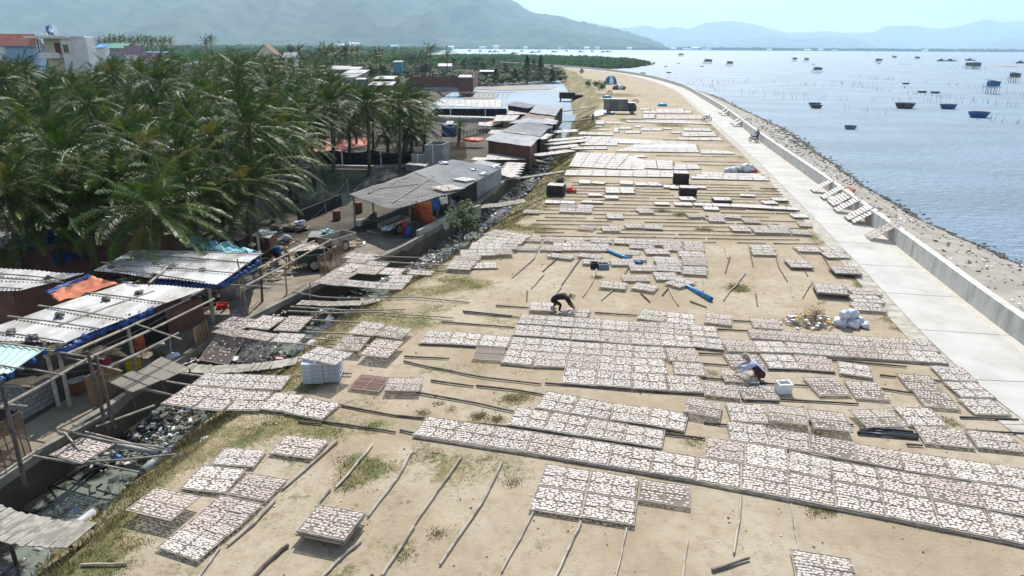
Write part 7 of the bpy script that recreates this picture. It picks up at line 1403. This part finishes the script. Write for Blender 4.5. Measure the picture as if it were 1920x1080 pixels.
# ---------------------------------------------------------------- loose stuff: grass, litter, stones
rg = random.Random(21); mb = MB(); cnt = 0; tries = 0
def hz_(x, y):
    f, e = foot(y) - .3, embTop(y)
    if x >= e: return 0.0
    s = (x - f) / (e - f); return lerp(-2.35, 0, max(0, s) ** .85)
while cnt < 14000 and tries < 400000:
    tries += 1; y = 9 + 130 * rg.random() ** 1.8; f, e = foot(y), embTop(y)
    if rg.random() < .6: x = rg.uniform(f - .1, e + 1.5)
    elif rg.random() < .5: (a, b, r_) = rg.choice(PATCH); x = a + rg.gauss(0, r_ * .6); y = b + rg.gauss(0, r_ * .6)
    else: x = rg.uniform(e, roadL(y))
    if y < 8 or x < foot(y) or x > roadL(y): continue
    g_ = gval(x, y, 1 if x > embTop(y) else -1)
    if g_ < .35 or rg.random() > g_: continue
    px, py = proj((x, y, 0))
    if not (-40 < px < 1960 and py < 1110): continue
    z = hz_(x, y); onsl = x < embTop(y); h = rg.uniform(.07, .24) * (1.0 if onsl else .38) * g_; sc_ = 1 + y / 45
    for k in range(7):
        a = rg.uniform(0, 6.28); l_ = rg.uniform(.3, 1) * h; ox, oy = rg.gauss(0, .07) * sc_, rg.gauss(0, .07) * sc_; wd = .012 * sc_; c_, s_ = math.cos(a), math.sin(a)
        mb.add([(x + ox - s_ * wd, y + oy + c_ * wd, z - .02), (x + ox + s_ * wd, y + oy - c_ * wd, z - .02), (x + ox + c_ * l_ * .5, y + oy + s_ * l_ * .5, z + l_)], [(0, 1, 2)])
    cnt += 1
mb.build('grass', m_grass, kind='stuff', origin=False, label='dry green and straw grass on the canal slope and in tufts on the sand', cat='grass')
# litter in the canal
LM = [m_foam, m_conc_d, M('litter_blue', (.08, .2, .4), .5), M('litter_grey', (.30, .30, .29), .8), M('litter_brown', (.16, .11, .07), .9), m_yellow, M('litter_pink', (.5, .25, .3), .6), m_black, M('litter_cyan', (.35, .5, .5), .6)]
mb = MB(); W_ = [.16, .2, .02, .30, .2, .01, .02, .09, .02]
def litter(x, y, z, s):
    q = Matrix.Rotation(rg.uniform(0, 6.3), 3, 'Z') @ Matrix.Rotation(rg.gauss(0, .4), 3, 'X') @ Matrix.Rotation(rg.gauss(0, .4), 3, 'Y')
    mb.box((x, y, z + s * .12), (s * rg.uniform(.5, 1.6), s * rg.uniform(.4, 1), s * rg.uniform(.05, .5)), 0, rg.choices(range(9), W_)[0], rot=q, taper=rg.uniform(.5, 1))
n = 0
while n < 6500:
    y = 10 + 95 * rg.random() ** 1.6; c0, c1 = canL(y), foot(y); t = rg.random(); x = lerp(c0 + .1, c1 + .5, t); dens = 0.25 + .55 * (nz(x * .5, y * .3, 7) > -.05) + (.5 if 20.5 < y < 28 else 0) + (.3 if 36 < y < 48 else 0) - (.6 if 14 < y < 20.5 else 0)
    if rg.random() > dens: continue
    litter(x, y, -1.8 + (.25 * t if 20 < y < 28 else 0) + (max(0, x - c1) * .35), min(.3, .035 * math.exp(abs(rg.gauss(0, .8)))) * (1 + y / 90)); n += 1
mb.build('canal_litter', LM, kind='stuff', origin=False, label='mixed plastic litter floating and piled in the dirty canal', cat='litter')
mb = MB(); n = 0; W_ = [.2, .02, .01, .36, .3, .0, .01, .0, .02]
while n < 1900:
    y = 14 + 130 * rg.random() ** 1.7; s = rg.random(); x = bx_(y, s * .8)
    if nz(x * .4, y * .25, 2) < -.12 and rg.random() < .7: continue
    litter(x, y, bz(s * .8), rg.uniform(.04, .15) * (1 + y / 80)); n += 1
mb.build('beach_litter', LM, kind='stuff', origin=False, label='pale plastic litter and driftwood scattered along the beach', cat='litter')
mb = MB(); n = 0
while n < 4200:
    y = 20 + 240 * rg.random() ** 1.8; s = rg.gauss(.905, .03) if rg.random() < .85 else rg.uniform(.82, 1.06); x = bx_(y, min(s, 1)) + max(0, s - 1) * 12; r_ = rg.uniform(.04, .14) * (1 + y / 160); mb.blob((x, y, max(bz(min(s, 1)), -2.22)), r_, n % 17, 5, 3, .35, (1.2, 1, .6)); n += 1
mb.build('shore_stones', M('wet_stone', (.035, .033, .03), .6, (.075, .07, .06), 2), kind='stuff', origin=False, label='band of small dark stones and weed at the water edge', cat='stones')
# pebbles, fallen leaves and crumbs on the sand; dead fronds and clutter in the alley
mb = MB()
for k in range(2200):
    y = 11 + 75 * rg.random() ** 1.5; x = rg.uniform(embTop(y), roadL(y)); s = .008 + .03 * rg.random() ** 3 * (1 + y / 50); mb.blob((x, y, .0), s, k % 13, 5, 3, .3, (1, 1, .5), mi=k % 3)
mb.build('pebbles', [M('pebble', (.14, .11, .08), .9), M('dung', (.12, .09, .06), .9), M('shell_bit', (.5, .45, .38), .8)], kind='stuff', origin=False, label='pebbles and crumbs scattered over the sandy embankment', cat='pebbles')
mb = MB()
for k in range(1100):
    y = rg.uniform(33, 52); x = canL(y) - rg.uniform(3.5, 14)
    if y > 47 and x > -18: continue
    s = rg.uniform(.06, .35); q = Matrix.Rotation(rg.uniform(0, 6.3), 3, 'Z') @ Matrix.Rotation(rg.gauss(0, .2), 3, 'X'); mb.box((x, y, LZ + .06), (s * 2.2, s * .5, .03), 0, rg.choice([0, 0, 0, 0, 0, 1, 1, 1, 2, 3]), rot=q)
mb.build('yard_litter', [M('dry_frond', (.30, .24, .16), .9), m_wood, m_conc, m_foam], kind='stuff', origin=False, label='dry palm fronds and scrap lying in the yard under the palms', cat='litter')
# fish laid straight on the alley floor
mb = MB(); 
for (px, py, wx, wy, n) in [(355, 672, .8, .8, 60), (655, 478, 1.6, 1.0, 160), (480, 590, 1.4, .8, 70), (430, 590, 1.2, .6, 60)]:
    c = G(px, py, LZ)
    for k in range(n): x, y = c.x + rg.uniform(-wx, wx), c.y + rg.uniform(-wy, wy); a = rg.uniform(0, 6); mb.add([(x, y, LZ + .06)] + [(x + .06 * math.cos(a + j * 1.05), y + .055 * math.sin(a + j * 1.05), LZ + .035) for j in range(6)], [(0, j + 1, (j + 1) % 6 + 1) for j in range(6)])
mb.build('fish_on_ground', m_fishp, kind='stuff', origin=False, label='fish spread directly on the alley floor', cat='fish')

# ---------------------------------------------------------------- haze
mb = MB(); mb.box((0, 9400, 698), (34000, 19400, 1408)); hz = mb.build('haze', [], kind='stuff', origin=False)
mm = bpy.data.materials.new('haze_air'); mm.use_nodes = True; t = mm.node_tree; t.nodes.remove(t.nodes['Principled BSDF']); pv = t.nodes.new('ShaderNodeVolumePrincipled'); pv.inputs['Color'].default_value = (0.57, 0.79, 1.0, 1); pv.inputs['Density'].default_value = 0.0001; pv.inputs['Anisotropy'].default_value = 0.2
t.links.new(pv.outputs[0], t.nodes['Material Output'].inputs['Volume']); hz.data.materials.append(mm)

# driftwood and broken boards on the beach beyond the wall
rg = random.Random(33)
for i in range(26):
    px, py = rg.choice([(1455, 250), (1480, 262), (1500, 268), (1520, 285), (1440, 248), (1560, 320), (1700, 420), (1780, 470)]); px += rg.uniform(-25, 25); py += rg.uniform(-7, 7); p = G(px, py, -1.6); a = rg.uniform(0, 3.1); l_ = rg.uniform(.8, 3.2) * (1.3 if py < 290 else .6)
    if not (rx(p.y, 1) < p.x < shore(p.y)): continue
    mb = MB(); d = Vector((math.cos(a), math.sin(a), .03)) * l_ / 2; mb.tube([p - d, p + Vector((0, 0, .05)), p + d], .09, 5, .05); mb.build('driftwood', [m_wood, m_conc_d][i % 2], label='grey driftwood log among the litter on the beach behind the sea wall', cat='driftwood', group='driftwood on the beach')
# weights on the shed roofs
for (px, py, z) in [(830, 305, 1.72), (908, 327, 1.72), (930, 313, 1.72), (834, 306, 1.72), (890, 318, 1.7)]:
    mb = MB(); mb.blob(G(px, py, z), .28, px, 9, 6, .4, (1.5, 1, .5)); mb.build('roof_sack', m_plbag, label='small white sack weighing down the grey shed roof', cat='sack', group='sacks on the grey roof')
for (px, py) in [(20, 622), (110, 590), (200, 560), (260, 548), (60, 632), (320, 500), (210, 500), (380, 505), (290, 516), (-5, 520), (90, 520)]:
    mb = MB(); mb.blob(G(px, py, 1.9), .16, px, 7, 5, .4, (1.3, 1, .6)); mb.build('stone_weight', m_conc_d, label='dark stone lying on a white corrugated roof as a weight', cat='stone', group='stones on the white roofs')
# slack wires over the alley
for i, (a, b, z0, z1) in enumerate([((164, 661), (445, 487), 2.0, 1.6), ((0, 700), (320, 640), 1.9, 1.3), ((486, 481), (651, 338), 1.6, 1.2), ((607, 462), (716, 284), 1.2, 1.2), ((0, 560), (170, 580), 1.9, 1.9)]):
    A, B = G(*a, z0), G(*b, z1); mb = MB(); mb.tube([A.lerp(B, k / 10) - Vector((0, 0, .5 * math.sin(math.pi * k / 10))) for k in range(11)], .012, 4); mb.build('wire', m_black, label='thin black slack wire hanging over the alley', cat='wire', group='wires over the alley')
